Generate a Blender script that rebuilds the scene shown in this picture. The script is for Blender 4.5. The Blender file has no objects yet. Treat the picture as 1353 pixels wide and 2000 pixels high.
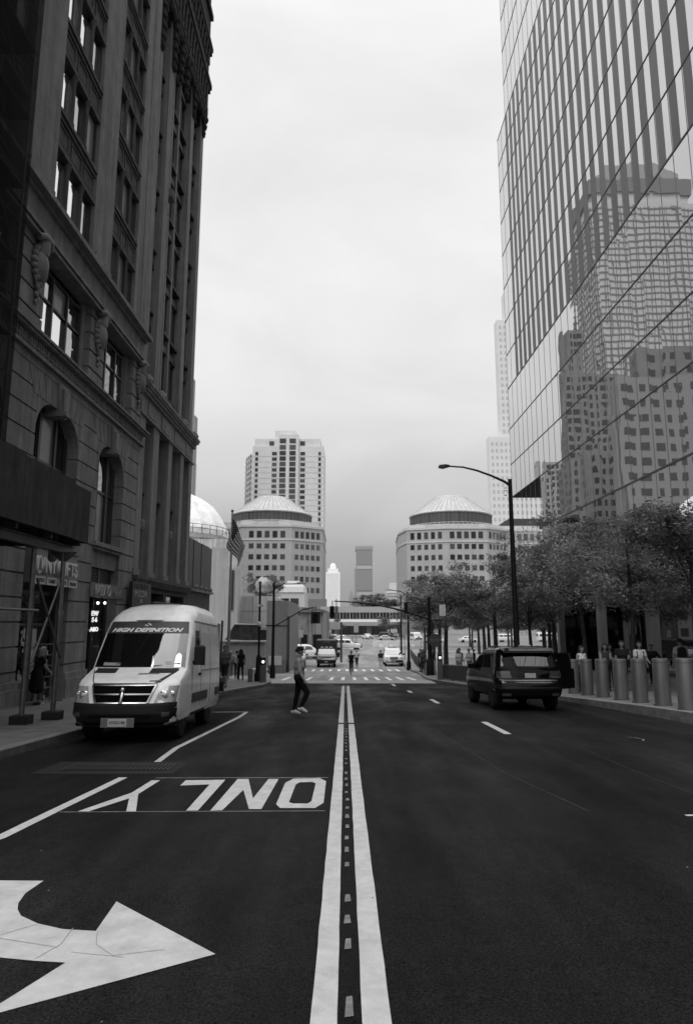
import bpy, bmesh, math, random
import numpy as np
from mathutils import Vector, Matrix

R = math.radians
SC = bpy.context.scene
COL = SC.collection
rng = random.Random(11)

# ------------------------------------------------------------------ camera
PITCH = 9.447
cd = bpy.data.cameras.new("camera")
cam = bpy.data.objects.new("camera", cd)
COL.objects.link(cam)
cam.location = (0, 0, 1.6)
cam.rotation_euler = (R(90 + PITCH), 0, 0)
cd.sensor_fit = 'VERTICAL'
cd.sensor_height = 36.0
cd.lens = 23.04
cd.clip_start = 0.1
cd.clip_end = 6000
cd.dof.use_dof = True
cd.dof.focus_distance = 5.6
cd.dof.aperture_fstop = 4.0
SC.camera = cam

# ------------------------------------------------------------------ sky
W = bpy.data.worlds.new("World")
SC.world = W
W.use_nodes = True
SUN_EL, SUN_AZ = R(53), R(217)
def build_world():
    nt = W.node_tree
    nt.nodes.clear()
    N = nt.nodes.new
    L = nt.links.new
    out = N('ShaderNodeOutputWorld')
    bg = N('ShaderNodeBackground')
    bg.inputs['Strength'].default_value = 0.1
    L(bg.outputs[0], out.inputs[0])
    tc = N('ShaderNodeTexCoord')
    sep = N('ShaderNodeSeparateXYZ')
    L(tc.outputs['Generated'], sep.inputs[0])
    # overcast layer: luminance by height
    ramp = N('ShaderNodeValToRGB')
    cr = ramp.color_ramp
    pts = [(0.0, .15), (0.05, .165), (0.11, .20), (0.17, .28), (0.26, .355), (0.36, .405), (0.6, .425), (0.74, .46), (0.85, .9), (1.0, 1.25)]
    cr.elements[0].position, cr.elements[1].position = 0.0, 1.0
    while len(cr.elements) < len(pts):
        cr.elements.new(0.5)
    for e, (p, v) in zip(cr.elements, pts):
        e.position = p
        e.color = (v, v, v, 1)
    L(sep.outputs[2], ramp.inputs[0])
    # clouds: noise stretched sideways on the dome
    mp = N('ShaderNodeMapping')
    mp.inputs['Scale'].default_value = (1.2, 1.2, 2.6)
    mp.inputs['Location'].default_value = (0.35, 0.2, 0.6)
    L(tc.outputs['Generated'], mp.inputs[0])
    n1 = N('ShaderNodeTexNoise')
    n1.inputs['Scale'].default_value = 2.3
    n1.inputs['Detail'].default_value = 5
    n1.inputs['Roughness'].default_value = 0.5
    n1.inputs['Distortion'].default_value = 0.35
    L(mp.outputs[0], n1.inputs[0])
    mr = N('ShaderNodeMapRange')
    mr.inputs['From Min'].default_value = 0.32
    mr.inputs['From Max'].default_value = 0.68
    mr.inputs['To Min'].default_value = 0.90
    mr.inputs['To Max'].default_value = 1.07
    L(n1.outputs[0], mr.inputs[0])
    mu = N('ShaderNodeMath')
    mu.operation = 'MULTIPLY'
    L(ramp.outputs[0], mu.inputs[0])
    L(mr.outputs[0], mu.inputs[1])
    sc = N('ShaderNodeMath')
    sc.operation = 'MULTIPLY'
    sc.inputs[1].default_value = 19.3
    L(mu.outputs[0], sc.inputs[0])
    # the clear sky above the cloud layer, desaturated (monochrome picture)
    sky = N('ShaderNodeTexSky')
    sky.sky_type = 'NISHITA'
    sky.sun_disc = False
    sky.sun_elevation = SUN_EL
    sky.sun_rotation = SUN_AZ
    bw = N('ShaderNodeRGBToBW')
    L(sky.outputs[0], bw.inputs[0])
    s2 = N('ShaderNodeMath')
    s2.operation = 'MULTIPLY'
    s2.inputs[1].default_value = 0.06
    L(bw.outputs[0], s2.inputs[0])
    ad = N('ShaderNodeMath')
    ad.operation = 'ADD'
    L(sc.outputs[0], ad.inputs[0])
    L(s2.outputs[0], ad.inputs[1])
    L(ad.outputs[0], bg.inputs[0])
build_world()

sd = bpy.data.lights.new("sun", 'SUN')
sd.energy = 1.5
sd.angle = R(28)
sd.color = (1.0, 1.0, 1.0)
sun = bpy.data.objects.new("sun", sd)
COL.objects.link(sun)
sun.rotation_euler = Vector((0.48, 0.64, -1.06)).to_track_quat('-Z', 'Y').to_euler()

SC.view_settings.view_transform = 'Standard'
SC.view_settings.look = 'None'
SC.view_settings.exposure = 0.08
SC.view_settings.gamma = 1
SC.view_settings.use_curve_mapping = False
SC.cycles.max_bounces = 6
SC.cycles.glossy_bounces = 4
SC.cycles.transparent_max_bounces = 12
SC.cycles.sample_clamp_indirect = 4

# ------------------------------------------------------------------ materials
MATS = {}
def mat(name, v, rough=0.8, noise=0.0, scale=4.0, bump=0.0, bscale=None, metal=0.0, spec=0.5, stretch=(1, 1, 1), alpha=1.0,
        coat=0.0, emit=0.0, streak=0.0, var=0.0, detail=6):
    """grey material; noise = relative variation, streak = vertical weathering streaks, var = variation object to object"""
    if name in MATS:
        return MATS[name]
    if rough >= .6 and spec == .5:
        spec = .18                                     # dull surfaces: cloth, stone, timber, rubber
    m = bpy.data.materials.new(name)
    m.use_nodes = True
    nt = m.node_tree
    N, L = nt.nodes.new, nt.links.new
    b = nt.nodes['Principled BSDF']
    b.inputs['Base Color'].default_value = (v, v, v, 1)
    b.inputs['Roughness'].default_value = rough
    b.inputs['Metallic'].default_value = metal
    b.inputs['Specular IOR Level'].default_value = spec
    b.inputs['Alpha'].default_value = alpha
    b.inputs['Coat Weight'].default_value = coat
    b.inputs['Coat Roughness'].default_value = 0.08
    if emit:
        b.inputs['Emission Color'].default_value = (1, 1, 1, 1)
        b.inputs['Emission Strength'].default_value = emit
    tc = N('ShaderNodeTexCoord')
    mp = N('ShaderNodeMapping')
    mp.inputs['Scale'].default_value = stretch
    L(tc.outputs['Object'], mp.inputs[0])
    cur = None
    def factor(src, lo, hi, a=0.3, z=0.7):
        mr = N('ShaderNodeMapRange')
        mr.inputs['From Min'].default_value, mr.inputs['From Max'].default_value = a, z
        mr.inputs['To Min'].default_value, mr.inputs['To Max'].default_value = lo, hi
        L(src, mr.inputs[0])
        return mr.outputs[0]
    def mul(a, b_):
        if a is None:
            return b_
        x = N('ShaderNodeMath')
        x.operation = 'MULTIPLY'
        L(a, x.inputs[0]); L(b_, x.inputs[1])
        return x.outputs[0]
    if noise:
        n = N('ShaderNodeTexNoise')
        n.inputs['Scale'].default_value = scale
        n.inputs['Detail'].default_value = detail
        n.inputs['Roughness'].default_value = 0.65
        L(mp.outputs[0], n.inputs[0])
        cur = factor(n.outputs[0], 1 - noise, 1 + noise)
    if streak:
        mp2 = N('ShaderNodeMapping')
        mp2.inputs['Scale'].default_value = (2.2, 2.2, 0.12)
        L(tc.outputs['Object'], mp2.inputs[0])
        n = N('ShaderNodeTexNoise')
        n.inputs['Scale'].default_value = 2.0
        n.inputs['Detail'].default_value = 5
        L(mp2.outputs[0], n.inputs[0])
        cur = mul(cur, factor(n.outputs[0], 1 - streak, 1 + streak))
    if var:
        oi = N('ShaderNodeObjectInfo')
        cur = mul(cur, factor(oi.outputs['Random'], 1 - var, 1 + var, 0, 1))
    if cur is not None:
        x = N('ShaderNodeMath')
        x.operation = 'MULTIPLY'
        x.inputs[1].default_value = v
        L(cur, x.inputs[0])
        L(x.outputs[0], b.inputs['Base Color'])
        if noise and rough > 0.15:
            pass
    if bump:
        n = N('ShaderNodeTexNoise')
        n.inputs['Scale'].default_value = bscale or scale * 6
        n.inputs['Detail'].default_value = 4
        L(mp.outputs[0], n.inputs[0])
        bp = N('ShaderNodeBump')
        bp.inputs['Strength'].default_value = 1.0
        bp.inputs['Distance'].default_value = bump
        L(n.outputs[0], bp.inputs['Height'])
        L(bp.outputs[0], b.inputs['Normal'])
    MATS[name] = m
    return m

def glass_mat(name, body=0.015, refl=0.7, facing=0.25, bump=0.0, bscale=0.35, pane=None, warp=0.0):
    """window glass seen from outside: dark body under a mirror coat that strengthens towards grazing view"""
    if name in MATS:
        return MATS[name]
    m = bpy.data.materials.new(name)
    m.use_nodes = True
    nt = m.node_tree
    nt.nodes.clear()
    N, L = nt.nodes.new, nt.links.new
    out = N('ShaderNodeOutputMaterial')
    mix = N('ShaderNodeMixShader')
    d = N('ShaderNodeBsdfDiffuse')
    d.inputs[0].default_value = (body, body, body, 1)
    g = N('ShaderNodeBsdfGlossy')
    g.inputs['Color'].default_value = (refl, refl, refl, 1)
    g.inputs['Roughness'].default_value = 0.0
    lw = N('ShaderNodeLayerWeight')
    lw.inputs['Blend'].default_value = 0.35
    mr = N('ShaderNodeMapRange')
    mr.inputs['To Min'].default_value = facing
    mr.inputs['To Max'].default_value = 1.0
    L(lw.outputs['Facing'], mr.inputs[0])
    L(mr.outputs[0], mix.inputs[0])
    L(d.outputs[0], mix.inputs[1]); L(g.outputs[0], mix.inputs[2])
    L(mix.outputs[0], out.inputs[0])
    if bump:
        tc = N('ShaderNodeTexCoord')
        n = N('ShaderNodeTexNoise')
        n.inputs['Scale'].default_value = bscale
        n.inputs['Detail'].default_value = 1.5
        L(tc.outputs['Object'], n.inputs[0])
        bp = N('ShaderNodeBump')
        bp.inputs['Distance'].default_value = bump
        L(n.outputs[0], bp.inputs['Height'])
        nrm = bp.outputs[0]
        if pane:
            # every pane sits a hair out of true
            def vop(op, a, b_=None, sc_=None):
                x = N('ShaderNodeVectorMath'); x.operation = op
                L(a, x.inputs[0])
                if b_ is not None:
                    if isinstance(b_, tuple): x.inputs[1].default_value = b_
                    else: L(b_, x.inputs[1])
                if sc_ is not None: x.inputs['Scale'].default_value = sc_
                return x.outputs[0]
            cell = vop('FLOOR', vop('DIVIDE', tc.outputs['Object'], (1000.0, pane[0], pane[1])))
            wn = N('ShaderNodeTexWhiteNoise')
            L(cell, wn.inputs['Vector'])
            nrm = vop('NORMALIZE', vop('ADD', nrm, vop('SCALE', vop('SUBTRACT', wn.outputs['Color'], (.5, .5, .5)), sc_=warp)))
        L(nrm, g.inputs['Normal'])
    MATS[name] = m
    return m

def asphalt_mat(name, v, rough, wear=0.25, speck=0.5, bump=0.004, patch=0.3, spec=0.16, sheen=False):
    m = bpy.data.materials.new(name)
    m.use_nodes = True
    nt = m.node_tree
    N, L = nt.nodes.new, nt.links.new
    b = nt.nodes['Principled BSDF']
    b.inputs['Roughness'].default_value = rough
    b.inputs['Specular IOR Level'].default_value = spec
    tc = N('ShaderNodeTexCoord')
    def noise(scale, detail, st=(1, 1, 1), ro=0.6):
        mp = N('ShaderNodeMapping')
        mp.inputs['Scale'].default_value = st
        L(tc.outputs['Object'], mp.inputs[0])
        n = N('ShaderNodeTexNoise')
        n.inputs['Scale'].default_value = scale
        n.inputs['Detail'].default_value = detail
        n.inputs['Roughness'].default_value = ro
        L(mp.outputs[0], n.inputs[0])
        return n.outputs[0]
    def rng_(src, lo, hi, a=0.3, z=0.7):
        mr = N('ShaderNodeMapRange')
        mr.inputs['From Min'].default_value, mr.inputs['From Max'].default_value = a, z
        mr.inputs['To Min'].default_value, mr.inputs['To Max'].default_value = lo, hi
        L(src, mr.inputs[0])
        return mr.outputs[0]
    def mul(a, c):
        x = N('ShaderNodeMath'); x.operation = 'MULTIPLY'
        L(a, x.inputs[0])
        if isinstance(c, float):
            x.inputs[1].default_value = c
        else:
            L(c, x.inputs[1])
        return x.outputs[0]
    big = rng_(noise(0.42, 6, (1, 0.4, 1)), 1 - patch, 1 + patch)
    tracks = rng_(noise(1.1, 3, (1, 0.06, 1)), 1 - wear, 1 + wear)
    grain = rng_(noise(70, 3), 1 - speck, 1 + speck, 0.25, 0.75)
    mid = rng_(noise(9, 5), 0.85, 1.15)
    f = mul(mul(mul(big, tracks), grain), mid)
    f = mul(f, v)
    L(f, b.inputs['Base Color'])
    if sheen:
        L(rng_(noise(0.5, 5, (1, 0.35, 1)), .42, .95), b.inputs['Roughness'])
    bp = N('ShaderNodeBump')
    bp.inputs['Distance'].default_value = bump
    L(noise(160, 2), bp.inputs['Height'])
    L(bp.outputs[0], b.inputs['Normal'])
    MATS[name] = m
    return m

def slab_mat(name, v, sx, sy, joint=0.55, var=0.12):
    """paving flags with joints"""
    m = bpy.data.materials.new(name)
    m.use_nodes = True
    nt = m.node_tree
    N, L = nt.nodes.new, nt.links.new
    b = nt.nodes['Principled BSDF']
    b.inputs['Roughness'].default_value = 0.75
    tc = N('ShaderNodeTexCoord')
    br = N('ShaderNodeTexBrick')
    br.offset = 0.0
    br.inputs['Color1'].default_value = (v * (1 - var),) * 3 + (1,)
    br.inputs['Color2'].default_value = (v * (1 + var),) * 3 + (1,)
    br.inputs['Mortar'].default_value = (v * joint,) * 3 + (1,)
    br.inputs['Scale'].default_value = 1.0
    br.inputs['Mortar Size'].default_value = 0.012
    br.inputs['Brick Width'].default_value = sx
    br.inputs['Row Height'].default_value = sy
    L(tc.outputs['Object'], br.inputs[0])
    n = N('ShaderNodeTexNoise')
    n.inputs['Scale'].default_value = 2.5
    n.inputs['Detail'].default_value = 7
    L(tc.outputs['Object'], n.inputs[0])
    mr = N('ShaderNodeMapRange')
    mr.inputs['From Min'].default_value, mr.inputs['From Max'].default_value = 0.3, 0.7
    mr.inputs['To Min'].default_value, mr.inputs['To Max'].default_value = 0.7, 1.25
    L(n.outputs[0], mr.inputs[0])
    vm = N('ShaderNodeVectorMath')
    vm.operation = 'SCALE'
    L(br.outputs[0], vm.inputs[0])
    L(mr.outputs[0], vm.inputs['Scale'])
    L(vm.outputs[0], b.inputs['Base Color'])
    MATS[name] = m
    return m

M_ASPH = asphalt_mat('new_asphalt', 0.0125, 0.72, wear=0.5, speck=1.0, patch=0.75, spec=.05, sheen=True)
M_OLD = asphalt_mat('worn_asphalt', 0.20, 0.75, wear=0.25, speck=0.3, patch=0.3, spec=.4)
M_PAINT = mat('road_paint', 0.45, 0.7, noise=0.16, scale=7, bump=0.002, bscale=120)
M_PAINT_B = mat('fresh_road_paint', 0.72, 0.7, noise=0.12, scale=5)
M_PAINT_OLD = mat('worn_road_paint', 0.17, 0.75, noise=0.4, scale=9)
M_SLAB = slab_mat('concrete_flags', 0.12, 1.5, 1.5)
M_SLABR = slab_mat('granite_flags', 0.13, 0.9, 1.2)
M_PLAZA = slab_mat('plaza_paving', 0.25, 1.2, 1.2)
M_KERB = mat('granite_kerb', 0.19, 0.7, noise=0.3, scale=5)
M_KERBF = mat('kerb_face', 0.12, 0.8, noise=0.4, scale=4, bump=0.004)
M_STONE = mat('brown_stone', 0.19, 0.85, noise=0.2, scale=1.6, bump=0.012, bscale=9, streak=0.22)
M_STONE_D = mat('dark_stone', 0.085, 0.85, noise=0.25, scale=2.0, bump=0.01, bscale=9, streak=0.2)
M_PIER = mat('pale_terracotta', 0.19, 0.8, noise=0.15, scale=1.4, streak=0.25)
M_RECESS = mat('dark_infill_metal', 0.040, 0.6, noise=0.2, scale=2, streak=0.3)
M_FRAME = mat('dark_window_frame', 0.028, 0.5)
M_GLASS = glass_mat('window_glass', 0.012, 0.75, 0.12, bump=0.004, bscale=1.4)
M_GLASSB = glass_mat('bright_window_glass', 0.05, 0.95, 0.75, bump=0.003, bscale=1.2)
M_SHOPG = glass_mat('shop_glass', 0.008, 0.35, 0.10, bump=0.003, bscale=1.4)
M_SHADE = mat('drawn_window_shade', 0.16, 0.5, coat=0.3)
M_BLACK = mat('black_paint', 0.008, 0.5, spec=.2)
M_STEEL = mat('galvanised_steel', 0.16, 0.45, metal=0.6, noise=0.25, scale=6)
M_DARKSTEEL = mat('dark_steel', 0.045, 0.5, noise=0.2, scale=5)
M_WHITE = mat('white_paint', 0.75, 0.5)
M_LETTER = mat('pale_lettering', 0.55, 0.5)
M_RUBBER = mat('tyre_rubber', 0.012, 0.8)

# ------------------------------------------------------------------ mesh helpers
ORG = {}
class MB:
    def __init__(s):
        s.v, s.f, s.m = [], [], []
    def face(s, pts, m=0):
        i = len(s.v)
        s.v += [tuple(p) for p in pts]
        s.f.append(tuple(range(i, i + len(pts))))
        s.m.append(m)
    def box(s, x0, x1, y0, y1, z0, z1, m=0):
        i = len(s.v)
        s.v += [(x, y, z) for z in (z0, z1) for y in (y0, y1) for x in (x0, x1)]
        for q in ((0, 2, 3, 1), (4, 5, 7, 6), (0, 1, 5, 4), (2, 6, 7, 3), (0, 4, 6, 2), (1, 3, 7, 5)):
            s.f.append(tuple(i + k for k in q)); s.m.append(m)
    def bbox(s, x0, x1, y0, y1, z0, z1, b=0.02, m=0):
        """box with chamfered vertical and top edges"""
        ring = lambda d: [(x0 + d, y0 + b), (x0 + b, y0 + d), (x1 - b, y0 + d), (x1 - d, y0 + b), (x1 - d, y1 - b), (x1 - b, y1 - d), (x0 + b, y1 - d), (x0 + d, y1 - b)]
        ring0 = ring(0)
        top = [(x0 + b, y0 + b), (x0 + b, y0 + b), (x1 - b, y0 + b), (x1 - b, y0 + b), (x1 - b, y1 - b), (x1 - b, y1 - b), (x0 + b, y1 - b), (x0 + b, y1 - b)]
        s.loft([[(x, y, z0) for x, y in ring0], [(x, y, z1 - b) for x, y in ring0], [(x, y, z1) for x, y in top]], m)
    def prism(s, poly, ax, a, b, m=0):
        """poly: 2-D points in the two axes other than ax, extruded from a to b"""
        def P(p, t):
            return {'x': (t, p[0], p[1]), 'y': (p[0], t, p[1]), 'z': (p[0], p[1], t)}[ax]
        i, n = len(s.v), len(poly)
        s.v += [P(p, a) for p in poly] + [P(p, b) for p in poly]
        s.f.append(tuple(range(i, i + n))[::-1]); s.m.append(m)
        s.f.append(tuple(range(i + n, i + 2 * n))); s.m.append(m)
        for k in range(n):
            j = (k + 1) % n
            s.f.append((i + k, i + j, i + n + j, i + n + k)); s.m.append(m)
    def loft(s, rings, m=0, caps=True, closed=True):
        i, n = len(s.v), len(rings[0])
        for r in rings:
            s.v += [tuple(p) for p in r]
        for a in range(len(rings) - 1):
            for k in range(n if closed else n - 1):
                j = (k + 1) % n
                s.f.append((i + a * n + k, i + a * n + j, i + (a + 1) * n + j, i + (a + 1) * n + k)); s.m.append(m)
        if caps and closed:
            s.f.append(tuple(i + k for k in range(n))[::-1]); s.m.append(m)
            q = i + (len(rings) - 1) * n
            s.f.append(tuple(q + k for k in range(n))); s.m.append(m)
    def tube(s, pts, r, n=8, m=0, caps=True):
        pts = [Vector(p) for p in pts]
        rs = r if isinstance(r, (list, tuple)) else [r] * len(pts)
        rings = []
        for k, p in enumerate(pts):
            d = (pts[min(k + 1, len(pts) - 1)] - pts[max(k - 1, 0)]).normalized()
            up = Vector((0, 0, 1)) if abs(d.z) < 0.9 else Vector((1, 0, 0))
            a = d.cross(up).normalized()
            b = d.cross(a).normalized()
            rings.append([p + (a * math.cos(t) + b * math.sin(t)) * rs[k] for t in [2 * math.pi * q / n for q in range(n)]])
        s.loft(rings, m, caps)
    def lathe(s, prof, c=(0, 0, 0), n=24, m=0, caps=True, sx=1.0, sy=1.0):
        rings = [[(c[0] + r * sx * math.cos(2 * math.pi * k / n), c[1] + r * sy * math.sin(2 * math.pi * k / n), c[2] + z) for k in range(n)] for r, z in prof]
        s.loft(rings, m, caps)
    def ball(s, c, r, n=12, m=0):
        r = r if isinstance(r, (tuple, list)) else (r, r, r)
        prof = [(math.sin(math.pi * k / n), -math.cos(math.pi * k / n)) for k in range(1, n)]
        rings = [[(c[0] + r[0] * q * math.cos(2 * math.pi * k / n), c[1] + r[1] * q * math.sin(2 * math.pi * k / n), c[2] + r[2] * z) for k in range(n)] for q, z in prof]
        s.loft(rings, m)
    def grid(s, rows, m=0):
        s.loft(rows, m, caps=False, closed=False)
    def build(s, name, mats, parent=None, smooth=None, keep=False):
        me = bpy.data.meshes.new(name)
        o = Vector((0, 0, 0))
        if parent is not None:
            o = ORG.get(parent, Vector((0, 0, 0)))
        me.from_pydata([(x - o.x, y - o.y, z - o.z) for x, y, z in s.v], [], s.f)
        for q in (mats if isinstance(mats, (list, tuple)) else [mats]):
            me.materials.append(q)
        if any(s.m):
            me.polygons.foreach_set('material_index', s.m)
        bm = bmesh.new()
        bm.from_mesh(me)
        bmesh.ops.remove_doubles(bm, verts=bm.verts, dist=1e-5)
        if not keep:
            bmesh.ops.recalc_face_normals(bm, faces=bm.faces)
        bm.to_mesh(me)
        bm.free()
        if smooth is not None:
            me.polygons.foreach_set('use_smooth', [True] * len(me.polygons))
            if smooth < 180:
                me.set_sharp_from_angle(angle=R(smooth))
        me.update()
        ob = bpy.data.objects.new(name, me)
        COL.objects.link(ob)
        if parent is not None:
            ob.parent = parent
            ORG[ob] = o
        return ob

def tag(o, label=None, cat=None, group=None, kind=None):
    if label: o['label'] = label
    if cat: o['category'] = cat
    if group: o['group'] = group
    if kind: o['kind'] = kind
    return o

def thing(name, label, cat, loc=(0, 0, 0), group=None, local=False):
    o = bpy.data.objects.new(name, None)
    o.empty_display_size = 0.2
    COL.objects.link(o)
    o.location = loc
    ORG[o] = Vector((0, 0, 0)) if local else Vector(loc)
    return tag(o, label, cat, group)

def kids(o):
    return [c for c in COL.objects if c.parent is o]
CH = {}
def copy_tree(o, loc=None, rz=None, label=None, group=None, index=None):
    """a copy of a thing with copies of its parts and sub-parts"""
    r = o.copy()
    COL.objects.link(r)
    def rec(src, dst):
        for ch in src.children:
            c = ch.copy()
            COL.objects.link(c)
            c.parent = dst
            rec(ch, c)
    rec(o, r)
    if loc is not None: r.location = loc
    if rz is not None: r.rotation_euler.z = rz
    if label: r['label'] = label
    if group: r['group'] = group
    return r

def text_obj(s, name, material, origin, right, up, w, h, parent=None, bold=0.0, shear=0.0, depth=0.01, spacing=1.0):
    """lettering of height h and width w standing on the plane (right, up), lower left corner at origin"""
    cu = bpy.data.curves.new(name, 'FONT')
    cu.body = s
    cu.size = 1.0
    cu.offset = bold
    cu.shear = shear
    cu.extrude = 0.5
    cu.resolution_u = 3
    cu.space_character = spacing
    ob = bpy.data.objects.new(name, cu)
    COL.objects.link(ob)
    dg = bpy.context.evaluated_depsgraph_get()
    me = bpy.data.meshes.new_from_object(ob.evaluated_get(dg))
    bpy.data.objects.remove(ob)
    bpy.data.curves.remove(cu)
    xs = [v.co.x for v in me.vertices]; ys = [v.co.y for v in me.vertices]
    x0, x1, y0, y1 = min(xs), max(xs), min(ys), max(ys)
    R_, U = Vector(right).normalized(), Vector(up).normalized()
    Nn = R_.cross(U)
    o = ORG.get(parent, Vector((0, 0, 0))) if parent is not None else Vector((0, 0, 0))
    O = Vector(origin)
    for v in me.vertices:
        c = v.co
        v.co = O + R_ * ((c.x - x0) / (x1 - x0) * w) + U * ((c.y - y0) / (y1 - y0) * h) + Nn * (c.z * 2 * depth) - o
    me.materials.clear()
    me.materials.append(material)
    t = bpy.data.objects.new(name, me)
    COL.objects.link(t)
    if parent is not None:
        t.parent = parent
        ORG[t] = o
    return t

def road(y):
    if y < 55: return -0.0475 * y
    if y < 80:
        t = y - 55
        return -2.6125 - 0.0475 * (t - t * t / 50)
    return -3.20625

# ------------------------------------------------------------------ ground, roads, pavements
YS = [-14, -6, 0, 3, 6, 10, 14, 18, 22, 26, 30, 34, 38, 39.6]
YF = [39.6, 42, 45, 48, 51, 54, 57, 60, 63, 66, 69, 72, 75, 78, 82, 90, 110, 140, 180, 230]
def strip(mb, ys, xl, xr, dz, m=0, n=1):
    f = lambda q, y: q(y) if callable(q) else q
    g = lambda y: dz(y) if callable(dz) else dz
    rows = []
    for y in ys:
        a, b = f(xl, y), f(xr, y)
        rows.append([(a + (b - a) * k / n, y, road(y) + g(y)) for k in range(n + 1)])
    mb.grid(rows, m)
def lerp_path(path):
    def f(y):
        if y <= path[0][1]: return path[0][0]
        for (xa, ya), (xb, yb) in zip(path, path[1:]):
            if ya <= y <= yb:
                return xa + (xb - xa) * (y - ya) / max(1e-6, yb - ya)
        return path[-1][0]
    return f
# terrain to the horizon
mb = MB()
strip(mb, [-60, -14, 0, 15, 30, 45, 55, 60, 65, 70, 75, 80, 120, 300, 700, 1500, 4000], -900, 900, -0.02, n=2)
tag(mb.build('ground', mat('city_ground', 0.18, 0.85, noise=0.3, scale=0.2)), 'paved city ground reaching the horizon', 'ground', kind='structure')
LK = lerp_path([(-5.5, -14), (-5.42, 3), (-5.34, 10.6), (-5.27, 13.3), (-5.1, 20), (-4.85, 27), (-4.3, 30.8), (-4.02, 32.5), (-4.02, 36), (-4.4, 38.0), (-5.4, 39.2), (-8, 39.6)])
RK = lerp_path([(8.3, -14), (8.1, 8), (7.96, 15.65), (7.88, 18.2), (7.44, 23.5), (6.6, 28.5), (5.91, 32.66), (5.36, 36.5), (5.02, 40), (5.0, 42.5), (5.2, 46), (5.6, 52), (5.75, 58), (5.85, 67), (6.6, 78), (7.4, 90), (8, 110), (9, 230)])
LK2 = lerp_path([(-6.2, 57), (-6.3, 60), (-6.5, 77), (-6.6, 95), (-7, 130), (-9, 230)])
rd = thing('road', 'dark newly laid asphalt street with white markings', 'road')
tag(rd, kind='structure')
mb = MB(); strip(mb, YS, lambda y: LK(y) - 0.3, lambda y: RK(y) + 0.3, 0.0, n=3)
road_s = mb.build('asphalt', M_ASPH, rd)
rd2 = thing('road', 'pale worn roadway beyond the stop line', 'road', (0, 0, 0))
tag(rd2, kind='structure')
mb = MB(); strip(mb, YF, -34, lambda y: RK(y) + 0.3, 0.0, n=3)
mb.build('asphalt', M_OLD, rd2)
def hR(y): return 0.12 + 0.15 * max(0, min(1, (26 - y) / 10.0))
YSf = sorted(set([-14, -6] + [round(0.0 + 1.2 * k, 2) for k in range(0, 33)] + [39.6, 32.5, 30.8]))
def kerbed(name, label, ys, xk, xin, h, side, slab, n=1, rise=0.0):
    """pavement with its kerb; side = +1 when the pavement lies to the right of the kerb line"""
    p = tag(thing(name, label, 'pavement'), kind='structure')
    g = h if callable(h) else (lambda y: h)
    a = MB()
    a.grid([[(xk(y) + side * .16, y, road(y) + g(y)), (xin, y, road(y) + g(y) + rise * abs(xin - xk(y)))] for y in ys])
    a.build('slab', slab, p)
    b = MB()
    rows = []
    for y in ys:
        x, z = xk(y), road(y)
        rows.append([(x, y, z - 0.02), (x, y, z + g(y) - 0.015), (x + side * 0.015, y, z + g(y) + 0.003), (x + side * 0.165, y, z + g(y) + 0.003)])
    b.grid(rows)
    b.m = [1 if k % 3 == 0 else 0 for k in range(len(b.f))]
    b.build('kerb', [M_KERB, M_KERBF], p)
    return p
kerbed('pavement', 'concrete pavement under the sidewalk shed and shop fronts', [y for y in YSf], LK, -30, 0.14, -1, M_SLAB)
kerbed('pavement', 'paved footway with bollards before the glass tower', YSf + [41, 42.5, 44, 46, 49, 52, 55], RK, 44, hR, 1, M_SLABR, rise=.03)
kerbed('pavement', 'pale footway beside the memorial trees', [55, 57, 60, 63, 66, 69, 72, 75, 78, 82, 90, 100, 110], RK, 46, 0.14, 1, M_PLAZA)
kerbed('pavement', 'footway before the granite building', [57, 60, 63, 66, 69, 72, 75, 78, 82, 90, 100, 110], LK2, -30, 0.14, -1, M_PLAZA)
mb = MB(); strip(mb, [40.3, 42, 44, 46, 48, 49], -30, lambda y: -6.0 - (y - 40.3) * 0.05, 0.012)
tag(mb.build('pavement', M_PLAZA), 'pale level paving before the concrete garden wall', 'pavement', kind='structure')

# ------------------------------------------------------------------ painted markings (sheets 4 mm above the road)
def mark(name, polys, m=M_PAINT, parent=rd, dz=0.004, label=None):
    mb = MB()
    for q in polys:
        mb.face([(x, y, road(y) + dz) for x, y in q])
    o = mb.build(name, m, parent)
    if label: o['label'] = label
    return o
def wob(x0, x1, y0, y1, amp=0.0022, n=60, cx=0.0):
    """long painted line with slightly uneven edges"""
    L, Rr = [], []
    for k in range(n + 1):
        y = y0 + (y1 - y0) * (k / n) ** 1.6
        d = cx * (y - y0)
        L.append((x0(y) + rng.uniform(-amp, amp), y)); Rr.append((x1(y) + rng.uniform(-amp, amp), y))
    return [[L[k], Rr[k], Rr[k + 1], L[k + 1]] for k in range(n)]
sh = lambda a: (lambda y: a - 0.06 * (y - 3.24) / 30.4)
for a, b in ((-0.16, -0.04), (0.07, 0.198)):
    mark('centre_line', wob(sh(a), sh(b), 0.5, 15.7))
    mark('centre_line', wob(sh(a - .003), sh(b), 16.0, 33.7, n=24))
for k in range(34):
    y = 2.6 + 0.33 * k + 0.012 * k * k * 0.2
    ln = 0.09 + 0.10 * rng.random()
    x = 0.012 - 0.002 * (y - 3) + rng.uniform(-.008, .008)
    if rng.random() < .12: continue
    mark('old_line_dash', [[(x - .015 - rng.random() * .006, y), (x + .015 + rng.random() * .01, y + .01), (x + .016, y + ln), (x - .013, y + ln * .96)]], M_PAINT_OLD)
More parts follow.
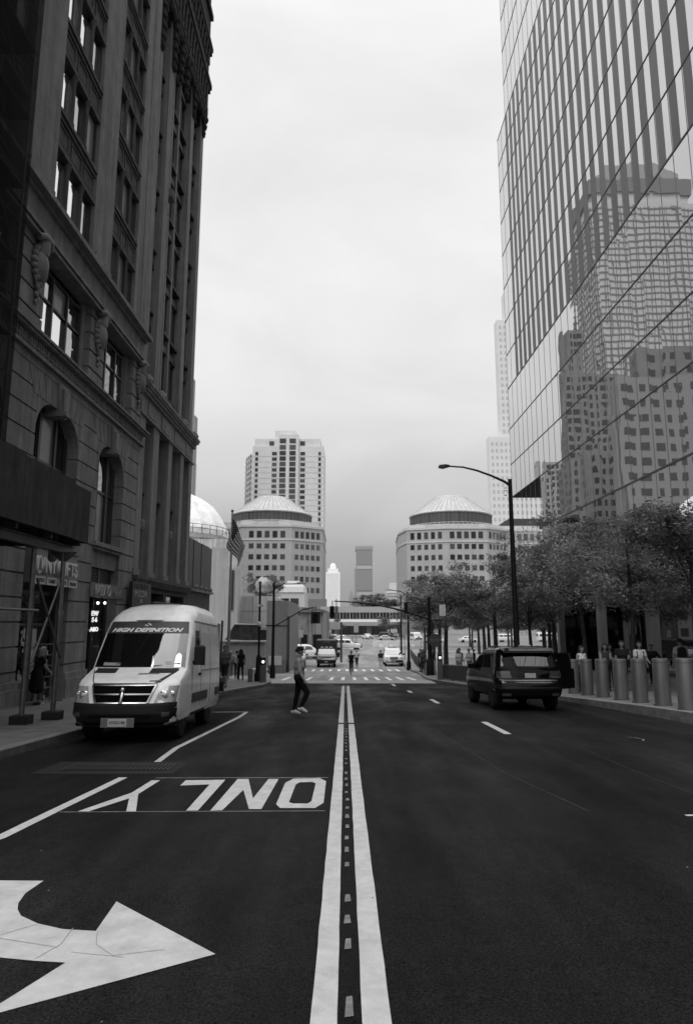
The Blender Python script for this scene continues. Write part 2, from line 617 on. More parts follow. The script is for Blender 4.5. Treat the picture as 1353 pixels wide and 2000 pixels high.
mark('turn_arrow', [[(-3.6, 5.10), (-2.17, 5.07), (-2.18, 4.82), (-2.14, 4.64), (-3.0, 3.9), (-3.6, 4.0)],
                    [(-2.14, 4.64), (-2.09, 4.53), (-2.02, 4.43), (-1.86, 4.31), (-1.86, 3.86), (-2.15, 3.90), (-3.0, 3.9)],
                    [(-1.86, 4.31), (-1.68, 4.23), (-1.47, 4.2), (-1.48, 3.8), (-1.65, 3.82), (-1.86, 3.86)],
                    [(-1.47, 4.2), (-1.51, 4.67), (-0.71, 3.9), (-1.48, 3.8)],
                    [(-1.48, 3.8), (-0.71, 3.9), (-1.57, 3.31), (-1.76, 3.16), (-1.61, 3.39)]])
def stroke(pts, w, closed=False):
    out = []
    n = len(pts)
    V = [Vector(p) for p in pts]
    rngk = range(n if closed else n - 1)
    offs = []
    for k in range(n):
        a = V[(k - 1) % n] if (closed or k > 0) else V[k]
        b = V[(k + 1) % n] if (closed or k < n - 1) else V[k]
        d1 = (V[k] - a).normalized() if (V[k] - a).length > 0 else (b - V[k]).normalized()
        d2 = (b - V[k]).normalized() if (b - V[k]).length > 0 else d1
        nn = (Vector((-d1.y, d1.x)) + Vector((-d2.y, d2.x))).normalized()
        c = max(0.5, nn.dot(Vector((-d1.y, d1.x))))
        offs.append(nn * (w / 2 / c))
    for k in rngk:
        j = (k + 1) % n
        out.append([V[k] - offs[k], V[j] - offs[j], V[j] + offs[j], V[k] + offs[k]])
    return [[(p.x, p.y) for p in q] for q in out]
lt = MB()
letters = []
oo = [(-0.76, 7.51), (-0.70, 7.33), (-0.33, 7.33), (-0.25, 7.58), (-0.26, 8.81), (-0.35, 9.02), (-0.69, 8.98), (-0.77, 8.70)]
oi = [(-0.63, 7.60), (-0.58, 7.54), (-0.42, 7.54), (-0.385, 7.66), (-0.385, 8.66), (-0.43, 8.76), (-0.59, 8.74), (-0.63, 8.6)]
letters += [[oo[k], oo[(k + 1) % 8], oi[(k + 1) % 8], oi[k]] for k in range(8)]
letters += [[(-1.41, 7.21), (-1.29, 7.23), (-1.23, 8.27), (-1.27, 8.96), (-1.41, 8.96)],
            [(-1.23, 8.27), (-1.02, 7.28), (-0.89, 7.28), (-1.05, 7.8), (-1.27, 8.96)],
            [(-1.05, 7.8), (-0.89, 7.28), (-0.88, 8.96), (-1.01, 8.96)],
            [(-1.66, 7.21), (-1.54, 7.22), (-1.56, 8.91), (-1.70, 8.60)], [(-1.56, 8.91), (-2.06, 8.87), (-2.05, 8.53), (-1.70, 8.60)],
            [(-2.77, 7.18), (-2.66, 7.18), (-2.44, 7.8), (-2.41, 8.03), (-2.51, 8.11)],
            [(-2.27, 7.18), (-2.17, 7.18), (-2.41, 8.03), (-2.44, 7.8)],
            [(-2.41, 8.03), (-2.39, 8.87), (-2.5, 8.87), (-2.51, 8.11)]]
mark('lettering', letters)
mark('letter_guide_line', [[(-2.95, 7.15), (-0.22, 7.20), (-0.22, 7.225), (-2.95, 7.17)], [(-2.5, 9.03), (-0.24, 9.05), (-0.24, 9.09), (-2.5, 9.06)]], M_PAINT_OLD, dz=0.002)
def segs(path, w, n=12):
    pts = []
    for (xa, ya), (xb, yb) in zip(path, path[1:]):
        for k in range(n):
            t = k / n
            pts.append((xa + (xb - xa) * t + rng.uniform(-.003, .003), ya + (yb - ya) * t))
    pts.append(path[-1])
    return stroke(pts, w)
mark('parking_line', segs([(-3.9, 3.4), (-3.07, 6.2), (-2.93, 9.07)], 0.115))
mark('parking_line', segs([(-2.84, 10.33), (-2.93, 11.8), (-2.74, 17.5), (-2.77, 18.9), (-3.72, 18.86)], 0.10))
for x, y0, y1 in ((3.26, 13.8, 16.2), (2.99, 22.1, 24.0), (2.69, 28.0, 29.5), (2.42, 33.7, 35.9)):
    mark('lane_dash', [[(x - .075, y0), (x + .075, y0), (x + .075, y1), (x - .075, y1)]])
mark('lane_dash', [[(3.41, 6.98), (4.6, 6.98), (4.6, 7.06), (3.41, 7.04)]])
mark('chalk_mark', stroke([(5.46, 13.3), (5.58, 13.25), (5.62, 12.95), (5.52, 12.75)], 0.03), M_PAINT_OLD)
mark('stop_line', [[(-4.4, 36.6), (4.9, 36.6), (4.98, 40.2), (-4.8, 40.2)]], mat('pale_concrete_band', 0.27, 0.8, noise=0.2, scale=2), rd2, dz=0.006)
for k in range(12):
    x = -3.9 + 0.735 * k
    if -2.4 < x < -1.2: continue
    sk = -0.02 * k + 0.05
    mark('crosswalk_bar', [[(x - .11, 41.0), (x + .11, 41.0), (x + .11 + sk * .6 + .04, 46.0), (x - .11 + sk * .6 + .04, 46.0)]], M_PAINT_B, rd2)
for k in range(13):
    x = -4.6 + 0.78 * k
    mark('crosswalk_bar', [[(x - .13, 60.5), (x + .13, 60.5), (x + .09, 64.5), (x - .17, 64.5)]], M_PAINT_B, rd2)
mark('box_marking', stroke([(-3.4, 44.5), (-1.5, 44.5), (-1.75, 50), (-3.6, 50)], 0.25, True), M_PAINT_OLD, rd2)
for x in (-1.95, -1.55):
    mark('centre_line', [[(x - .07, 66), (x + .07, 66), (x + .2, 86), (x + .05, 86)]], M_PAINT_OLD, rd2)
crk = mat('paint_crack', 0.30, .9)
for pth, w_ in ((((-2.6, 4.62), (-2.28, 4.28), (-2.02, 4.11), (-1.60, 3.98)), .0045), (((-1.86, 4.30), (-2.0, 4.14), (-2.15, 4.0), (-2.5, 3.86)), .0045), (((-1.46, 4.2), (-1.40, 4.02), (-1.26, 3.88), (-1.0, 3.95)), .0045), (((-1.5, 3.92), (-1.2, 3.86)), .004),
               (((-1.62, 4.24), (-1.60, 4.02), (-1.66, 3.84)), .004)):
    mark('paint_crack', segs(list(pth), w_, 6), crk, dz=0.0065)
seam = mat('asphalt_seam', .022, .85, noise=.5, scale=6)
for pth, w_ in ((((1.9, 14.5), (2.05, 11.5), (2.15, 9.4), (2.5, 7.2)), .03), (((3.9, 20), (4.05, 14), (4.0, 9), (4.2, 4)), .022)):
    mark('asphalt_seam', segs(list(pth), w_, 10), seam, dz=0.0025)
# gutter grating
gr = thing('drain_grate', 'long slotted drain grate in the asphalt beside the word ONLY', 'drain grate', (-3.3, 9.9, road(9.9)))
mb = MB()
zz = lambda y, d: road(y) + d
mb.face([(-4.29, 9.33, zz(9.33, .003)), (-2.36, 9.33, zz(9.33, .003)), (-2.36, 10.35, zz(10.35, .003)), (-4.29, 10.35, zz(10.35, .003))])
mb.build('apron', mat('patched_asphalt', 0.018, 0.8, noise=0.3, scale=12), gr)
mb = MB()
mb.face([(-3.98, 9.60, zz(9.6, .006)), (-2.52, 9.60, zz(9.6, .006)), (-2.52, 10.12, zz(10.12, .006)), (-3.98, 10.12, zz(10.12, .006))])
mb.build('pit', mat('drain_pit', 0.004, 0.9), gr)
mb = MB()
for k in range(25):
    x = -3.98 + k * 0.0608
    for (a, b) in ((9.60, 9.85), (9.88, 10.12)):
        mb.face([(x, a, zz(a, .014)), (x + .03, a, zz(a, .014)), (x + .03, b, zz(b, .014)), (x, b, zz(b, .014))])
mb.build('grate_bars', mat('cast_iron', 0.05, 0.6, noise=0.3, scale=10), gr)
# bits of litter and paint specks on the road
for k in range(34):
    x, y = rng.uniform(-4.5, 6.5), 3.0 + 11 * rng.random() ** 1.5
    r = rng.uniform(.003, .010)
    pts = [(x + r * rng.uniform(.5, 1.4) * math.cos(t), y + r * 1.4 * rng.uniform(.5, 1.4) * math.sin(t)) for t in [k2 * 1.05 for k2 in range(6)]]
    mark('paint_speck', [pts], M_PAINT_OLD, dz=0.005)

# ------------------------------------------------------------------ stone building with arches and shields
X0 = -9.4
def fbox(mb, y0, y1, z0, z1, d0, d1, m=0):
    mb.box(X0 + d0, X0 + d1, y0, y1, z0, z1, m)
STY0, STY1 = 8.0, 28.85
st = thing('stone_building', 'dark brown stone building with arched windows, carved shields and a key pattern band', 'building', (X0 - 6, 20, road(20)))
BAYS = [(9.2, 12.4), (14.1, 17.2), (19.15, 22.35), (24.2, 27.1)]
TOP = 44.0
wall = MB()
fbox(wall, STY0, STY1, -1.9, TOP, -14, -0.62)             # body of the house behind the facade layer
edges = [STY0] + [v for b in BAYS for v in b] + [STY1]
# rusticated piers of the ground and arch storeys
for k in range(0, len(edges), 2):
    a, b = edges[k], edges[k + 1]
    z = -1.9
    while z < 8.9:
        h = 0.70
        fbox(wall, a + .0, b - .0, z, z + h - 0.055, -0.62, 0.0)
        fbox(wall, a + .035, b - .035, z + h - 0.055, z + h, -0.62, -0.06)
        z += h
    fbox(wall, a - .06, b + .06, -1.9, -0.3, -0.62, 0.14)     # plinth
    fbox(wall, a - .03, b + .03, -0.3, -0.1, -0.62, 0.08)
# arched openings of the second storey: haunches, voussoirs, keystones
for a, b in BAYS:
    r = 1.05
    for s_ in (0, 1):
        pts = []
        for q in range(9):
            t = math.pi / 2 * q / 8
            yy = r - r * math.cos(math.pi / 2 - t)
            pts.append((yy, 8.4 - r + r * math.sin(math.pi / 2 - t) * 1.0))
        pts = [(p[0], p[1]) for p in pts] + [(0, 8.4)]
        # quarter fill between springing and crown
        arc = [(r - r * math.cos(t), 8.4 - r + r * math.sin(t)) for t in [math.pi / 2 * q / 8 for q in range(9)]]
        poly = [(a + y, z) if s_ == 0 else (b - y, z) for y, z in arc] + [((a if s_ == 0 else b), 8.42)]
        wall.prism(poly, 'x', X0 - 0.60, X0 - 0.004)
    mid = (a + b) / 2
    n = 9
    for q in range(n):
        t0, t1 = a - .25 + (b - a + .5) * q / n, a - .25 + (b - a + .5) * (q + 1) / n
        k0, k1 = mid + (t0 - mid) * 1.28, mid + (t1 - mid) * 1.28
        wall.prism([(t0 + .02, 8.40), (t1 - .02, 8.40), (k1 - .02, 9.20), (k0 + .02, 9.20)], 'x', X0 - 0.60, X0 + 0.012)
fbox(wall, STY0, STY1, 8.9, 9.2, -0.62, -0.05)
fbox(wall, STY0, STY1, 9.2, 9.45, -0.62, 0.03)
# third storey: banded pilasters
for k in range(0, len(edges), 2):
    a, b = edges[k] + .25, edges[k + 1] - .25
    if k == 0: a = STY0
    z = 10.1
    while z < 13.0:
        fbox(wall, a, b, z, min(13.05, z + 0.58), -0.62, 0.06)
        fbox(wall, a + .04, b - .04, z + 0.58, min(13.05, z + 0.66), -0.62, -0.01)
        z += 0.66
    fbox(wall, edges[k], edges[k + 1], 10.1, 13.05, -0.62, -0.18)
fbox(wall, STY0, STY1, 13.25, 14.3, -0.62, 0.05)
# upper piers and spandrels
FL = [14.95 + 3.42 * k for k in range(9)]
for k in range(0, len(edges), 2):
    fbox(wall, edges[k], edges[k + 1], 14.55, TOP, -0.62, 0.0)
    if 0 < k < len(edges) - 2:
        fbox(wall, edges[k] + .12, edges[k + 1] - .12, 14.55, 15.15, -0.1, 0.10)
        fbox(wall, edges[k] + .3, edges[k + 1] - .3, 15.15, 15.3, -0.1, 0.06)
fbox(wall, 27.95, 28.0, 14.6, TOP, -0.2, 0.03)
wall_o = wall.build('wall', M_STONE, st)
for a, b in BAYS:
    for z in FL:
        sp = MB()
        fbox(sp, a, b, z + 2.12, z + 3.42, -0.6, -0.12)
        fbox(sp, a, b, z + 2.02, z + 2.14, -0.55, -0.01)
        fbox(sp, a, b, z + 2.20, z + 2.27, -0.5, -0.05)
        fbox(sp, a, b, z + 3.12, z + 3.24, -0.5, -0.04)
        fbox(sp, a, b, z + 3.28, z + 3.42, -0.5, .02)
        w3 = (b - a) / 3
        for q in range(3):
            y0, y1 = a + w3 * q + .1, a + w3 * (q + 1) - .1
            for (c0, c1, e0, e1) in ((y0, y1, z + 2.36, z + 2.42), (y0, y1, z + 2.96, z + 3.02), (y0, y0 + .06, z + 2.42, z + 2.96), (y1 - .06, y1, z + 2.42, z + 2.96)):
                fbox(sp, c0, c1, e0, e1, -0.3, -0.08)
        sp.build('spandrel', M_STONE_D, st)
# belt courses and the key pattern
bc = MB()
fbox(bc, STY0, STY1 + .35, 9.45, 9.55, -0.3, 0.16)
fbox(bc, STY0, STY1 + .3, 9.55, 9.62, -0.3, 0.10)
fbox(bc, STY0, STY1 + .3, 9.62, 9.97, -0.3, 0.06)
fbox(bc, STY0, STY1 + .42, 9.97, 10.06, -0.3, 0.26)
fbox(bc, STY0, STY1 + .42, 10.06, 10.14, -0.3, 0.34)
bc.build('belt_course', M_STONE, st)
kb = MB()
y = STY0
while y < STY1:
    u = 0.30
    for (a, b, c, d) in ((0, .16, .24, .31), (.11, .16, .06, .24), (.16, .27, .06, .11), (0, .05, .0, .24), (.27, .30, .06, .31)):
        fbox(kb, y + a * 1.0, y + b, 9.63 + c, 9.63 + d, 0.05, 0.095)
    y += u
kb.build('key_pattern_frieze', M_STONE, st)
lc = MB()
fbox(lc, STY0, STY1 - .1, 13.0, 13.10, -0.3, 0.28)
fbox(lc, STY0, STY1 - .1, 13.10, 13.15, -0.3, 0.20)
fbox(lc, STY0, STY1 - .1, 13.15, 13.26, -0.3, 0.34)
lc.build('moulding', M_STONE, st)
l2 = MB()
fbox(l2, STY0, STY1 - .1, 14.28, 14.38, -0.3, 0.18)
fbox(l2, STY0, STY1 - .1, 14.38, 14.56, -0.3, 0.42)
l2.prism([(X0 + .42, 14.56), (X0 + .0, 14.72), (X0 - .3, 14.72), (X0 - .3, 14.56)], 'y', STY0, STY1 - .1)
l2.build('ledge', M_STONE, st)
fc = MB()
for k in range(64):
    y = STY0 + .1 + k * .325
    fbox(fc, y, y + .15, 13.92, 14.26, 0.04, 0.14)
# keystones
for a, b in BAYS:
    ks = MB()
    m = (a + b) / 2
    ks.prism([(m - .26, 8.18), (m + .26, 8.18), (m + .40, 9.26), (m - .40, 9.26)], 'x', X0 - .5, X0 + .10)
    ks.prism([(m - .14, 8.32), (m + .14, 8.32), (m + .22, 9.1), (m - .22, 9.1)], 'x', X0 + .05, X0 + .18)
    fbox(ks, m - .16, m + .16, 8.22, 8.36, .08, .24)
    ks.build('keystone', M_STONE, st)
# carved shields on the pilasters
for yc in (13.25, 18.35, 23.3, 28.15):
    cm = MB()
    c = (X0 + .16, yc, 12.28)
    cm.ball((X0 + .12, yc, 12.2), (.26, .30, .52), 14)
    for q in range(7):                                         # scrolled rim
        t = math.pi * (0.15 + 0.7 * q / 6)
        for sg in (-1, 1):
            cm.ball((X0 + .12, yc + sg * .36 * math.sin(t), 12.25 + .55 * math.cos(t)), (.12, .09, .11), 8)
    cm.lathe([(.16, -.34), (.2, -.2), (.2, .2), (.16, .34)], (X0 + .2, yc, 12.88), 10)
    cm.tube([(X0 + .22, yc - .4, 12.95), (X0 + .3, yc - .2, 13.06), (X0 + .3, yc + .2, 13.06), (X0 + .22, yc + .4, 12.95)], .12, 8)
    for q in range(6):
        cm.ball((X0 + .12, yc + .05 * (-1) ** q, 11.62 - q * .12), (.11 - .012 * q, .13 - .014 * q, .1), 8)
    cm.tube([(X0 + .1, yc - .28, 11.95), (X0 + .14, yc - .16, 11.55), (X0 + .12, yc, 11.4)], .06, 6)
    cm.tube([(X0 + .1, yc + .28, 11.95), (X0 + .14, yc + .16, 11.55), (X0 + .12, yc, 11.4)], .06, 6)
    cm.build('carved_shield', M_STONE, st, smooth=50)

def window(parent, y0, y1, z0, z1, d, lights, frame=M_FRAME, panes=None, fw=0.07, transom=None, deep=0.12, plane=X0):
    """lights = inner boundaries as fractions; panes = material per light (or per light and row)"""
    f = MB()
    bx = lambda a, b, c, e, d0, d1: f.box(plane + d0, plane + d1, a, b, c, e)
    bx(y0, y1, z0, z0 + fw, d - deep, d); bx(y0, y1, z1 - fw, z1, d - deep, d)
    bx(y0, y0 + fw, z0 + fw, z1 - fw, d - deep, d); bx(y1 - fw, y1, z0 + fw, z1 - fw, d - deep, d)
    cuts = [0] + list(lights) + [1]
    Ws = y1 - y0
    for c in lights:
        bx(y0 + Ws * c - fw * .7, y0 + Ws * c + fw * .7, z0 + fw, z1 - fw, d - deep, d + .02)
    rows = [z0, z1] if transom is None else [z0, transom, z1]
    if transom is not None:
        bx(y0 + fw, y1 - fw, transom - fw * .5, transom + fw * .5, d - deep, d - .01)
    fo = f.build('window', frame, parent)
    for r in range(len(rows) - 1):
        for k in range(len(cuts) - 1):
            p = MB()
            a, b = y0 + Ws * cuts[k] + .01, y0 + Ws * cuts[k + 1] - .01
            x = plane + d - deep * .6 + rng.uniform(-.004, .004)
            tw = rng.uniform(-.012, .012)
            p.face([(x, a, rows[r] + .02), (x + tw, b, rows[r] + .02), (x + tw, b, rows[r + 1] - .02), (x, a, rows[r + 1] - .02)])
            pm = panes[(r * (len(cuts) - 1) + k) % len(panes)] if panes else M_GLASS
            p.build('pane', pm, fo)
    return fo
# third storey windows
window(st, 18.95 + .1, 22.3, 10.16, 12.75, -.22, (.31, .65), panes=[M_GLASSB, M_GLASSB, M_GLASS, M_GLASS, M_SHADE, M_GLASS], transom=11.78)
window(st, 23.95, 26.8, 10.16, 12.75, -.22, (.30, .68), panes=[M_GLASSB, M_GLASS, M_GLASS, M_SHADE, M_GLASS, M_GLASS], transom=11.78)
window(st, 14.1, 17.2, 10.16, 12.75, -.22, (.31, .65), transom=11.78)
# arched storey windows
for i, (a, b) in enumerate(BAYS):
    window(st, a + .05, b - .05, 4.55, 8.38, -.38, (.33, .70), panes=[M_SHOPG, M_SHADE, M_SHOPG, M_SHOPG, M_SHADE, M_SHOPG] if i == 2 else [M_SHADE, M_SHADE, M_GLASS, M_SHADE, M_GLASS, M_GLASS],
           transom=6.65, fw=.1)
    s_ = MB()
    fbox(s_, a - .12, b + .12, 4.38, 4.54, -.5, .16)
    fbox(s_, a - .02, b + .02, 4.26, 4.38, -.5, .06)
    s_.build('window_sill', M_STONE, st)
    p = MB()
    fbox(p, a, b, 3.62, 4.27, -.5, -.12)
    p.build('panel', M_STONE, st)
# upper windows: three lights behind turned mullions, light from the open sky in some panes
for i, (a, b) in enumerate(BAYS):
    for k, z in enumerate(FL):
        if i < 1 or (i == 1 and k < 1): continue
        if i == 3: pn = [M_GLASSB, M_SHADE, M_GLASS]
        else: pn = [M_GLASSB, M_GLASSB if (k + i) % 3 else M_GLASS, M_SHADE if k % 2 else M_GLASS]
        w = window(st, a + .04, b - .04, z + .0, z + 2.03, -.13, (.30, .66), panes=pn, fw=.085, transom=None)
        cmn = MB()
        for c in (.30, .66):
            yc = a + .04 + (b - a - .08) * c
            cmn.lathe([(.1, 0), (.1, .12), (.07, .2), (.065, 1.7), (.1, 1.85), (.13, 2.0)], (X0 - .08, yc, z + .01), 8)
        cmn.build('mullion', M_STONE_D, w)

# shop fronts of the ground storey
def shop_front(parent, a, b, ztop, d=-.45, shelf=True):
    f = MB()
    zb = road((a + b) / 2) + .14
    fbox(f, a, b, ztop - .12, ztop, d - .1, d + .05)
    for c in (0, .5, .98):
        fbox(f, a + (b - a) * c, a + (b - a) * c + .07, zb, ztop - .12, d - .1, d + .05)
    fbox(f, a, b, zb, zb + .35, d - .1, d + .03)
    fbox(f, a, b, zb + 2.3, zb + 2.38, d - .1, d + .02)
    o = f.build('shop_front', M_FRAME, parent)
    p = MB()
    p.face([(X0 + d - .04, a, zb + .3), (X0 + d - .04, b, zb + .3), (X0 + d - .04, b, ztop - .05), (X0 + d - .04, a, ztop - .05)])
    p.build('pane', M_SHOPG, o)
    return o
shop_front(st, 19.15, 22.35, 2.55)
shop_front(st, 24.2, 27.1, 2.62)
lv = MB()
fbox(lv, 24.2, 27.1, 3.03, 3.62, -.5, -.34, 1)
for k in range(7):
    fbox(lv, 24.3, 25.55, 3.02 + k * .085, 3.055 + k * .085, -.34, -.26)
    fbox(lv, 25.7, 27.0, 3.02 + k * .085, 3.055 + k * .085, -.34, -.26)
fbox(lv, 25.55, 25.7, 2.98, 3.62, -.34, -.24)
lv.build('louvre', [M_DARKSTEEL, M_BLACK], st)
dw = MB()                                                     # lit shop interiors
for (y, z) in ((26.0, 2.30), (26.75, 2.32)):
    dw.ball((X0 - .36, y, z), .055, 8)
dw.build('shop_lamp', mat('lit_lamp', 0.8, emit=3.0), st)
for (y, z, r) in ((20.35, 1.85, .05),):
    q = MB(); q.ball((X0 - .34, y, z), .05, 8); q.build('shop_lamp', MATS['lit_lamp'], st)
M_LIT = mat('lit_window_sign', 0.8, emit=0.75)
M_DIM = mat('dim_sign_board', 0.10, 0.5, noise=0.2, scale=5)
F_UP, F_R = (0, 0, 1), (0, 1, 0)                              # facade text runs away from the camera
wsn = thing('window_sign', 'lit white lettering in the shop window behind the white van', 'window sign', (X0 - .3, 25.4, 1.0))
text_obj('EW', 'lettering', M_LIT, (X0 - .40, 25.55, 1.80), F_R, F_UP, .70, .19, wsn, bold=.03)
text_obj('S-6', 'lettering', M_LIT, (X0 - .40, 25.60, 1.56), F_R, F_UP, .55, .19, wsn, bold=.03)
text_obj('ABO', 'lettering', M_LIT, (X0 - .40, 25.45, 1.20), F_R, F_UP, .85, .17, wsn, bold=.04)

# signs
sg = thing('shop_sign', 'grey signboard reading NY GIFTS with a round emblem and four small plates', 'shop sign', (X0, 21.3, 3.0))
b = MB(); fbox(b, 19.35, 22.55, 2.74, 3.78, -.1, .14); b.build('sign_board', mat('sign_grey', 0.17, 0.5, noise=0.08), sg)
b = MB(); fbox(b, 19.35, 22.55, 3.78, 3.82, -.1, .20); b.build('top_rail', M_DARKSTEEL, sg)
text_obj('NY', 'lettering', M_LETTER, (X0 + .30, 19.80, 3.04), F_R, F_UP, .74, .46, sg, bold=.02, depth=.05)
text_obj('GIFTS', 'lettering', M_LETTER, (X0 + .30, 20.72, 3.03), F_R, F_UP, 1.42, .46, sg, bold=.01, depth=.05)
e = MB()
e.prism([(19.42 + .20 * math.cos(t), 3.26 + .27 * math.sin(t)) for t in [2 * math.pi * k / 24 for k in range(24)]], 'x', X0 + .14, X0 + .34)
eo = e.build('emblem', M_LETTER, sg)
e = MB()
e.prism([(19.30, 3.10), (19.54, 3.10), (19.48, 3.18), (19.45, 3.36), (19.42, 3.46), (19.39, 3.36), (19.36, 3.18)], 'x', X0 + .335, X0 + .36)
e.build('emblem_figure', M_DIM, eo)
for k, (w_, y) in enumerate(zip(('PHOTO', 'T-SHIRT', 'CAPS', 'LUGGAGE'), (19.45, 20.25, 21.05, 21.85))):
    p = MB(); fbox(p, y, y + .66, 2.70, 2.94, .14, .20)
    po = p.build('name_plate', M_LETTER, sg)
    text_obj(w_, 'lettering', mat('plate_text', 0.08), (X0 + .205, y + .08, 2.76), F_R, F_UP, .50, .12, po, bold=.015, depth=.006)
sg2 = thing('shop_sign', 'weathered grey sign with slanted scratched lettering under louvres', 'shop sign', (X0, 25.6, 2.7))
b = MB(); fbox(b, 24.1, 27.8, 2.50, 3.02, -.2, .06); b.build('sign_board', M_DIM, sg2)
text_obj('RASUTO', 'lettering', mat('faded_lettering', 0.42), (X0 + .075, 24.5, 2.54), F_R, F_UP, 1.6, .42, sg2, shear=.25, depth=.02, bold=-.01)
text_obj('food', 'lettering', mat('fainter_lettering', 0.22), (X0 + .075, 26.45, 2.58), F_R, F_UP, .85, .28, sg2, shear=.3, depth=.02)

# ------------------------------------------------------------------ pier building
pb = thing('pier_building', 'dark building with slender pale piers and a heavy carved cornice beyond the stone one', 'building', (X0 - 6, 34, road(34)))
PY0, PY1 = 28.87, 39.0
w = MB()
fbox(w, PY0 + .02, PY1, -2.1, 46.5, -14, -0.75)
w.build('wall', M_RECESS, pb)
pr = MB()
for a, b in ((28.87, 29.65), (31.0, 31.95), (33.75, 34.45), (36.25, 36.95), (38.25, 39.0)):
    fbox(pr, a, b, 3.75, 11.05, -0.75, 0.0)
    fbox(pr, a - .05, b + .05, 3.62, 3.9, -0.75, 0.06)
pr.build('pier', M_PIER, pb)
up = MB()
for a, b, d in ((28.87, 29.75, 0), (31.05, 31.85, 0), (32.75, 33.02, -.25), (34.0, 34.27, -.25), (35.75, 36.45, 0), (38.3, 39.0, 0), (32.3, 32.42, -.3)):
    fbox(up, a, b, 12.5, 36.5, -0.75, -0.12 + d)
up.build('upper_pier', M_PIER, pb)
fr = MB()
fbox(fr, PY0, PY1, 11.05, 12.0, -0.75, 0.02)
fbox(fr, PY0, PY1 + .1, 11.0, 11.1, -0.75, 0.10)
for a, b in ((29.8, 30.9), (32.1, 33.6), (34.6, 36.1), (37.1, 38.15)):
    fbox(fr, a, b, 11.2, 11.85, -0.1, 0.06)
fr.build('frieze', M_PIER, pb)
cn = MB()
fbox(cn, PY0 - .1, PY1 + .1, 12.0, 12.12, -0.75, 0.16)
fbox(cn, PY0 - .1, PY1 + .2, 12.3, 12.42, -0.75, 0.32)
fbox(cn, PY0 - .1, PY1 + .22, 12.42, 12.56, -0.75, 0.38)
k = PY0
while k < PY1:
    fbox(cn, k, k + .14, 12.12, 12.3, -0.5, 0.26); k += .29
for yc in (29.2, 31.45, 36.1, 38.6):
    cn.lathe([(.26, 0), (.3, .1), (.22, .3), (.1, .42)], (X0 + .12, yc, 12.56), 10)
cn.build('cornice', M_STONE, pb)
lb = MB()
fbox(lb, PY0, PY1, 3.2, 3.45, -0.75, 0.16)
fbox(lb, PY0, PY1 + .1, 3.45, 3.62, -0.75, 0.26)
k = PY0
while k < PY1:
    fbox(lb, k, k + .12, 3.3, 3.45, .1, .24); k += .26
lb.build('belt_course', M_STONE_D, pb)
BW = [(29.7, 30.95), (32.0, 33.7), (34.5, 36.2), (37.0, 38.2)]
for i, (a, b) in enumerate(BW):
    window(pb, a, b, 3.9, 10.95, -.55, (.5,), panes=[M_GLASS], transom=7.4, fw=.09)
    s_ = MB(); fbox(s_, a, b, 7.1, 7.55, -.6, -.42); fbox(s_, a, b, 7.55, 7.65, -.6, -.3); s_.build('spandrel', M_RECESS, pb)
for kf in range(7):
    z = 12.9 + 3.35 * kf
    for a, b in ((29.75, 31.05), (31.85, 32.75), (33.02, 34.0), (34.27, 35.75), (36.45, 38.3)):
        window(pb, a + .02, b - .02, z + .7, z + 3.0, -.55, (.5,), panes=[M_GLASS], fw=.07)
        s_ = MB(); fbox(s_, a, b, z + .55, z + .68, -.7, -.34); s_.build("window_sill", M_RECESS, pb); s_ = MB(); fbox(s_, a, b, z + 3.02, z + 3.35, -.7, -.44); s_.build("spandrel", M_RECESS, pb)
for y, z, d in ((34.55, 5.9, -.42), (29.72, 5.8, -.45), (32.05, 24.2, -.42)):
    q = MB()
    fbox(q, y, y + .62, z, z + .45, d, d + .42)
    q.bbox(X0 + d + .42, X0 + d + .45, y + .04, y + .58, z + .04, z + .41, .01)
    ac = q.build('air_conditioner', mat('ac_unit', 0.16, 0.6), pb)
    g = MB()
    for k in range(6): fbox(g, y + .07, y + .55, z + .08 + .05 * k, z + .10 + .05 * k, d + .45, d + .46)
    g.build('grille', M_DARKSTEEL, ac)
# carved crowning cornice in tiers
tc_ = MB()
def tier(z0, z1, d, extra=0.0):
    fbox(tc_, PY0 - .05, PY1 + d * .15 + extra, z0, z1, -1.2, d * .62)
tier(34.6, 35.0, .10); tier(35.0, 35.6, .18)
tier(36.7, 37.0, .36); tier(37.0, 37.35, .50)
tier(35.6, 36.7, .14); tier(37.35, 38.9, .10); tier(38.9, 39.1, .2); tier(39.6, 39.9, .40); tier(39.9, 40.2, .50)
tier(39.1, 39.6, .2); tier(40.2, 42.4, .12); tier(42.4, 42.8, .40); tier(42.8, 46.5, .08)
k = PY0
while k < PY1 - .3:
    tc_.prism([(X0 + .0, 35.6), (X0 + .16, 35.3), (X0 + .2, 36.3), (X0 + .24, 36.7), (X0 + .0, 36.7)], 'y', k, k + .28)
    tc_.prism([(X0 + .0, 38.9), (X0 + .14, 38.6), (X0 + .2, 39.2), (X0 + .24, 39.6), (X0 + .0, 39.6)], 'y', k + .1, k + .32)
    tc_.ball((X0 + .02, k + .2, 34.3), (.16, .14, .42), 8)
    k += .62
for yc, zb in ((29.3, 30.6), (31.5, 31.4), (32.9, 31.9), (34.15, 32.1), (36.1, 32.4), (38.7, 33.2)):
    zz_ = zb
    while zz_ < 34.6:
        f_ = (zz_ - zb) / (34.6 - zb)
        tc_.prism([(X0 - .1, zz_), (X0 + .02 + .10 * f_, zz_ + .12), (X0 + .05 + .12 * f_, zz_ + .42), (X0 - .1, zz_ + .56)], 'y', yc - .2 - .2 * f_, yc + .2 + .2 * f_)
        tc_.ball((X0 + .0 + .12 * f_, yc + rng.uniform(-.15, .15), zz_ + .2), (.12, .13, .2), 6)
        zz_ += .58
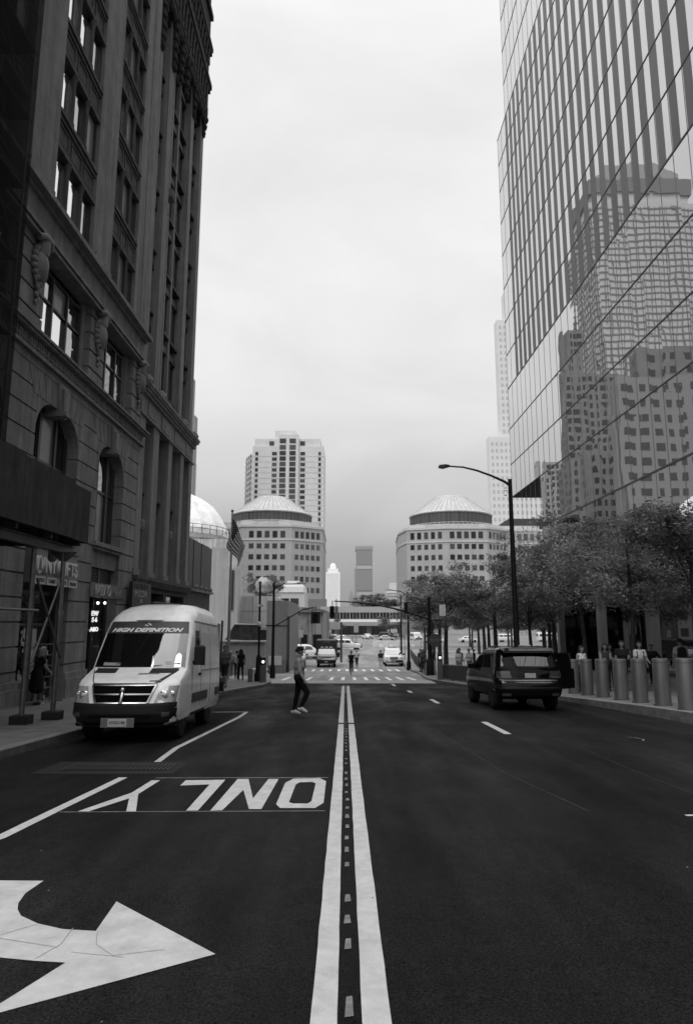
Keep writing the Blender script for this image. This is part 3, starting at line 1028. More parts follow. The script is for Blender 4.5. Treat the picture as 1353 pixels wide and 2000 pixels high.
tc_.build('crowning_cornice', mat('sooty_terracotta', 0.035, 0.9, noise=0.3, scale=3, bump=.02, bscale=7), pb, smooth=40)
ar = MB()
for (a, b) in ((29.75, 31.05), (31.85, 35.75), (36.45, 38.3)):
    m_, r_ = (a + b) / 2, (b - a) / 2
    arc = [(m_ - r_ * math.cos(t), 33.6 - (.5 if r_ > 1 else 0) + min(r_, 1.4) * math.sin(t)) for t in [math.pi * k / 12 for k in range(13)]]
    ar.prism(arc + [(b, 36.4), (a, 36.4)], 'x', X0 - .7, X0 - .2)
ar.build('arch', MATS['sooty_terracotta'], pb)
# ground floor of the pier building
g = MB()
fbox(g, PY0, PY1, 2.95, 3.2, -0.7, -0.08)
for a, b in ((28.87, 29.2), (31.5, 32.0), (34.2, 34.7), (38.4, 39.0)):
    fbox(g, a, b, -2.1, 2.95, -0.72, -0.06)
g.build('ground_pier', M_STONE_D, pb)
for a, b in ((29.2, 31.5), (32.0, 34.2), (34.7, 38.4)):
    f = MB()
    zb = road(a) + .14
    fbox(f, a, b, zb, zb + .5, -.7, -.3); fbox(f, a, b, 2.3, 2.42, -.6, -.3); fbox(f, a, a + .08, zb + .5, 2.3, -.6, -.3); fbox(f, (a + b) / 2, (a + b) / 2 + .08, zb + .5, 2.3, -.6, -.3)
    fo = f.build('shop_front', M_FRAME, pb)
    p = MB(); p.face([(X0 - .45, a, zb), (X0 - .45, b, zb), (X0 - .45, b, 2.95), (X0 - .45, a, 2.95)]); p.build('pane', M_GLASS, fo)
ps = thing('shop_sign', 'black awning sign reading PIZZA above the van roof', 'shop sign', (X0, 30, 2.4))
b = MB(); fbox(b, 28.1, 30.75, 1.6, 3.28, .145, .30); b.build('sign_board', mat('sign_black', 0.012, 0.5), ps)
text_obj('PRONTO', 'lettering', mat('very_faint_lettering', 0.07), (X0 + .305, 28.3, 3.0), F_R, F_UP, 2.0, .24, ps, bold=.02)
text_obj('PIZZA', 'lettering', mat('dim_lettering', 0.34), (X0 + .305, 28.4, 2.66), F_R, F_UP, 1.75, .26, ps, bold=.0)
ly = MB(); fbox(ly, 29.2, 29.4, 2.4, 2.56, .30, .32); ly.build('slice_emblem', MATS['dim_lettering'], ps)
bb = thing('awning', 'pale grey shop fascia band beside the PIZZA sign', 'shop fascia', (X0, 33.5, 2.4))
b = MB(); fbox(b, 31.45, 36.4, 2.05, 2.45, -.05, .22); fbox(b, 31.45, 36.4, 2.45, 2.52, -.05, .3); b.build('fascia', mat('fascia_grey', 0.12, 0.6, noise=.2), bb)
b = MB(); b.prism([(X0 + .22, 2.05), (X0 + .9, 1.6), (X0 + .9, 1.5), (X0 + .2, 1.5)], 'y', 31.45, 36.4); b.build('canopy', M_DIM, bb)

# ------------------------------------------------------------------ low block with dark panels
lw = thing('low_building', 'low block with dark sheet metal upper panels beyond the pier building', 'building', (X0 - 3, 42, road(42)))
LY0, LY1 = 39.02, 45.7
b = MB(); fbox(b, LY0, LY1, -2.6, 3.4, -8, -.05); b.build('wall', M_STONE_D, lw)
b = MB()
k = LY0
while k < LY1 - .3:
    fbox(b, k, min(LY1, k + 1.08), 3.55, 6.55, -8, .02 if int(k * 3) % 2 else .05); k += 1.1
b.build('metal_panel', mat('dark_sheet_metal', 0.022, 0.5, noise=.2, scale=1, streak=.3), lw)
b = MB(); fbox(b, LY0, LY1, 3.4, 3.55, -.3, .2)
for y in (40.2, 41.6, 43, 44.6): b.lathe([(.1, 0), (.14, .12), (.05, .25)], (X0 + .22, y, 3.55), 8)
b.build('ledge', M_STONE, lw)
b = MB()
for a in (39.6, 41.7, 43.8): fbox(b, a, a + 1.5, -1.6, 1.6, -.05, .03)
b.build('door', M_DARKSTEEL, lw)

# ------------------------------------------------------------------ netted scaffold on the neighbour house
nb = thing('scaffold', 'tall dark scaffold wrapped in black netting at the street edge', 'scaffold', (-8.8, 12, 5.0))
SX = -8.3
st_ = MB()
for y in (5.4, 7.4, 9.4, 11.4, 13.4, 15.25):
    for x in (SX, SX - .9):
        st_.tube([(x, y, 4.9), (x, y, 44)], .03, 6)
st_.build('standard', M_DARKSTEEL, nb)
ld = MB(); pl = MB()
for k in range(19):
    z = 6.6 + 2.0 * k
    for x in (SX, SX - .9):
        ld.tube([(x, 5.2, z), (x, 15.4, z)], .025, 6)
        ld.tube([(x, 5.2, z + 1.0), (x, 15.4, z + 1.0)], .02, 6)
    ld.tube([(SX, 5.4, z), (SX, 7.4, z + 2)], .02, 6); ld.tube([(SX, 11.4, z), (SX, 13.4, z + 2)], .02, 6); ld.tube([(SX, 13.4, z + 2), (SX, 15.25, z)], .02, 6)
    pl.box(SX - .92, SX - .02, 5.2, 15.35, z + .03, z + .07)
ld.build('ledger', M_DARKSTEEL, nb)
pl.build('plank', mat('scaffold_plank', 0.03, .9), nb)
nm = bpy.data.materials.new('black_netting')
nm.use_nodes = True
_nt = nm.node_tree
_b = _nt.nodes['Principled BSDF']
_b.inputs['Base Color'].default_value = (.006, .006, .006, 1); _b.inputs['Roughness'].default_value = .9; _b.inputs['Specular IOR Level'].default_value = .1
_b.inputs['Alpha'].default_value = .62
net = MB()
rows = []
for k in range(20):
    z = 5.0 + 2.0 * k
    rows.append([(SX + .05 + (.03 if j % 2 else -.0) + rng.uniform(-.012, .012), 5.2 + 10.2 * j / 10, z) for j in range(11)])
net.grid(rows)
rows = [[(SX + .05 - j * .33, 15.42 + rng.uniform(-.02, .02), 5.0 + 2 * k) for j in range(4)] for k in range(20)]
net.grid(rows)
net.build('netting', nm, nb, keep=True)

# ------------------------------------------------------------------ sidewalk shed
sh_ = thing('sidewalk_shed', 'plywood sidewalk shed on steel posts above the pavement', 'sidewalk shed', (-7.5, 12, road(12) + .14))
M_PLY = mat('weathered_plywood', 0.04, 0.85, noise=.35, scale=3, stretch=(1, 1, .5), streak=.25)
p = MB()
for k in range(5):
    y1 = 15.2 - 2.44 * k
    p.box(-6.44, -6.40, y1 - 2.42, y1, 3.52, 4.88 + (.04 if k % 2 else 0))
p.box(-6.44, -6.40, 15.2, 16.15, 3.50, 4.80)
p.box(-9.2, -6.46, 16.13, 16.17, 3.5, 4.80)
p.build('parapet', M_PLY, sh_)
d = MB()
d.box(-9.3, -6.46, 3.0, 16.1, 3.62, 3.72)
for k in range(9):
    d.box(-9.25, -6.47, 3.4 + 1.55 * k, 3.5 + 1.55 * k, 3.40, 3.61)
d.build('deck', M_PLY, sh_)
bm_ = MB()
for x in (-6.75, -8.95):
    bm_.box(x - .07, x + .07, 3.0, 16.1, 3.2, 3.22); bm_.box(x - .07, x + .07, 3.0, 16.1, 3.38, 3.40); bm_.box(x - .01, x + .01, 3.0, 16.1, 3.22, 3.38)
bm_.build('beam', M_DARKSTEEL, sh_)
for x, y, zt in ((-6.84, 14.33, 3.2), (-6.62, 15.33, 3.2), (-8.95, 15.33, 3.2), (-6.84, 11.9, 3.2), (-6.84, 9.4, 3.2), (-8.95, 11.0, 3.2)):
    g0 = road(y) + .145
    q = MB()
    q.tube([(x, y, g0 + .18), (x, y, zt)], .055, 12)
    q.box(x - .12, x + .12, y - .12, y + .12, zt - .02, zt + .0)
    po = q.build('post', M_STEEL, sh_, smooth=40)
    q = MB()
    q.bbox(x - .19, x + .19, y - .16, y + .16, g0 - .012, g0 + .18, .01)
    q.build('timber_base', mat('timber_block', .03, .9, noise=.3), po)
    q = MB()
    q.tube([(x + .055, y, g0 + .42), (x + .2, y, g0 + .42)], .022, 6)
    q.tube([(x, y, 1.75 - .02), (x, y, 1.85)], .075, 10)
    q.build('clamp', M_STEEL, po)
pr_ = MB(); pr_.prism([(-6.62 - .30, 3.2), (-6.62 + .30, 3.2), (-6.62 + .06, 2.98), (-6.62 - .06, 2.98)], 'y', 15.28, 15.38)
pr_.build('bracket', M_DARKSTEEL, sh_)
for a, b_, m in (((-6.64, 15.27, 2.46), (-6.74, 14.36, .72), M_STEEL), ((-6.77, 14.42, 2.5), (-6.56, 15.37, .77), M_DARKSTEEL)):
    q = MB(); q.tube([a, b_], .028, 8); q.build('brace', m, sh_, smooth=40)
for a, b_ in (((-6.72, 14.45, 1.83), (-6.90, 4.0, 1.9)), ((-6.74, 14.6, 3.24), (-6.95, 4.0, 3.14))):
    q = MB(); q.tube([a, b_], .03, 8); q.build('rail', M_STEEL, sh_, smooth=40)
bg = MB()
bg.loft([[(-6.97 + r * math.cos(t) * (1 + .25 * math.sin(3 * t)), 15.5 + r * math.sin(t), z) for t in [2 * math.pi * k / 10 for k in range(10)]] for r, z in ((.02, 3.7), (.09, 3.6), (.12, 3.4), (.10, 3.2), (.11, 3.05), (.05, 2.98))])
tag(bg.build('plastic_bag', mat('grey_film', .13, .4), smooth=60), 'limp plastic bag caught under the deck of the sidewalk shed', 'plastic bag')

# ------------------------------------------------------------------ glass tower
TX = 14.0
tw = thing('glass_tower', 'mirror glass tower with dark vertical louvre stripes and an overhanging corner', 'tower', (TX + 12, 25, road(25)))
M_TG = glass_mat('tower_mirror_glass', 0.13, 0.92, 0.42, bump=0.007, bscale=0.33, pane=(1.25, 3.15), warp=0.006)
M_TGS = glass_mat('tower_edge_glass', 0.10, 0.92, 0.5, bump=0.003, bscale=0.4)
M_JOINT = mat('tower_joint', 0.04, 0.5)
M_LOUV = mat('tower_louvre', 0.085, 0.45, noise=.1, scale=1, var=.25)
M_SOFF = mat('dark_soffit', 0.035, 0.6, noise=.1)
TYB, TYC, TYU, TYN = -24.0, 54.4, 51.5, 46.3          # near end, far corner, upper corner, foot of the notch
b = MB()
b.box(TX + .25, TX + 34, TYB, TYN - .2, 5.5, 11.95)
b.box(TX + .25, TX + 34, TYB, TYC - .2, 11.98, 45.4)
b.box(TX + .25, TX + 34, TYB, TYU - .2, 45.4, 80)
b.build('tower_core', mat('tower_core', 0.03, .6), tw)
LINES = [5.46, 8.3, 11.95, 14.75, 17.85, 21.45, 24.5, 27.6, 30.75, 33.95, 37.15, 40.3, 42.95, 45.6, 48.9, 52.2, 55.5, 58.8, 62, 65.3, 68.6, 72, 75.4, 78.8]
for k in range(len(LINES) - 1):
    z0, z1 = LINES[k], LINES[k + 1]
    far = TYN if z1 <= 11.96 else (TYC if z1 <= 45.7 else TYU)
    g = MB()
    g.face([(TX, TYB, z0), (TX, far, z0), (TX, far, z1), (TX, TYB, z1)])
    g.face([(TX, far, z0), (TX + 34, far, z0), (TX + 34, far, z1), (TX, far, z1)])
    g.build('glass_band', M_TG, tw)
j = MB()
for k, z in enumerate(LINES):
    far = TYN if z < 11.9 else (TYC if z <= 45.7 else TYU)
    t = .045 if z in (8.3, 21.45) else .028
    j.box(TX - .03, TX + .02, TYB, far + .02, z - t, z + t)
    j.box(TX - .03, TX + 34, far - .02, far + .03, z - t, z + t)
j.build('floor_joint', M_JOINT, tw)
v = MB()
y = TYU
while y > 8:
    v.box(TX - .012, TX + .01, y - .012, y + .012, 5.5, 78)
    y -= 1.25
for y in (TYC - .01, TYC - 1.4): v.box(TX - .012, TX + .01, y - .012, y + .012, 12, 45.6)
v.build('glass_joint', mat('thin_joint', 0.12, .5), tw)
y = TYU
while y > 12:
    L_ = MB()
    for k in range(len(LINES) - 1):
        if 21.4 < LINES[k] < 45.0:
            sft = .04 * math.sin(k * 2.1)
            L_.box(TX - .010, TX + .005, y - .66 + sft, y - .04 + sft, LINES[k] + .02, LINES[k + 1] - .02)
    L_.build('louvre_strip', M_LOUV, tw)
    y -= 1.25
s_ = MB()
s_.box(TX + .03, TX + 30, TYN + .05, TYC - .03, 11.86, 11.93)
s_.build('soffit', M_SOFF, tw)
# recessed lobby behind columns
lo = MB()
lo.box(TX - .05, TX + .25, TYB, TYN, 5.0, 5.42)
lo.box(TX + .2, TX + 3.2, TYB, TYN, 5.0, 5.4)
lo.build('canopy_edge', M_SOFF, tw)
lo = MB()
lo.face([(TX + 3, TYB, -2.4), (TX + 3, TYN, -2.4), (TX + 3, TYN, 5.4), (TX + 3, TYB, 5.4)])
lo.face([(TX + .92, TYN - .3, -2.4), (TX + 34, TYN - .3, -2.4), (TX + 34, TYN - .3, 5.4), (TX + .92, TYN - .3, 5.4)])
lo.build('lobby_glass', glass_mat('dark_lobby_glass', 0.006, .35, .10), tw)
for a, b_ in ((43.9, 44.4), (36.8, 37.3), (30.6, 31.2), (24.2, 24.8), (17.4, 18.0)):
    c = MB(); c.bbox(TX, TX + .42, a, b_, -2.5, 5.1, .03)
    c.build('column', mat('column_cladding', 0.15, .4, noise=.1, scale=2), tw)
c = MB(); c.box(TX + .5, TX + .95, 29.4, 29.5, -2.4, .55); c.build('lobby_panel', mat('lobby_panel', 0.07, .4), tw)

# ------------------------------------------------------------------ generic gridded blocks
def block(name, label, x0, x1, y0, y1, z1, base=-3.2, wall_m=None, win_m=None, fh=4.0, bw=4.0, wf=.55, hf=.5, faces='sew', zmin=None, proud=.06, group=None, cat='building', parts=True, zmax=None, skip=None):
    """plain block with inset-looking windows on the faces that can be seen: s = towards the camera, e/w = sides"""
    t = thing(name, label, cat, ((x0 + x1) / 2, (y0 + y1) / 2, base), group)
    b = MB(); b.box(x0, x1, y0, y1, base, z1)
    b.build('wall', wall_m, t)
    zb = base if zmin is None else zmin
    zt = z1 if zmax is None else zmax
    nf = int((zt - zb - .5) / fh)
    w = MB()
    for k in range(nf):
        za = zt - 1.0 - (k + 1) * fh + fh * (1 - hf) / 2
        zc = za + fh * hf
        for fc_ in faces:
            lo_, hi = (x0, x1) if fc_ == 's' else (y0, y1)
            nb_ = max(1, int((hi - lo_ - .5) / bw))
            pad = (hi - lo_ - nb_ * bw) / 2
            for q in range(nb_):
                if skip and skip(fc_, q, nb_, k): continue
                a = lo_ + pad + q * bw + bw * (1 - wf) / 2
                c = a + bw * wf
                if fc_ == 's': w.box(a, c, y0 - proud, y0 + .1, za, zc)
                elif fc_ == 'e': w.box(x1 - .1, x1 + proud, a, c, za, zc)
                else: w.box(x0 - proud, x0 + .1, a, c, za, zc)
    o = w.build('windows', win_m, t)
    tag(o, kind='stuff')
    return t
M_PALE = mat('hazy_pale_stone', 0.50, .8, noise=.08, scale=.1)
M_PALEW = mat('hazy_pale_window', 0.30, .4)

# the pale setback tower behind the dome building
pt = thing('setback_tower', 'tall pale office tower with setbacks rising behind the glass tower edge', 'tower', (115, 440, -3.2))
M_PT = mat('pale_tower_stone', 0.74, .8, noise=.06, scale=.05)  # distance haze is mixed into the pale stone and window colours
b = MB()
b.box(94, 170, 420, 428, -3.2, 122)
b.box(102.5, 165, 421, 429, 122, 205)
b.box(108.5, 160, 422, 429.5, 205, 226)
b.build('wall', M_PT, pt)
w = MB()
for (xa, xb, y, za, zb_) in ((94, 150, 420, 0, 120), (102.5, 150, 421, 124, 203), (108.5, 150, 422, 207, 224)):
    z = za
    while z < zb_ - 4:
        x = xa + 1.4
        while x < xb - 2:
            w.box(x, x + 1.5, y - .1, y + .1, z + 1, z + 3.2); x += 3.0
        z += 4.6
tag(w.build('windows', mat('pale_tower_window', 0.52, .4), pt), kind='stuff')

# ------------------------------------------------------------------ dome roofed buildings
M_DOMEW = mat('beige_granite', 0.41, .8, noise=.08, scale=.25, streak=.08)
M_DOMEW2 = mat('light_granite', 0.55, .8, noise=.06, scale=.25)
M_COPPER = mat('patinated_roof', 0.46, .6, noise=.15, scale=.3, streak=.45)
M_DWIN = glass_mat('office_window', 0.03, .5, .25)
M_DRUM = mat('dark_drum_glazing', 0.075, .4, noise=.4, scale=.8, stretch=(1, 1, .05))
def dome_building(label, cx, cy, half, R1, z_roof, z_par, facets, base=-3.2, rad=None, wing=None, chamfer=None, zb_low=9.5, skip_low=0):
    t = thing('domed_building', label, 'building', (cx, cy, base))
    # plan polygon, counter-clockwise starting at the south-west
    P = facets
    b = MB(); b.prism([(x, y) for x, y in P], 'z', base, z_roof); b.build('wall', M_DOMEW, t)
    c = MB()
    def off(P, d):
        ctr = Vector((sum(p[0] for p in P) / len(P), sum(p[1] for p in P) / len(P)))
        return [tuple(ctr + (Vector(p) - ctr) * (1 + d / (Vector(p) - ctr).length)) for p in P]
    for z, h, d in ((z_roof - 5.6, .5, .25), (z_roof - .6, .8, .35), (zb_low - .6, .5, .3)):
        c.prism(off(P, d), 'z', z, z + h)
    c.build('string_course', M_DOMEW2, t)
    # parapet terrace with square coffers
    pz = MB(); pz.prism(off(P, -1.6), 'z', z_roof, z_par); pz.build('terrace', M_DOMEW2, t)
    return t, P
def facade_windows(t, A, B, zs, n, ww, wh, m, pad=1.6, first=True):
    """a row of windows for every z in zs, along A-B, each its own part"""
    A, B = Vector(A), Vector(B)
    d = (B - A); Ln = d.length; d.normalize()
    nrm = Vector((d.y, -d.x))
    for i, z in enumerate(zs):
        hh = wh * (1.35 if (i == 0 and first) else 1)
        for k in range(n):
            s = pad + (Ln - 2 * pad) * (k + .5) / n
            c = A + d * s
            a, b_ = c - d * ww / 2, c + d * ww / 2
            mb = MB()
            o1, o0 = nrm * .06, nrm * -.3
            mb.loft([[(a.x + o0.x, a.y + o0.y, z), (b_.x + o0.x, b_.y + o0.y, z), (b_.x + o0.x, b_.y + o0.y, z + hh), (a.x + o0.x, a.y + o0.y, z + hh)],
                     [(a.x + o1.x, a.y + o1.y, z), (b_.x + o1.x, b_.y + o1.y, z), (b_.x + o1.x, b_.y + o1.y, z + hh), (a.x + o1.x, a.y + o1.y, z + hh)]])
            mb.build('window', m, t)
M_WA, M_WB = mat('office_window_dark', 0.04, .25, var=.8), mat('office_window_mid', 0.08, .25, var=.7)
def dome_top(t, cx, cy, z, zt, r, rt, zdrum):
    d = MB(); d.lathe([(r, z), (r, zdrum)], (cx, cy, 0), 48); d.build('drum', M_DRUM, t, smooth=30)
    d = MB(); d.lathe([(r + .3, zdrum - .1), (r + .5, zdrum + .3), (r * .97, zdrum + .9), (rt, zt), (rt * .9, zt + .35), (.5, zt + .5)], (cx, cy, 0), 48)
    ro = d.build('dome_roof', M_COPPER, t, smooth=30)
    s_ = MB()
    for k in range(48):
        a = 2 * math.pi * k / 48
        ca, sa = math.cos(a), math.sin(a)
        s_.tube([(cx + r * .97 * ca, cy + r * .97 * sa, zdrum + .95), (cx + rt * ca, cy + rt * sa, zt + .05)], .10, 4)
    s_.build('roof_seams', mat('roof_seam', .36, .6), ro)
    m_ = MB()
    for k in range(60):
        a = 2 * math.pi * k / 60
        m_.box(cx + (r + .03) * math.cos(a) - .12, cx + (r + .03) * math.cos(a) + .12, cy + (r + .03) * math.sin(a) - .12, cy + (r + .03) * math.sin(a) + .12, z, zdrum)
    m_.build('drum_mullions', mat('drum_mullion', .13, .5), t)
    rl = MB()
    rr = r + 2.2
    for k in range(64):
        a = 2 * math.pi * k / 64
        rl.tube([(cx + rr * math.cos(a), cy + rr * math.sin(a), z - 2.6), (cx + rr * math.cos(a), cy + rr * math.sin(a), z + .2)], .12, 4)
    for zz_ in (z - 1.0, z + .2):
        ring = [(cx + rr * math.cos(2 * math.pi * k / 64), cy + rr * math.sin(2 * math.pi * k / 64), zz_) for k in range(65)]
        rl.tube(ring, .1, 4)
    rl.build('terrace_railing', M_DOMEW2, t)
# left hand one
FZ = [32.0 - 4.02 * k for k in range(6)]
PL = [(-38.5, 240), (-20.2, 240), (-9.0, 248), (-9.0, 285), (-60, 285), (-50, 244), (-43, 246)]
tl, P = dome_building('beige office building with a truncated conical roof before the apartment tower', -27.5, 262, 0, 0, 36.6, 38.6, PL)
facade_windows(tl, (-37.9, 240), (-20.6, 240), FZ, 5, 1.75, 1.85, M_WA, pad=1.4)
facade_windows(tl, (-20.2, 240), (-9.0, 248), FZ, 5, 1.5, 1.85, M_WB, pad=1.0)
facade_windows(tl, (-43, 246), (-38.5, 240), FZ[:3], 1, 1.2, 1.85, M_WB, pad=.8)
dome_top(tl, -29.6, 258.5, 38.6, 49.8, 15.6, 6.6, 42.5)
lw_ = MB(); lw_.box(-13.5, -7.2, 236, 242, -3.2, 9.4); lw_.build('low_wing', mat('dark_granite', .21, .7, noise=.1), tl)
# right hand one
FZ2 = [32.2 - 4.0 * k for k in range(6)]
PR = [(20.9, 262), (23.0, 249), (37.2, 244), (52.6, 244), (62, 251), (76, 251), (76, 290), (22, 290)]
tr, P = dome_building('beige office building with a truncated conical roof above the memorial trees', 45, 265, 0, 0, 36.4, 38.0, PR)
facade_windows(tr, (23.0, 249), (37.2, 244), FZ2, 5, 1.5, 1.9, M_WA, pad=.9)
facade_windows(tr, (37.2, 244), (52.6, 244), FZ2, 5, 1.75, 1.9, M_WA, pad=1.0)
facade_windows(tr, (52.6, 244), (62, 251), FZ2[:3], 5, 1.2, 1.9, M_WB, pad=.8)
facade_windows(tr, (62, 251), (76, 251), FZ2[:3], 5, 1.5, 1.9, M_WB, pad=.8)
dome_top(tr, 42.0, 262, 38.2, 50.6, 16.2, 6.8, 42.8)
lw_ = MB(); lw_.box(64, 78, 256, 275, 37.8, 41.5); lw_.build('roof_storey', mat('dark_roof_storey', .06, .6), tr)
lw_ = MB(); lw_.box(22.2, 40, 244.5, 250, -3.2, 9.2); lw_.build('low_wing', MATS['dark_granite'], tr)
facade_windows(tr, (23, 244.5), (40, 244.5), [5.2, 1.2], 6, 1.5, 1.9, M_WA, pad=.9, first=False)

# apartment tower
ap = thing('apartment_tower', 'pale slab apartment tower with dark window columns behind the conical roof', 'tower', (-33, 365, -3.2))
M_APT = mat('apartment_concrete', 0.66, .85, noise=.06, scale=.2, streak=.08)
b = MB()
b.box(-51.5, -12.4, 350, 378, -3.2, 96.5)
b.box(-50.5, -14.2, 351, 377, 96.5, 101)
b.prism([(-58, 378), (-56.6, 360), (-51.5, 350), (-51.5, 378)], 'z', -3.2, 92)
b.box(-39.5, -28, 352, 374, 101, 106)
b.box(-37.2, -26.2, 349, 352, -3.2, 103)
b.build('wall', M_APT, ap)
M_AW = mat('apartment_window', 0.05, .3, var=.8)
for k in range(28):
    z = 91.4 - 3.05 * k
    if z < 30: break
    for x, w_ in ((-50, 1.6), (-40.8, 2.6), (-25.3, 2.6), (-15.4, 1.4)):
        q = MB(); q.box(x, x + w_, 349.9, 350.2, z, z + 1.9); q.build('window', M_AW, ap)
    for x in (-36.6, -31.2):
        q = MB(); q.box(x, x + 3.4, 348.85, 349.2, z - .2, z + 2.2); q.build('window', M_AW, ap)
for x, w_ in ((-36.6, 3.4), (-31.2, 3.4)):
    for z in (94.4, 98.0):
        q = MB(); q.box(x, x + w_, 348.85, 349.2, z, z + 2.6); q.build('window', M_AW, ap)
for x in (-42.5, -25.5):
    q = MB(); q.box(x, x + 2.6, 350.8, 351.2, 97.2, 99.6); q.build('window', M_AW, ap)
rb = MB()
for k in range(24):
    z = 90.9 - 3.05 * k
    rb.box(-51.6, -12.3, 349.94, 350.1, z - .25, z - .1)
    for q in range(6):
        rb.box(-58.2 + q * 1.02, -57.95 + q * 1.02, 368 - q * 3.2, 368.4 - q * 3.2, z, z + 2)
rb.build('floor_band', mat('apartment_band', .40, .8), ap)
sw_ = MB()
for k in range(24):
    z = 90.4 - 3.05 * k
    for q in range(3):
        A, B_ = Vector((-56.6, 360)), Vector((-51.5, 350))
        c = A + (B_ - A) * (.18 + .3 * q); d = (B_ - A).normalized() * .8; n_ = Vector((d.y, -d.x)).normalized() * .1
        sw_.loft([[(c.x - d.x - n_.x, c.y - d.y - n_.y, z), (c.x + d.x - n_.x, c.y + d.y - n_.y, z), (c.x + d.x - n_.x, c.y + d.y - n_.y, z + 1.9), (c.x - d.x - n_.x, c.y - d.y - n_.y, z + 1.9)],
                  [(c.x - d.x + n_.x, c.y - d.y + n_.y, z), (c.x + d.x + n_.x, c.y + d.y + n_.y, z), (c.x + d.x + n_.x, c.y + d.y + n_.y, z + 1.9), (c.x - d.x + n_.x, c.y - d.y + n_.y, z + 1.9)]])
tag(sw_.build('side_windows', M_AW, ap), kind='stuff')

# far shore towers; distance haze is mixed into their flat greys
gt = thing('banded_tower', 'distant grey office tower with light and dark bands across the river', 'tower', (40, 1500, -3.2))
b = MB(); b.box(22, 59, 1500, 1540, -3.2, 168); b.box(20.5, 60.5, 1499, 1541, 163, 170)
b.box(18.5, 22, 1502, 1538, -3.2, 120)
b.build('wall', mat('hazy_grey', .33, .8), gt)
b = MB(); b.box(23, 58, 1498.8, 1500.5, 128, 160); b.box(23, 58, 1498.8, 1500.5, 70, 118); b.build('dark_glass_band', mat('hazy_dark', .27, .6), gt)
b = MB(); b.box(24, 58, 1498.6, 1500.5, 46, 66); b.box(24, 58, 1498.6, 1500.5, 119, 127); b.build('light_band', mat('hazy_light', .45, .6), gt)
b = MB()
for k in range(9): b.box(23 + 4.2 * k, 24.5 + 4.2 * k, 1505, 1506, 168, 173)
b.box(19.5, 61, 1499.5, 1500, 168, 173); b.build('crown', mat('hazy_crown', .42, .7), gt)
wt = thing('white_tower', 'distant white tower with a stepped rounded top', 'tower', (-31, 1500, -3.2))
b = MB()
b.box(-47, -15, 1500, 1525, -3.2, 112); b.box(-43, -19, 1501, 1524, 112, 120); b.box(-38, -24, 1503, 1522, 120, 126)
b.lathe([(7, 126), (5.5, 130), (2, 133)], (-31, 1512, 0), 16)
b.build('wall', mat('bright_white_stone', .92, .7), wt)
b = MB()
for k in range(34):
    for x in (-44, -39.5, -35, -30.5, -26, -21.5): b.box(x, x + 2.4, 1499.6, 1500.3, 8 + 3 * k, 9.6 + 3 * k)
tag(b.build('windows', mat('white_tower_window', .62, .5), wt), kind='stuff')
ot = thing('far_building', 'small distant white block with a cap roof above the tree line', 'building', (101, 1400, -3.2))
b = MB(); b.box(90, 116, 1400, 1420, -3.2, 66); b.box(84, 122, 1398, 1422, 60, 64); b.box(92, 112, 1400, 1420, 66, 82)
b.build('wall', mat('far_white', .62, .7), ot)
b = MB(); b.box(90.5, 115, 1399.8, 1400.2, 40, 56); b.build('window_band', mat('far_band', .45, .7), ot)
ot = thing('far_building', 'distant low grey block at the foot of the banded tower', 'building', (12, 1450, -3.2))
b = MB(); b.box(5, 30, 1450, 1470, -3.2, 58); b.box(62, 84, 1450, 1470, -3.2, 62); b.box(8, 14, 1452, 1456, 58, 66)
b.build('wall', mat('far_grey', .32, .7), ot)

# pedestrian bridge over the avenue
br = thing('pedestrian_bridge', 'covered pedestrian bridge with a band of dark windows across the far avenue', 'bridge', (5, 205, -3.2))
b = MB()
b.box(-8, 19, 200, 207, 4.15, 5.9); b.box(-8, 19, 200, 207, 1.3, 2.2)
b.build('girder', mat('bridge_grey', .38, .6, noise=.1, scale=.6), br)
b = MB(); b.prism([(199.2, 1.35), (199.9, 2.1), (207, 2.1), (207, .2), (199.6, .2)], 'x', -5.2, 16.5); b.build('deck_edge', mat('bridge_pale', .50, .6), br)
b = MB(); b.box(-8, 19, 200.25, 206.8, 2.2, 4.15); b.build('glazing', mat('bridge_glass', .03, .2), br)
for k in range(27):
    x = -8 + 1.0 * k
    q = MB(); q.box(x - (.1 if k % 3 == 0 else .05), x + (.1 if k % 3 == 0 else .05), 200.0, 200.3, 2.2, 4.15); q.build('window_mullion', MATS['bridge_grey'], br)
for x in (-3, 6.8, 16.8):
    q = MB(); q.box(x - .7, x + .7, 201.5, 205.5, -3.3, 1.35); q.build('pier', mat('bridge_pier', .2, .7), br)
# dark underside blocks beyond the bridge
db = thing('far_building', 'dark low entrance block behind the pedestrian bridge', 'building', (4, 238, -3.2))
b = MB(); b.box(-5, 14, 236, 243, -3.2, .6); b.build('wall', mat('dark_entrance', .02, .7), db)
b = MB()
for k in range(9): b.box(-4.5 + 2.1 * k, -4.4 + 2.1 * k, 235.9, 236.1, -3.2, .6)
b.build('mullion', mat('entrance_mullion', .08, .7), db)

# slab seen as a thin sliver beside the pier building
sl = block('setback_building', 'stepped stone apartment block glimpsed beside the pier building', -60, -36.9, 150, 153, 59.5, wall_m=mat('sliver_stone', .30, .8, noise=.1), win_m=M_WA, fh=3.6, bw=3.2, faces='s')
q = MB(); q.box(-36.9, -36.0, 150.5, 153, -3.2, 50); q.build('stair_bay', MATS['sliver_stone'], sl)

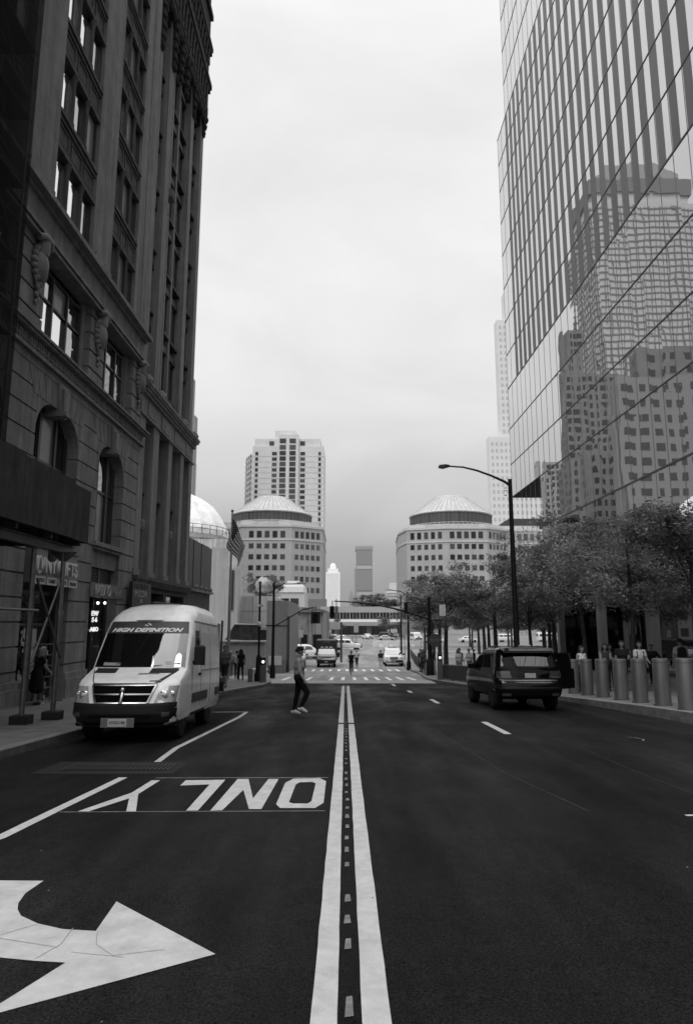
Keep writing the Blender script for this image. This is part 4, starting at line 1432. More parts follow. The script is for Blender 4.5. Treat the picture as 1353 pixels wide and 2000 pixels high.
# ------------------------------------------------------------------ buildings that the tower mirrors
M_MSTONE = mat('mirrored_dark_brick', 0.24, .85, noise=.12, scale=.3)
M_MWIN = mat('mirrored_window', 0.035, .3)
M_MPALE = mat('mirrored_pale_grid', 0.62, .7, noise=.05, scale=.1)
mt = thing('mansard_tower', 'pale gridded office tower with a dark mansard top mirrored in the glass', 'tower', (-120, 350, -3.2))
b = MB(); b.box(-166, -107, 330, 366, -3.2, 231); b.build('wall', M_MPALE, mt)
b = MB()
for k in range(60):
    z = 4 + 3.9 * k
    if z < 228: b.box(-166.2, -106.7, 329.7, 366.2, z, z + .8)
x = -166
while x < -107:
    b.box(x, x + .5, 329.8, 330.2, -3, 228); x += 3.4
y = 330
while y < 366:
    b.box(-107.2, -106.8, y, y + .5, -3, 228); y += 3.4
b.build('window_grid', mat('mirrored_grid_lines', .26, .6), mt)
b = MB(); b.box(-164, -110, 332, 364, 231, 238); b.build('attic', M_MPALE, mt)
b = MB(); b.box(-165.5, -108, 331, 365, 237, 246)
b.loft([[(-164, 333, 246), (-110, 333, 246), (-110, 364, 246), (-164, 364, 246)], [(-151, 343, 264), (-122, 343, 264), (-122, 356, 264), (-151, 356, 264)]])
b.build('mansard_roof', mat('mirrored_mansard', .24, .7), mt)
for args in (('dark stepped brick block mirrored lowest beside the bright sky', -103, -75.5, 300, 309, 119, dict(fh=4.2, bw=3.6, wf=.55, hf=.6)),
             ('tall narrow dark brick tower mirrored beside the stepped one', -89, -81, 310, 316, 146, dict(fh=4.2, bw=3.0, wf=.6, hf=.6, zmin=104)),
             ('low pale gridded block mirrored at the tower edge', -130, -100, 420, 427, 105, dict(fh=4.4, bw=4.4, wf=.62, hf=.62)),
             ('broad dark brick block with small windows mirrored at mid height', -100, -58, 230, 237, 62, dict(fh=4.0, bw=3.4, wf=.5, hf=.55)),
             ('stepped stone block mirrored between two darker ones', -100, -59, 200, 206, 73, dict(fh=4.2, bw=3.8, wf=.5, hf=.5)),
             ('large dark stone block mirrored highest towards the near edge', -85, -55.8, 180, 187, 80, dict(fh=4.2, bw=3.6, wf=.5, hf=.5)),
             ('dark wide street block mirrored low in the tower glass', -110, -63, 262, 268, 46, dict(fh=4.0, bw=3.6, wf=.6, hf=.5))):
    pale = 'pale' in args[0]
    block('mirrored_block', args[0], args[1], args[2], args[3], args[4], args[5], wall_m=M_MPALE if pale else M_MSTONE, win_m=mat('mirrored_grid_glass', .10, .4) if pale else M_MWIN, faces='se', **args[6])

# ------------------------------------------------------------------ wrapped dome church
ch = thing('domed_church', 'unfinished concrete church with a white wrapped dome and railing', 'church', (-23, 88, road(88)))
M_CONC = mat('raw_concrete', 0.46, .85, noise=.2, scale=.7, streak=.35)
b = MB(); b.lathe([(8.0, -3.3), (8.0, 12.2), (8.25, 12.3), (8.25, 12.9)], (-24.6, 90, 0), 40); b.build('drum', M_CONC, ch, smooth=40)
d = MB()
prof = [(8.2, 12.8), (8.15, 13.5), (7.7, 14.6), (6.9, 16.0), (5.9, 17.3), (4.5, 18.3), (2.9, 19.0), (.6, 19.4)]
rings = []
for r, z in prof:
    ring = []
    for k in range(40):
        a = 2 * math.pi * k / 40
        q = r * (1 + (.018 if k % 2 else -.018) + rng.uniform(-.008, .008))
        ring.append((-24.6 + q * math.cos(a), 90 + q * math.sin(a), z + rng.uniform(-.16, .16)))
    rings.append(ring)
d.loft(rings)
d.build('wrapped_dome', mat('white_wrap', .86, .6, noise=.12, scale=1.2, bump=.08, bscale=1.5), ch)
r_ = MB()
for k in range(40):
    a = 2 * math.pi * k / 40
    r_.tube([(-24.6 + 8.35 * math.cos(a), 90 + 8.35 * math.sin(a), 12.8), (-24.6 + 8.35 * math.cos(a), 90 + 8.35 * math.sin(a), 14.0)], .04, 4)
for z in (13.5, 14.0):
    r_.tube([(-24.6 + 8.35 * math.cos(2 * math.pi * k / 40), 90 + 8.35 * math.sin(2 * math.pi * k / 40), z) for k in range(41)], .04, 4)
r_.build('railing', M_DARKSTEEL, ch)
w = MB(); w.box(-22.5, -14.8, 80.5, 84, -3.3, 11.6); w.box(-14.8, -13.2, 80.8, 84, -3.3, 11.2); w.build('wall', M_CONC, ch)
w = MB(); w.box(-17.4, -14.9, 78.6, 80.5, 3.6, 4.6); w.build('balcony', M_CONC, ch)
w = MB()
for k in range(9):
    x = -17.4 + k * .31
    w.tube([(x, 78.65, 4.6), (x, 78.65, 7.6)], .035, 4)
for z in (5.6, 6.6, 7.6): w.tube([(-17.4, 78.65, z), (-14.9, 78.65, z)], .035, 4)
w.tube([(-14.92, 78.65, 7.6), (-14.92, 80.5, 7.6)], .05, 4)
w.build('balcony_railing', M_DARKSTEEL, ch)
w = MB(); w.box(-17.5, -14.85, 80.2, 80.5, .6, 1.6); w.box(-17.5, -14.85, 80.2, 80.5, -2.4, -1.4); w.build('opening', M_BLACK, ch)

# concrete garden buildings
cb = thing('concrete_building', 'plain pale concrete garden building behind the pedestrians', 'building', (-8.4, 64, road(64)))
M_CPL = mat('smooth_concrete', 0.50, .85, noise=.06, scale=1.2, streak=.1)
b = MB(); b.box(-13.5, -7.0, 62, 75, -3.2, 3.9); b.build('wall', M_CPL, cb)
b = MB()
for z in (.9, 2.5): b.box(-13.5, -6.99, 61.98, 62.02, z, z + .04)
for x in (-10.6, -8.8): b.box(x, x + .04, 61.98, 62.02, -1, 3.9)
b.build('joint', mat('concrete_joint', .2, .8), cb)
b = MB(); b.box(-11.4, -9.85, 60.2, 62, -2.9, 6.4); b.box(-12.6, -11.4, 61, 63, -2.9, 8.4); b.build('stair_tower', M_CPL, cb)
b = MB(); b.box(-10.55, -10.3, 60.1, 60.25, 2.6, 6.2); b.build('slot_window', M_DARKSTEEL, cb)
b = MB(); b.box(-9.5, -6.9, 60.8, 62.0, -.35, .45); b.box(-9.5, -6.9, 61.2, 62, .45, .8); b.build('opening', mat('dark_opening', .02, .7), cb)
db_ = thing('concrete_block', 'darker grey concrete block behind the street lamp', 'building', (-6, 60, road(60)))
b = MB(); b.box(-6.9, -5.1, 57.5, 70, -3.1, 3.35)
b.build('wall', mat('grey_block', .22, .8, noise=.08, streak=.1), db_)
b = MB(); b.box(-5.12, -4.9, 57.4, 57.6, -3.1, 2.0); b.box(-6.9, -5.05, 57.45, 57.5, 1.2, 1.25); b.build('trim', M_DARKSTEEL, db_)
wl = thing('garden_wall', 'plain grey concrete wall behind the pavement pedestrians', 'wall', (-8.5, 50, road(50)))
b = MB(); b.box(-13, -6.1, 50, 50.5, -2.7, .05); b.build('wall', mat('grey_wall', .32, .85, noise=.08, streak=.1), wl)
b = MB(); b.box(-13, -6.05, 49.95, 50.55, .05, .16); b.build('coping', M_CPL, wl)
b = MB(); b.prism([(-9.3, .18), (-8.6, 1.35), (-6.6, 1.3), (-6.7, .18)], 'y', 51.2, 51.5); po = b.build('sloped_planter', mat('planter_panel', .06, .8, noise=.6, scale=2.2), wl)
b = MB(); b.tube([(-9.3, 51.1, .18), (-8.6, 51.1, 1.38), (-6.6, 51.1, 1.33), (-6.7, 51.1, .18)], .05, 5); b.build('planter_rim', M_CPL, wl)
b = MB(); b.box(-9.0, -6.1, 49.9, 50.0, -.12, .02); b.build('stain_band', mat('stained_concrete', .12, .9, noise=.6, scale=3), wl)

# granite building with doorways
gb = thing('granite_building', 'dark mottled granite building with two tall doorways behind the parked cars', 'building', (-6.5, 96, road(90)))
M_GRAN = mat('mottled_granite', .17, .75, noise=.35, scale=.7, streak=.5)
b = MB()
b.prism([(-9.8, 3.9), (-9.8, -3.2), (-2.85, -3.2), (-2.85, 3.05), (-3.6, 3.2), (-6.6, 3.5)], 'y', 88, 110)
b.build('wall', M_GRAN, gb)
for x, w_ in ((-6.05, .9), (-4.45, 1.15)):
    q = MB(); q.box(x, x + w_, 87.94, 88.2, -3.2, -.15); do = q.build('doorway', M_BLACK, gb)
    q = MB(); q.box(x + w_ * .5, x + w_ * .5 + .07, 87.9, 87.96, -3.0, -1.4); q.build('door_leaf_edge', mat('pale_edge', .3, .6), do)
q = MB(); q.box(-9.8, -2.75, 87.8, 88.1, 2.75, 3.0); q.build('ledge', M_GRAN, gb)
for x in (-7.4, -3.1):
    q = MB(); q.box(x, x + .5, 87.85, 88.05, -3.2, 2.7); q.build('pilaster', MATS['dark_granite'], gb)
wc = thing('white_roofed_building', 'low pale building with a bright flat roof edge and strip windows', 'building', (-11, 132, -3.2))
b = MB(); b.box(-15.5, -8.2, 130, 140, -3.2, 7.2); b.build('wall', mat('pale_render', .5, .8, noise=.05), wc)
b = MB(); b.box(-15.6, -8.4, 129.8, 140, 7.2, 8.3); b.prism([(-13.5, 8.3), (-8.4, 8.3), (-9.5, 9.5), (-11.8, 9.5)], 'y', 131, 139); b.build('roof', mat('white_roof', .72, .6), wc)
for x in (-12.9, -11.0):
    q = MB(); q.box(x, x + 1.6, 129.94, 130.1, 4.4, 6.0); q.build('window', M_WA, wc)
# the dented bronze sphere in the garden
sp_ = thing('sphere_sculpture', 'dented pale metal sphere sculpture among the garden trees', 'sculpture', (-8.8, 70, 3.8))
b = MB()
n = 18
rings = []
for k in range(1, n):
    ph = math.pi * k / n
    ring = []
    for q in range(22):
        a = 2 * math.pi * q / 22
        r = .85 * (1 + .12 * math.sin(5 * a + 3 * ph) * math.sin(ph * 4) + rng.uniform(-.03, .03))
        ring.append((-8.8 + r * math.sin(ph) * math.cos(a), 70 + r * math.sin(ph) * math.sin(a), 5.3 - r * math.cos(ph)))
    rings.append(ring)
b.loft(rings); b.build('sphere', mat('dented_bronze', .30, .5, metal=.3, noise=.5, scale=2), sp_, smooth=50)
b = MB(); b.lathe([(.5, 3.85), (.35, 4.2), (.3, 4.6)], (-8.8, 70, 0), 12); b.build('plinth', M_DARKSTEEL, sp_)

# ------------------------------------------------------------------ vehicles
SLOPE = math.atan(0.0475)
class Shell:
    """vehicle body as stacked plan outlines: rows (z, y_front, y_rear, half_width, front_round, rear_round); front faces -y"""
    def __init__(s, rows, nf=4.0, nr=4.5):
        s.rows = rows; s.nf = nf; s.nr = nr
    def at(s, z):
        r = s.rows
        if z <= r[0][0]: return r[0][1:]
        for a, b in zip(r, r[1:]):
            if a[0] <= z <= b[0]:
                t = (z - a[0]) / max(1e-9, b[0] - a[0])
                return tuple(p + (q - p) * t for p, q in zip(a[1:], b[1:]))
        return r[-1][1:]
    def front(s, x, z):
        yf, yr, w, rf, rr = s.at(z)
        q = min(1, abs(x) / w)
        return yf + rf * (1 - (1 - q ** s.nf) ** (1 / s.nf))
    def rear(s, x, z):
        yf, yr, w, rf, rr = s.at(z)
        q = min(1, abs(x) / w)
        return yr - rr * (1 - (1 - q ** s.nr) ** (1 / s.nr))
    def side(s, y, z):
        yf, yr, w, rf, rr = s.at(z)
        if y < yf + rf:
            t = min(1, max(0, 1 - (y - yf) / rf)); return w * (1 - t ** s.nf) ** (1 / s.nf)
        if y > yr - rr:
            t = min(1, max(0, 1 - (yr - y) / rr)); return w * (1 - t ** s.nr) ** (1 / s.nr)
        return w
    def body(s, sub=3):
        zs = []
        for a, b in zip(s.rows, s.rows[1:]):
            zs += [a[0] + (b[0] - a[0]) * k / sub for k in range(sub)]
        zs.append(s.rows[-1][0])
        rings = []
        for z in zs:
            yf, yr, w, rf, rr = s.at(z)
            ring = []
            for k in range(13):
                t = -math.pi / 2 + math.pi * k / 12
                q = math.copysign(abs(math.sin(t)) ** .75, t) * .9999
                ring.append((w * q, s.front(w * q, z), z))
            for k in range(1, 12): ring.append((w, yf + rf + (yr - rr - yf - rf) * k / 12, z))
            for k in range(13):
                t = math.pi / 2 - math.pi * k / 12
                q = math.copysign(abs(math.sin(t)) ** .75, t) * .9999
                ring.append((w * q, s.rear(w * q, z), z))
            for k in range(1, 12): ring.append((-w, yr - rr + (yf + rf - yr + rr) * k / 12, z))
            rings.append(ring)
        m = MB(); m.loft(rings)
        return m
    def patch(s, face, pts, off=.006, n=10, thick=.012):
        """a panel laid on the shell: face f/r with corner points (x, z) or side l/s with (y, z); four corners, bilinear"""
        m = MB()
        (a, b, c, d) = pts
        rows, back = [], []
        for i in range(n + 1):
            u = i / n; row = []; rb = []
            for j in range(n + 1):
                v = j / n
                p = [(a[k] * (1 - v) + b[k] * v) * (1 - u) + (d[k] * (1 - v) + c[k] * v) * u for k in (0, 1)]
                if face == 'f':
                    y = s.front(p[0], p[1]); row.append((p[0], y - off, p[1] + off * .4)); rb.append((p[0], y + thick, p[1]))
                elif face == 'r':
                    y = s.rear(p[0], p[1]); row.append((p[0], y + off, p[1])); rb.append((p[0], y - thick, p[1]))
                else:
                    sg = 1 if face == 's' else -1
                    x = s.side(p[0], p[1]); row.append((sg * (x + off), p[0], p[1])); rb.append((sg * (x - thick), p[0], p[1]))
            rows.append(row); back.append(rb)
        m.grid(rows)
        edge = rows[0] + [r[-1] for r in rows[1:]] + rows[-1][-2::-1] + [r[0] for r in rows[-2:0:-1]]
        eb = back[0] + [r[-1] for r in back[1:]] + back[-1][-2::-1] + [r[0] for r in back[-2:0:-1]]
        m.loft([edge, eb], caps=False)
        return m
def cut_arches(ob, spots, r, w):
    """wheel arches cut out of a body"""
    for (x, y, z) in spots:
        c = MB()
        c.tube([(x - w, y, z), (x + w, y, z)], r, 28)
        co = c.build('cutter', M_BLACK)
        md = ob.modifiers.new('b', 'BOOLEAN'); md.operation = 'DIFFERENCE'; md.solver = 'EXACT'; md.object = co
        dg = bpy.context.evaluated_depsgraph_get()
        me = bpy.data.meshes.new_from_object(ob.evaluated_get(dg))
        ob.modifiers.clear()
        ob.data = me
        bpy.data.objects.remove(co)
    ob.data.polygons.foreach_set('use_smooth', [True] * len(ob.data.polygons))
    ob.data.set_sharp_from_angle(angle=R(32))
M_RIM = mat('wheel_rim', .22, .35, metal=.7)
M_ARCH = mat('arch_liner', .006, .9)
def wheel(parent, x, y, z, r, w, spokes=6, rim=None):
    sg = 1 if x > 0 else -1
    t = MB()
    prof = [(r * .62, -w / 2), (r * .9, -w / 2), (r, -w / 2 + .03), (r, w / 2 - .03), (r * .9, w / 2), (r * .62, w / 2)]
    rings = [[(x + h, y + q * math.cos(a), z + q * math.sin(a)) for a in [2 * math.pi * k / 28 for k in range(28)]] for q, h in prof]
    t.loft(rings)
    wo = t.build('wheel', M_RUBBER, parent, smooth=40)
    m = MB()
    xo = x + sg * (w / 2 - .02)
    m.loft([[(xo + sg * h, y + q * math.cos(a), z + q * math.sin(a)) for a in [2 * math.pi * k / 28 for k in range(28)]] for q, h in ((r * .62, .015), (r * .56, -.03), (r * .2, -.04), (r * .15, .01))])
    for k in range(spokes):
        a = 2 * math.pi * k / spokes
        m.tube([(xo, y + r * .12 * math.cos(a), z + r * .12 * math.sin(a)), (xo - sg * .005, y + r * .58 * math.cos(a), z + r * .58 * math.sin(a))], r * .07, 5)
    m.build('rim', rim or M_RIM, wo, smooth=40)
    return wo
M_CARG = glass_mat('car_glass', 0.006, .8, .14)
M_PLATE = mat('licence_plate', .42, .5)
M_CHROME = mat('chrome', .36, .26, metal=1.0)
M_LAMPG = mat('headlamp_lens', .34, .12, coat=.8, noise=.2, scale=14)
M_PLAST = mat('black_bumper_plastic', .013, .6, spec=.2)
M_DARKPAINT = mat('black_car_paint', .004, .07, spec=.3)
M_VANP = mat('silver_white_van_paint', .80, .32, coat=.5, noise=.10, scale=2.5, streak=.10)

# --- white panel van
van = thing('panel_van', 'white high-roof panel van with a dark windscreen banner reading HIGH DEFINITION', 'van', (-4.10, 12.25, road(12.25)), local=True)
van.rotation_euler = (-SLOPE, 0, R(.8))
VR = [(0.3, 0.16, 4.65, 0.8, 0.3, 0.1), (0.36, 0.05, 4.72, 0.93, 0.45, 0.12), (0.5, 0, 4.75, 0.965, 0.48, 0.14), (0.66, 0.02, 4.75, 0.97, 0.48, 0.14), (0.74, 0.06, 4.75, 0.97, 0.47, 0.14),
      (0.9, 0.12, 4.75, 0.972, 0.46, 0.14), (1.02, 0.2, 4.75, 0.972, 0.44, 0.14), (1.1, 0.33, 4.75, 0.97, 0.42, 0.14), (1.2, 0.62, 4.75, 0.965, 0.38, 0.14), (1.3, 0.92, 4.75, 0.96, 0.34, 0.14),
      (1.6, 1.12, 4.74, 0.945, 0.33, 0.14), (2, 1.4, 4.73, 0.915, 0.32, 0.16), (2.24, 1.58, 4.72, 0.89, 0.34, 0.18), (2.38, 1.72, 4.7, 0.86, 0.42, 0.2), (2.5, 1.9, 4.67, 0.82, 0.55, 0.25),
      (2.6, 2.15, 4.62, 0.75, 0.7, 0.3), (2.67, 2.5, 4.52, 0.62, 0.8, 0.35), (2.7, 2.9, 4.35, 0.42, 0.8, 0.35)]
vs = Shell(VR, nf=2.7, nr=6)
vb = vs.body().build('body', M_VANP, van)
VW = [(-.80, 1.02, .34), (.80, 1.02, .34), (-.80, 3.55, .34), (.80, 3.55, .34)]
cut_arches(vb, [(-.9, 1.02, .36), (.9, 1.02, .36), (-.9, 3.55, .36), (.9, 3.55, .36)], .43, .22)
for x, y, z in VW: wheel(van, x, y, z, .345, .24, 8)
o = vs.patch('f', [(-.895, 1.33), (.895, 1.33), (.835, 2.02), (-.835, 2.02)], .006, 16).build('windscreen', M_CARG, van, smooth=40)
o = vs.patch('f', [(-.84, 2.0), (.84, 2.0), (.80, 2.25), (-.80, 2.25)], .010, 14).build('windscreen_banner', mat('banner_dark', .035, .4), van, smooth=40)
def text_on_front(s, shell, x0, x1, z0, z1, name, m, parent, off=.018, **kw):
    t = text_obj(s, name, m, (x0, 0, z0), (1, 0, 0), (0, 0, 1), x1 - x0, z1 - z0, parent, depth=.003, **kw)
    for v in t.data.vertices:
        v.co.y = shell.front(v.co.x, v.co.z) - off + v.co.y * .5
    return t
text_on_front('HIGH DEFINITION', vs, -.73, .73, 2.03, 2.115, 'lettering', M_WHITE, o, bold=.04, shear=.35)
q = MB()
for k, (x, z) in enumerate(((-.05, 2.17), (0, 2.2), (.045, 2.175), (-.02, 2.16), (.03, 2.19))):
    q.ball((x, vs.front(x, z) - .014, z), (.022, .006, .02), 6)
q.build('banner_emblem', M_WHITE, o)
q = MB()
for x0, x1 in ((-.82, -.32), (.30, .80)):
    q.tube([(x0, vs.front(x0, 1.36) - .02, 1.35), (x1, vs.front(x1, 1.42) - .03, 1.40)], .012, 5)
q.build('wiper', M_BLACK, van)
for x0, x1 in ((-.8, -.36), (.3, .8)):
    vs.patch('f', [(x0 * .98, 1.225), (x1 * .98, 1.225), (x1, 1.31), (x0, 1.31)], .008, 8).build('cowl', M_PLAST, van, smooth=40)
q = MB(); q.loft([[(.22, 1.50, 1.42), (.62, 1.5, 1.42), (.62, 1.62, 1.9), (.3, 1.62, 1.9)], [(.22, 1.53, 1.42), (.62, 1.53, 1.42), (.62, 1.65, 1.9), (.3, 1.65, 1.9)]]); q.build('seat', mat('seat_grey', .2, .8), van)
q = vs.patch('f', [(-.7, 1.36), (-.35, 1.36), (-.35, 1.41), (-.7, 1.42)], .009, 6).build('dashboard_papers', mat('paper', .3, .6), van, smooth=40)
q = vs.patch('f', [(.52, 1.38), (.66, 1.38), (.65, 1.44), (.52, 1.44)], .009, 4).build('inspection_sticker', mat('sticker', .45, .6), van, smooth=40)
# bumper, grille, lamps
vs.patch('f', [(-.93, .27), (.93, .27), (.955, .60), (-.955, .60)], .035, 18, thick=.03).build('bumper', M_PLAST, van, smooth=40)
vs.patch('f', [(-.93, .60), (.93, .60), (.93, .70), (-.93, .70)], .020, 16, thick=.03).build('bumper_top', M_PLAST, van, smooth=40)
vs.patch('f', [(-.55, .42), (.55, .42), (.6, .55), (-.6, .55)], .040, 12).build('lower_intake', M_BLACK, van, smooth=40)
go = vs.patch('f', [(-.45, .70), (.45, .70), (.57, 1.0), (-.57, 1.0)], .014, 12).build('grille', mat('grille_black', .003, .8, spec=.05), van, smooth=40)
vs.patch('f', [(-.57, 1.0), (.57, 1.0), (.60, 1.045), (-.60, 1.045)], .030, 12).build('grille_top_bar', M_CHROME, go, smooth=40)
vs.patch('f', [(-.50, .84), (.50, .84), (.52, .865), (-.52, .865)], .032, 12).build('grille_bar', M_CHROME, go, smooth=40)
vs.patch('f', [(-.46, .695), (.46, .695), (.47, .715), (-.47, .715)], .026, 12).build('grille_bar', M_CHROME, go, smooth=40)
for sg in (-1, 1):
    vs.patch('f', [(sg * .46, .70), (sg * .485, .70), (sg * .60, 1.02), (sg * .57, 1.02)], .032, 6).build('grille_side_bar', M_CHROME, go, smooth=40)
    lo_ = vs.patch('f', [(sg * .58, .70), (sg * .93, .72), (sg * .952, 1.00), (sg * .68, 1.00)], .012, 8).build('headlight', M_LAMPG, van, smooth=40)
    q = MB(); q.ball((sg * .72, vs.front(.72, .84) - .004, .84), (.085, .02, .085), 10); q.ball((sg * .86, vs.front(.86, .86) - .004, .86), (.06, .02, .06), 10)
    q.build('reflector', mat('lamp_bowl', .6, .1, metal=.8), lo_, smooth=60)
    vs.patch('f', [(sg * .50, .62), (sg * .95, .62), (sg * .95, .71), (sg * .56, .70)], .018, 6).build('lamp_surround', M_PLAST, van, smooth=40)
    vs.patch('f', [(sg * .74, .45), (sg * .86, .46), (sg * .86, .53), (sg * .74, .53)], .042, 5).build('fog_lamp', mat('fog_lens', .08, .2), van, smooth=40)
    mi = MB()
    mi.bbox(sg * 1.09 - .11, sg * 1.09 + .11, 1.46, 1.60, 1.36, 1.76, .04)
    mi.tube([(sg * .9, 1.56, 1.42), (sg * 1.05, 1.53, 1.42)], .04, 6)
    mi.build('wing_mirror', M_PLAST, van, smooth=40)
q = MB(); q.tube([(0, vs.front(0, .7) - .04, .70), (0, vs.front(0, .86) - .045, .86), (0, vs.front(0, .97) - .05, .97)], [.03, .05, .03], 8); q.ball((0, vs.front(0, .93) - .06, .93), (.05, .03, .055), 8); q.ball((0, vs.front(0, .80) - .05, .80), (.03, .02, .05), 8); q.build('grille_emblem', M_CHROME, go, smooth=60)
pl_ = MB(); pl_.bbox(-.30, .30, -.085, -.05, .30, .46, .006); po = pl_.build('licence_plate_holder', mat('plate_frame', .12, .5), van)
pl_ = MB(); pl_.bbox(-.17, .17, -.095, -.08, .315, .445, .004); po2 = pl_.build('licence_plate', M_PLATE, po)
text_obj('65062-MJ', 'lettering', mat('plate_digits', .07, .5), (-.14, -.098, .345), (1, 0, 0), (0, 0, 1), .28, .07, po2, depth=.002, bold=.01)
# crumpled bonnet edge
vs.patch('f', [(.52, 1.06), (.62, 1.06), (.83, 1.28), (.78, 1.28)], .003, 6).build('bonnet_gap', M_BLACK, van, smooth=40)
vs.patch('f', [(-.60, 1.06), (-.62, 1.06), (-.86, 1.28), (-.84, 1.28)], .003, 6).build('bonnet_gap', M_BLACK, van, smooth=40)
vs.patch('f', [(.10, 1.20), (.5, 1.205), (.5, 1.225), (.12, 1.222)], .004, 6).build('bonnet_scuff', mat('scuffed_paint', .16, .7, noise=.6, scale=20), van, smooth=40)
vs.patch('f', [(.42, 1.075), (.66, 1.09), (.63, 1.105), (.42, 1.10)], .004, 6).build('bonnet_scuff', MATS['scuffed_paint'], van, smooth=40)
# sides
for fc_ in ('s', 'l'):
    vs.patch(fc_, [(1.62, 1.36), (2.28, 1.36), (2.28, 2.08), (1.86, 2.08)], .006, 8).build('door_window', M_CARG, van, smooth=40)
    for (a, b_) in ((2.42, 3.35), (3.45, 4.55)):
        m_ = vs.patch(fc_, [(a, 1.34), (b_, 1.34), (b_, 2.06), (a, 2.06)], .010, 8).build('side_panel', mat('van_side_panel', .64, .35, coat=.4), van, smooth=40)
    vs.patch(fc_, [(1.5, .62), (3.05, .62), (3.05, .80), (1.5, .80)], .022, 8).build('rub_strip', mat('grey_rub_strip', .07, .6), van, smooth=40)
    vs.patch(fc_, [(4.05, .62), (4.6, .62), (4.6, .80), (4.05, .80)], .022, 6).build('rub_strip', MATS['grey_rub_strip'], van, smooth=40)
    vs.patch(fc_, [(1.55, .31), (3.02, .31), (3.02, .42), (1.55, .42)], .006, 6).build('sill', M_PLAST, van, smooth=40)
    for y in (2.36, 3.40):
        vs.patch(fc_, [(y, .5), (y + .022, .5), (y + .022, 2.2), (y, 2.2)], .004, 6).build('door_seam', M_BLACK, van, smooth=40)
    vs.patch(fc_, [(1.46, .85), (1.482, .85), (1.5, 1.34), (1.48, 1.34)], .004, 6).build('door_seam', M_BLACK, van, smooth=40)
    vs.patch(fc_, [(2.1, 1.14), (2.3, 1.14), (2.3, 1.19), (2.1, 1.19)], .03, 4).build('door_handle', M_PLAST, van, smooth=40)
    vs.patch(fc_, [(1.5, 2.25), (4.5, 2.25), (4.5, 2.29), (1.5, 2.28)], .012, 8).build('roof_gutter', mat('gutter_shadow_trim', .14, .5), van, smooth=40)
    vs.patch(fc_, [(2.4, 1.22), (4.6, 1.22), (4.6, 1.25), (2.4, 1.25)], .010, 8).build('body_crease', mat('crease_trim', .26, .5), van, smooth=40)

# --- black sport utility car seen from behind, right rear door open
suv = thing('parked_car', 'black sport utility car seen from behind with one rear door open', 'car', (5.22, 19.0, road(19.0)), local=True)
suv.rotation_euler = (-SLOPE, 0, R(2.0))
# built with its tail at y = 0 facing -y: the shell's front is the tail
SR = [(.34, .18, 4.6, .80, .30, .5), (.42, .05, 4.7, .93, .34, .6), (.60, .00, 4.78, .985, .36, .7), (.78, .02, 4.8, .995, .36, .7), (.90, .08, 4.78, .995, .36, .7), (1.06, .10, 4.7, .985, .36, .8),
      (1.16, .12, 4.55, .965, .36, .9), (1.24, .13, 3.9, .95, .30, .9), (1.36, .18, 3.5, .93, .30, .6), (1.50, .24, 3.2, .91, .28, .6), (1.66, .31, 2.85, .88, .28, .6), (1.76, .33, 2.5, .84, .28, .6), (1.82, .42, 2.2, .74, .4, .6), (1.86, .7, 1.9, .55, .5, .5)]
ss = Shell(SR, nf=3.2, nr=3)
suv.scale = (.97, .97, .97)
sb = ss.body().build('body', M_DARKPAINT, suv)
cut_arches(sb, [(-.95, .98, .38), (.95, .98, .38), (-.95, 3.88, .38), (.95, 3.88, .38)], .46, .2)
for x, y in ((-.83, .98), (.83, .98), (-.83, 3.88), (.83, 3.88)): wheel(suv, x, y, .37, .375, .27, 5, M_DARKSTEEL)
M_SUVG = glass_mat('tinted_car_glass', .006, .055, .35)
ss.patch('f', [(-.84, 1.22), (.84, 1.22), (.76, 1.60), (-.76, 1.60)], .006, 12).build('rear_window', M_SUVG, suv, smooth=40)
q = MB(); q.loft([[(-.80, .36, 1.66), (.80, .36, 1.66), (.80, .42, 1.80), (-.80, .42, 1.80)], [(-.74, .16, 1.66), (.74, .16, 1.66), (.75, .17, 1.72), (-.75, .17, 1.72)]]); q.build('roof_spoiler', M_DARKPAINT, suv)
ss.patch('f', [(-.90, .88), (.90, .88), (.90, 1.14), (-.90, 1.14)], .010, 12).build('tailgate_panel', mat('gloss_black_panel', .003, .07, spec=.3), suv, smooth=40)
ss.patch('f', [(-.94, 1.175), (.94, 1.175), (.93, 1.20), (-.93, 1.20)], .010, 12).build('tailgate_lip', M_DARKPAINT, suv, smooth=40)
ss.patch('f', [(-.80, .84), (.80, .84), (.80, .88), (-.80, .88)], .028, 10).build('tailgate_trim', mat('trim_grey', .03, .3, metal=.5), suv, smooth=40)
for sg in (-1, 1):
    ss.patch('f', [(sg * .55, .93), (sg * .965, .93), (sg * .955, 1.13), (sg * .60, 1.13)], .018, 8).build('tail_light', mat('tail_lens', .035, .15, coat=1), suv, smooth=40)
    ss.patch('f', [(sg * .62, .93), (sg * .93, .93), (sg * .93, .965), (sg * .62, .965)], .022, 5).build('tail_light_strip', mat('tail_strip', .07, .3), suv, smooth=40)
    ss.patch('f', [(sg * .60, .42), (sg * .84, .42), (sg * .84, .50), (sg * .60, .50)], .03, 5).build('exhaust_trim', M_DARKSTEEL, suv, smooth=40)
pq = ss.patch('f', [(-.16, .935), (.16, .935), (.16, 1.07), (-.16, 1.07)], .02, 4).build('licence_plate', mat('rear_plate', .26, .5, noise=.25, scale=16), suv)
ss.patch('f', [(-.92, .36), (.92, .36), (.94, .66), (-.94, .66)], .026, 12, thick=.03).build('rear_bumper', mat('bumper_black', .005, .2, spec=.25), suv, smooth=40)
ss.patch('f', [(-.80, .64), (.80, .64), (.80, .67), (-.80, .67)], .034, 10).build('bumper_step', MATS['trim_grey'], suv, smooth=40)
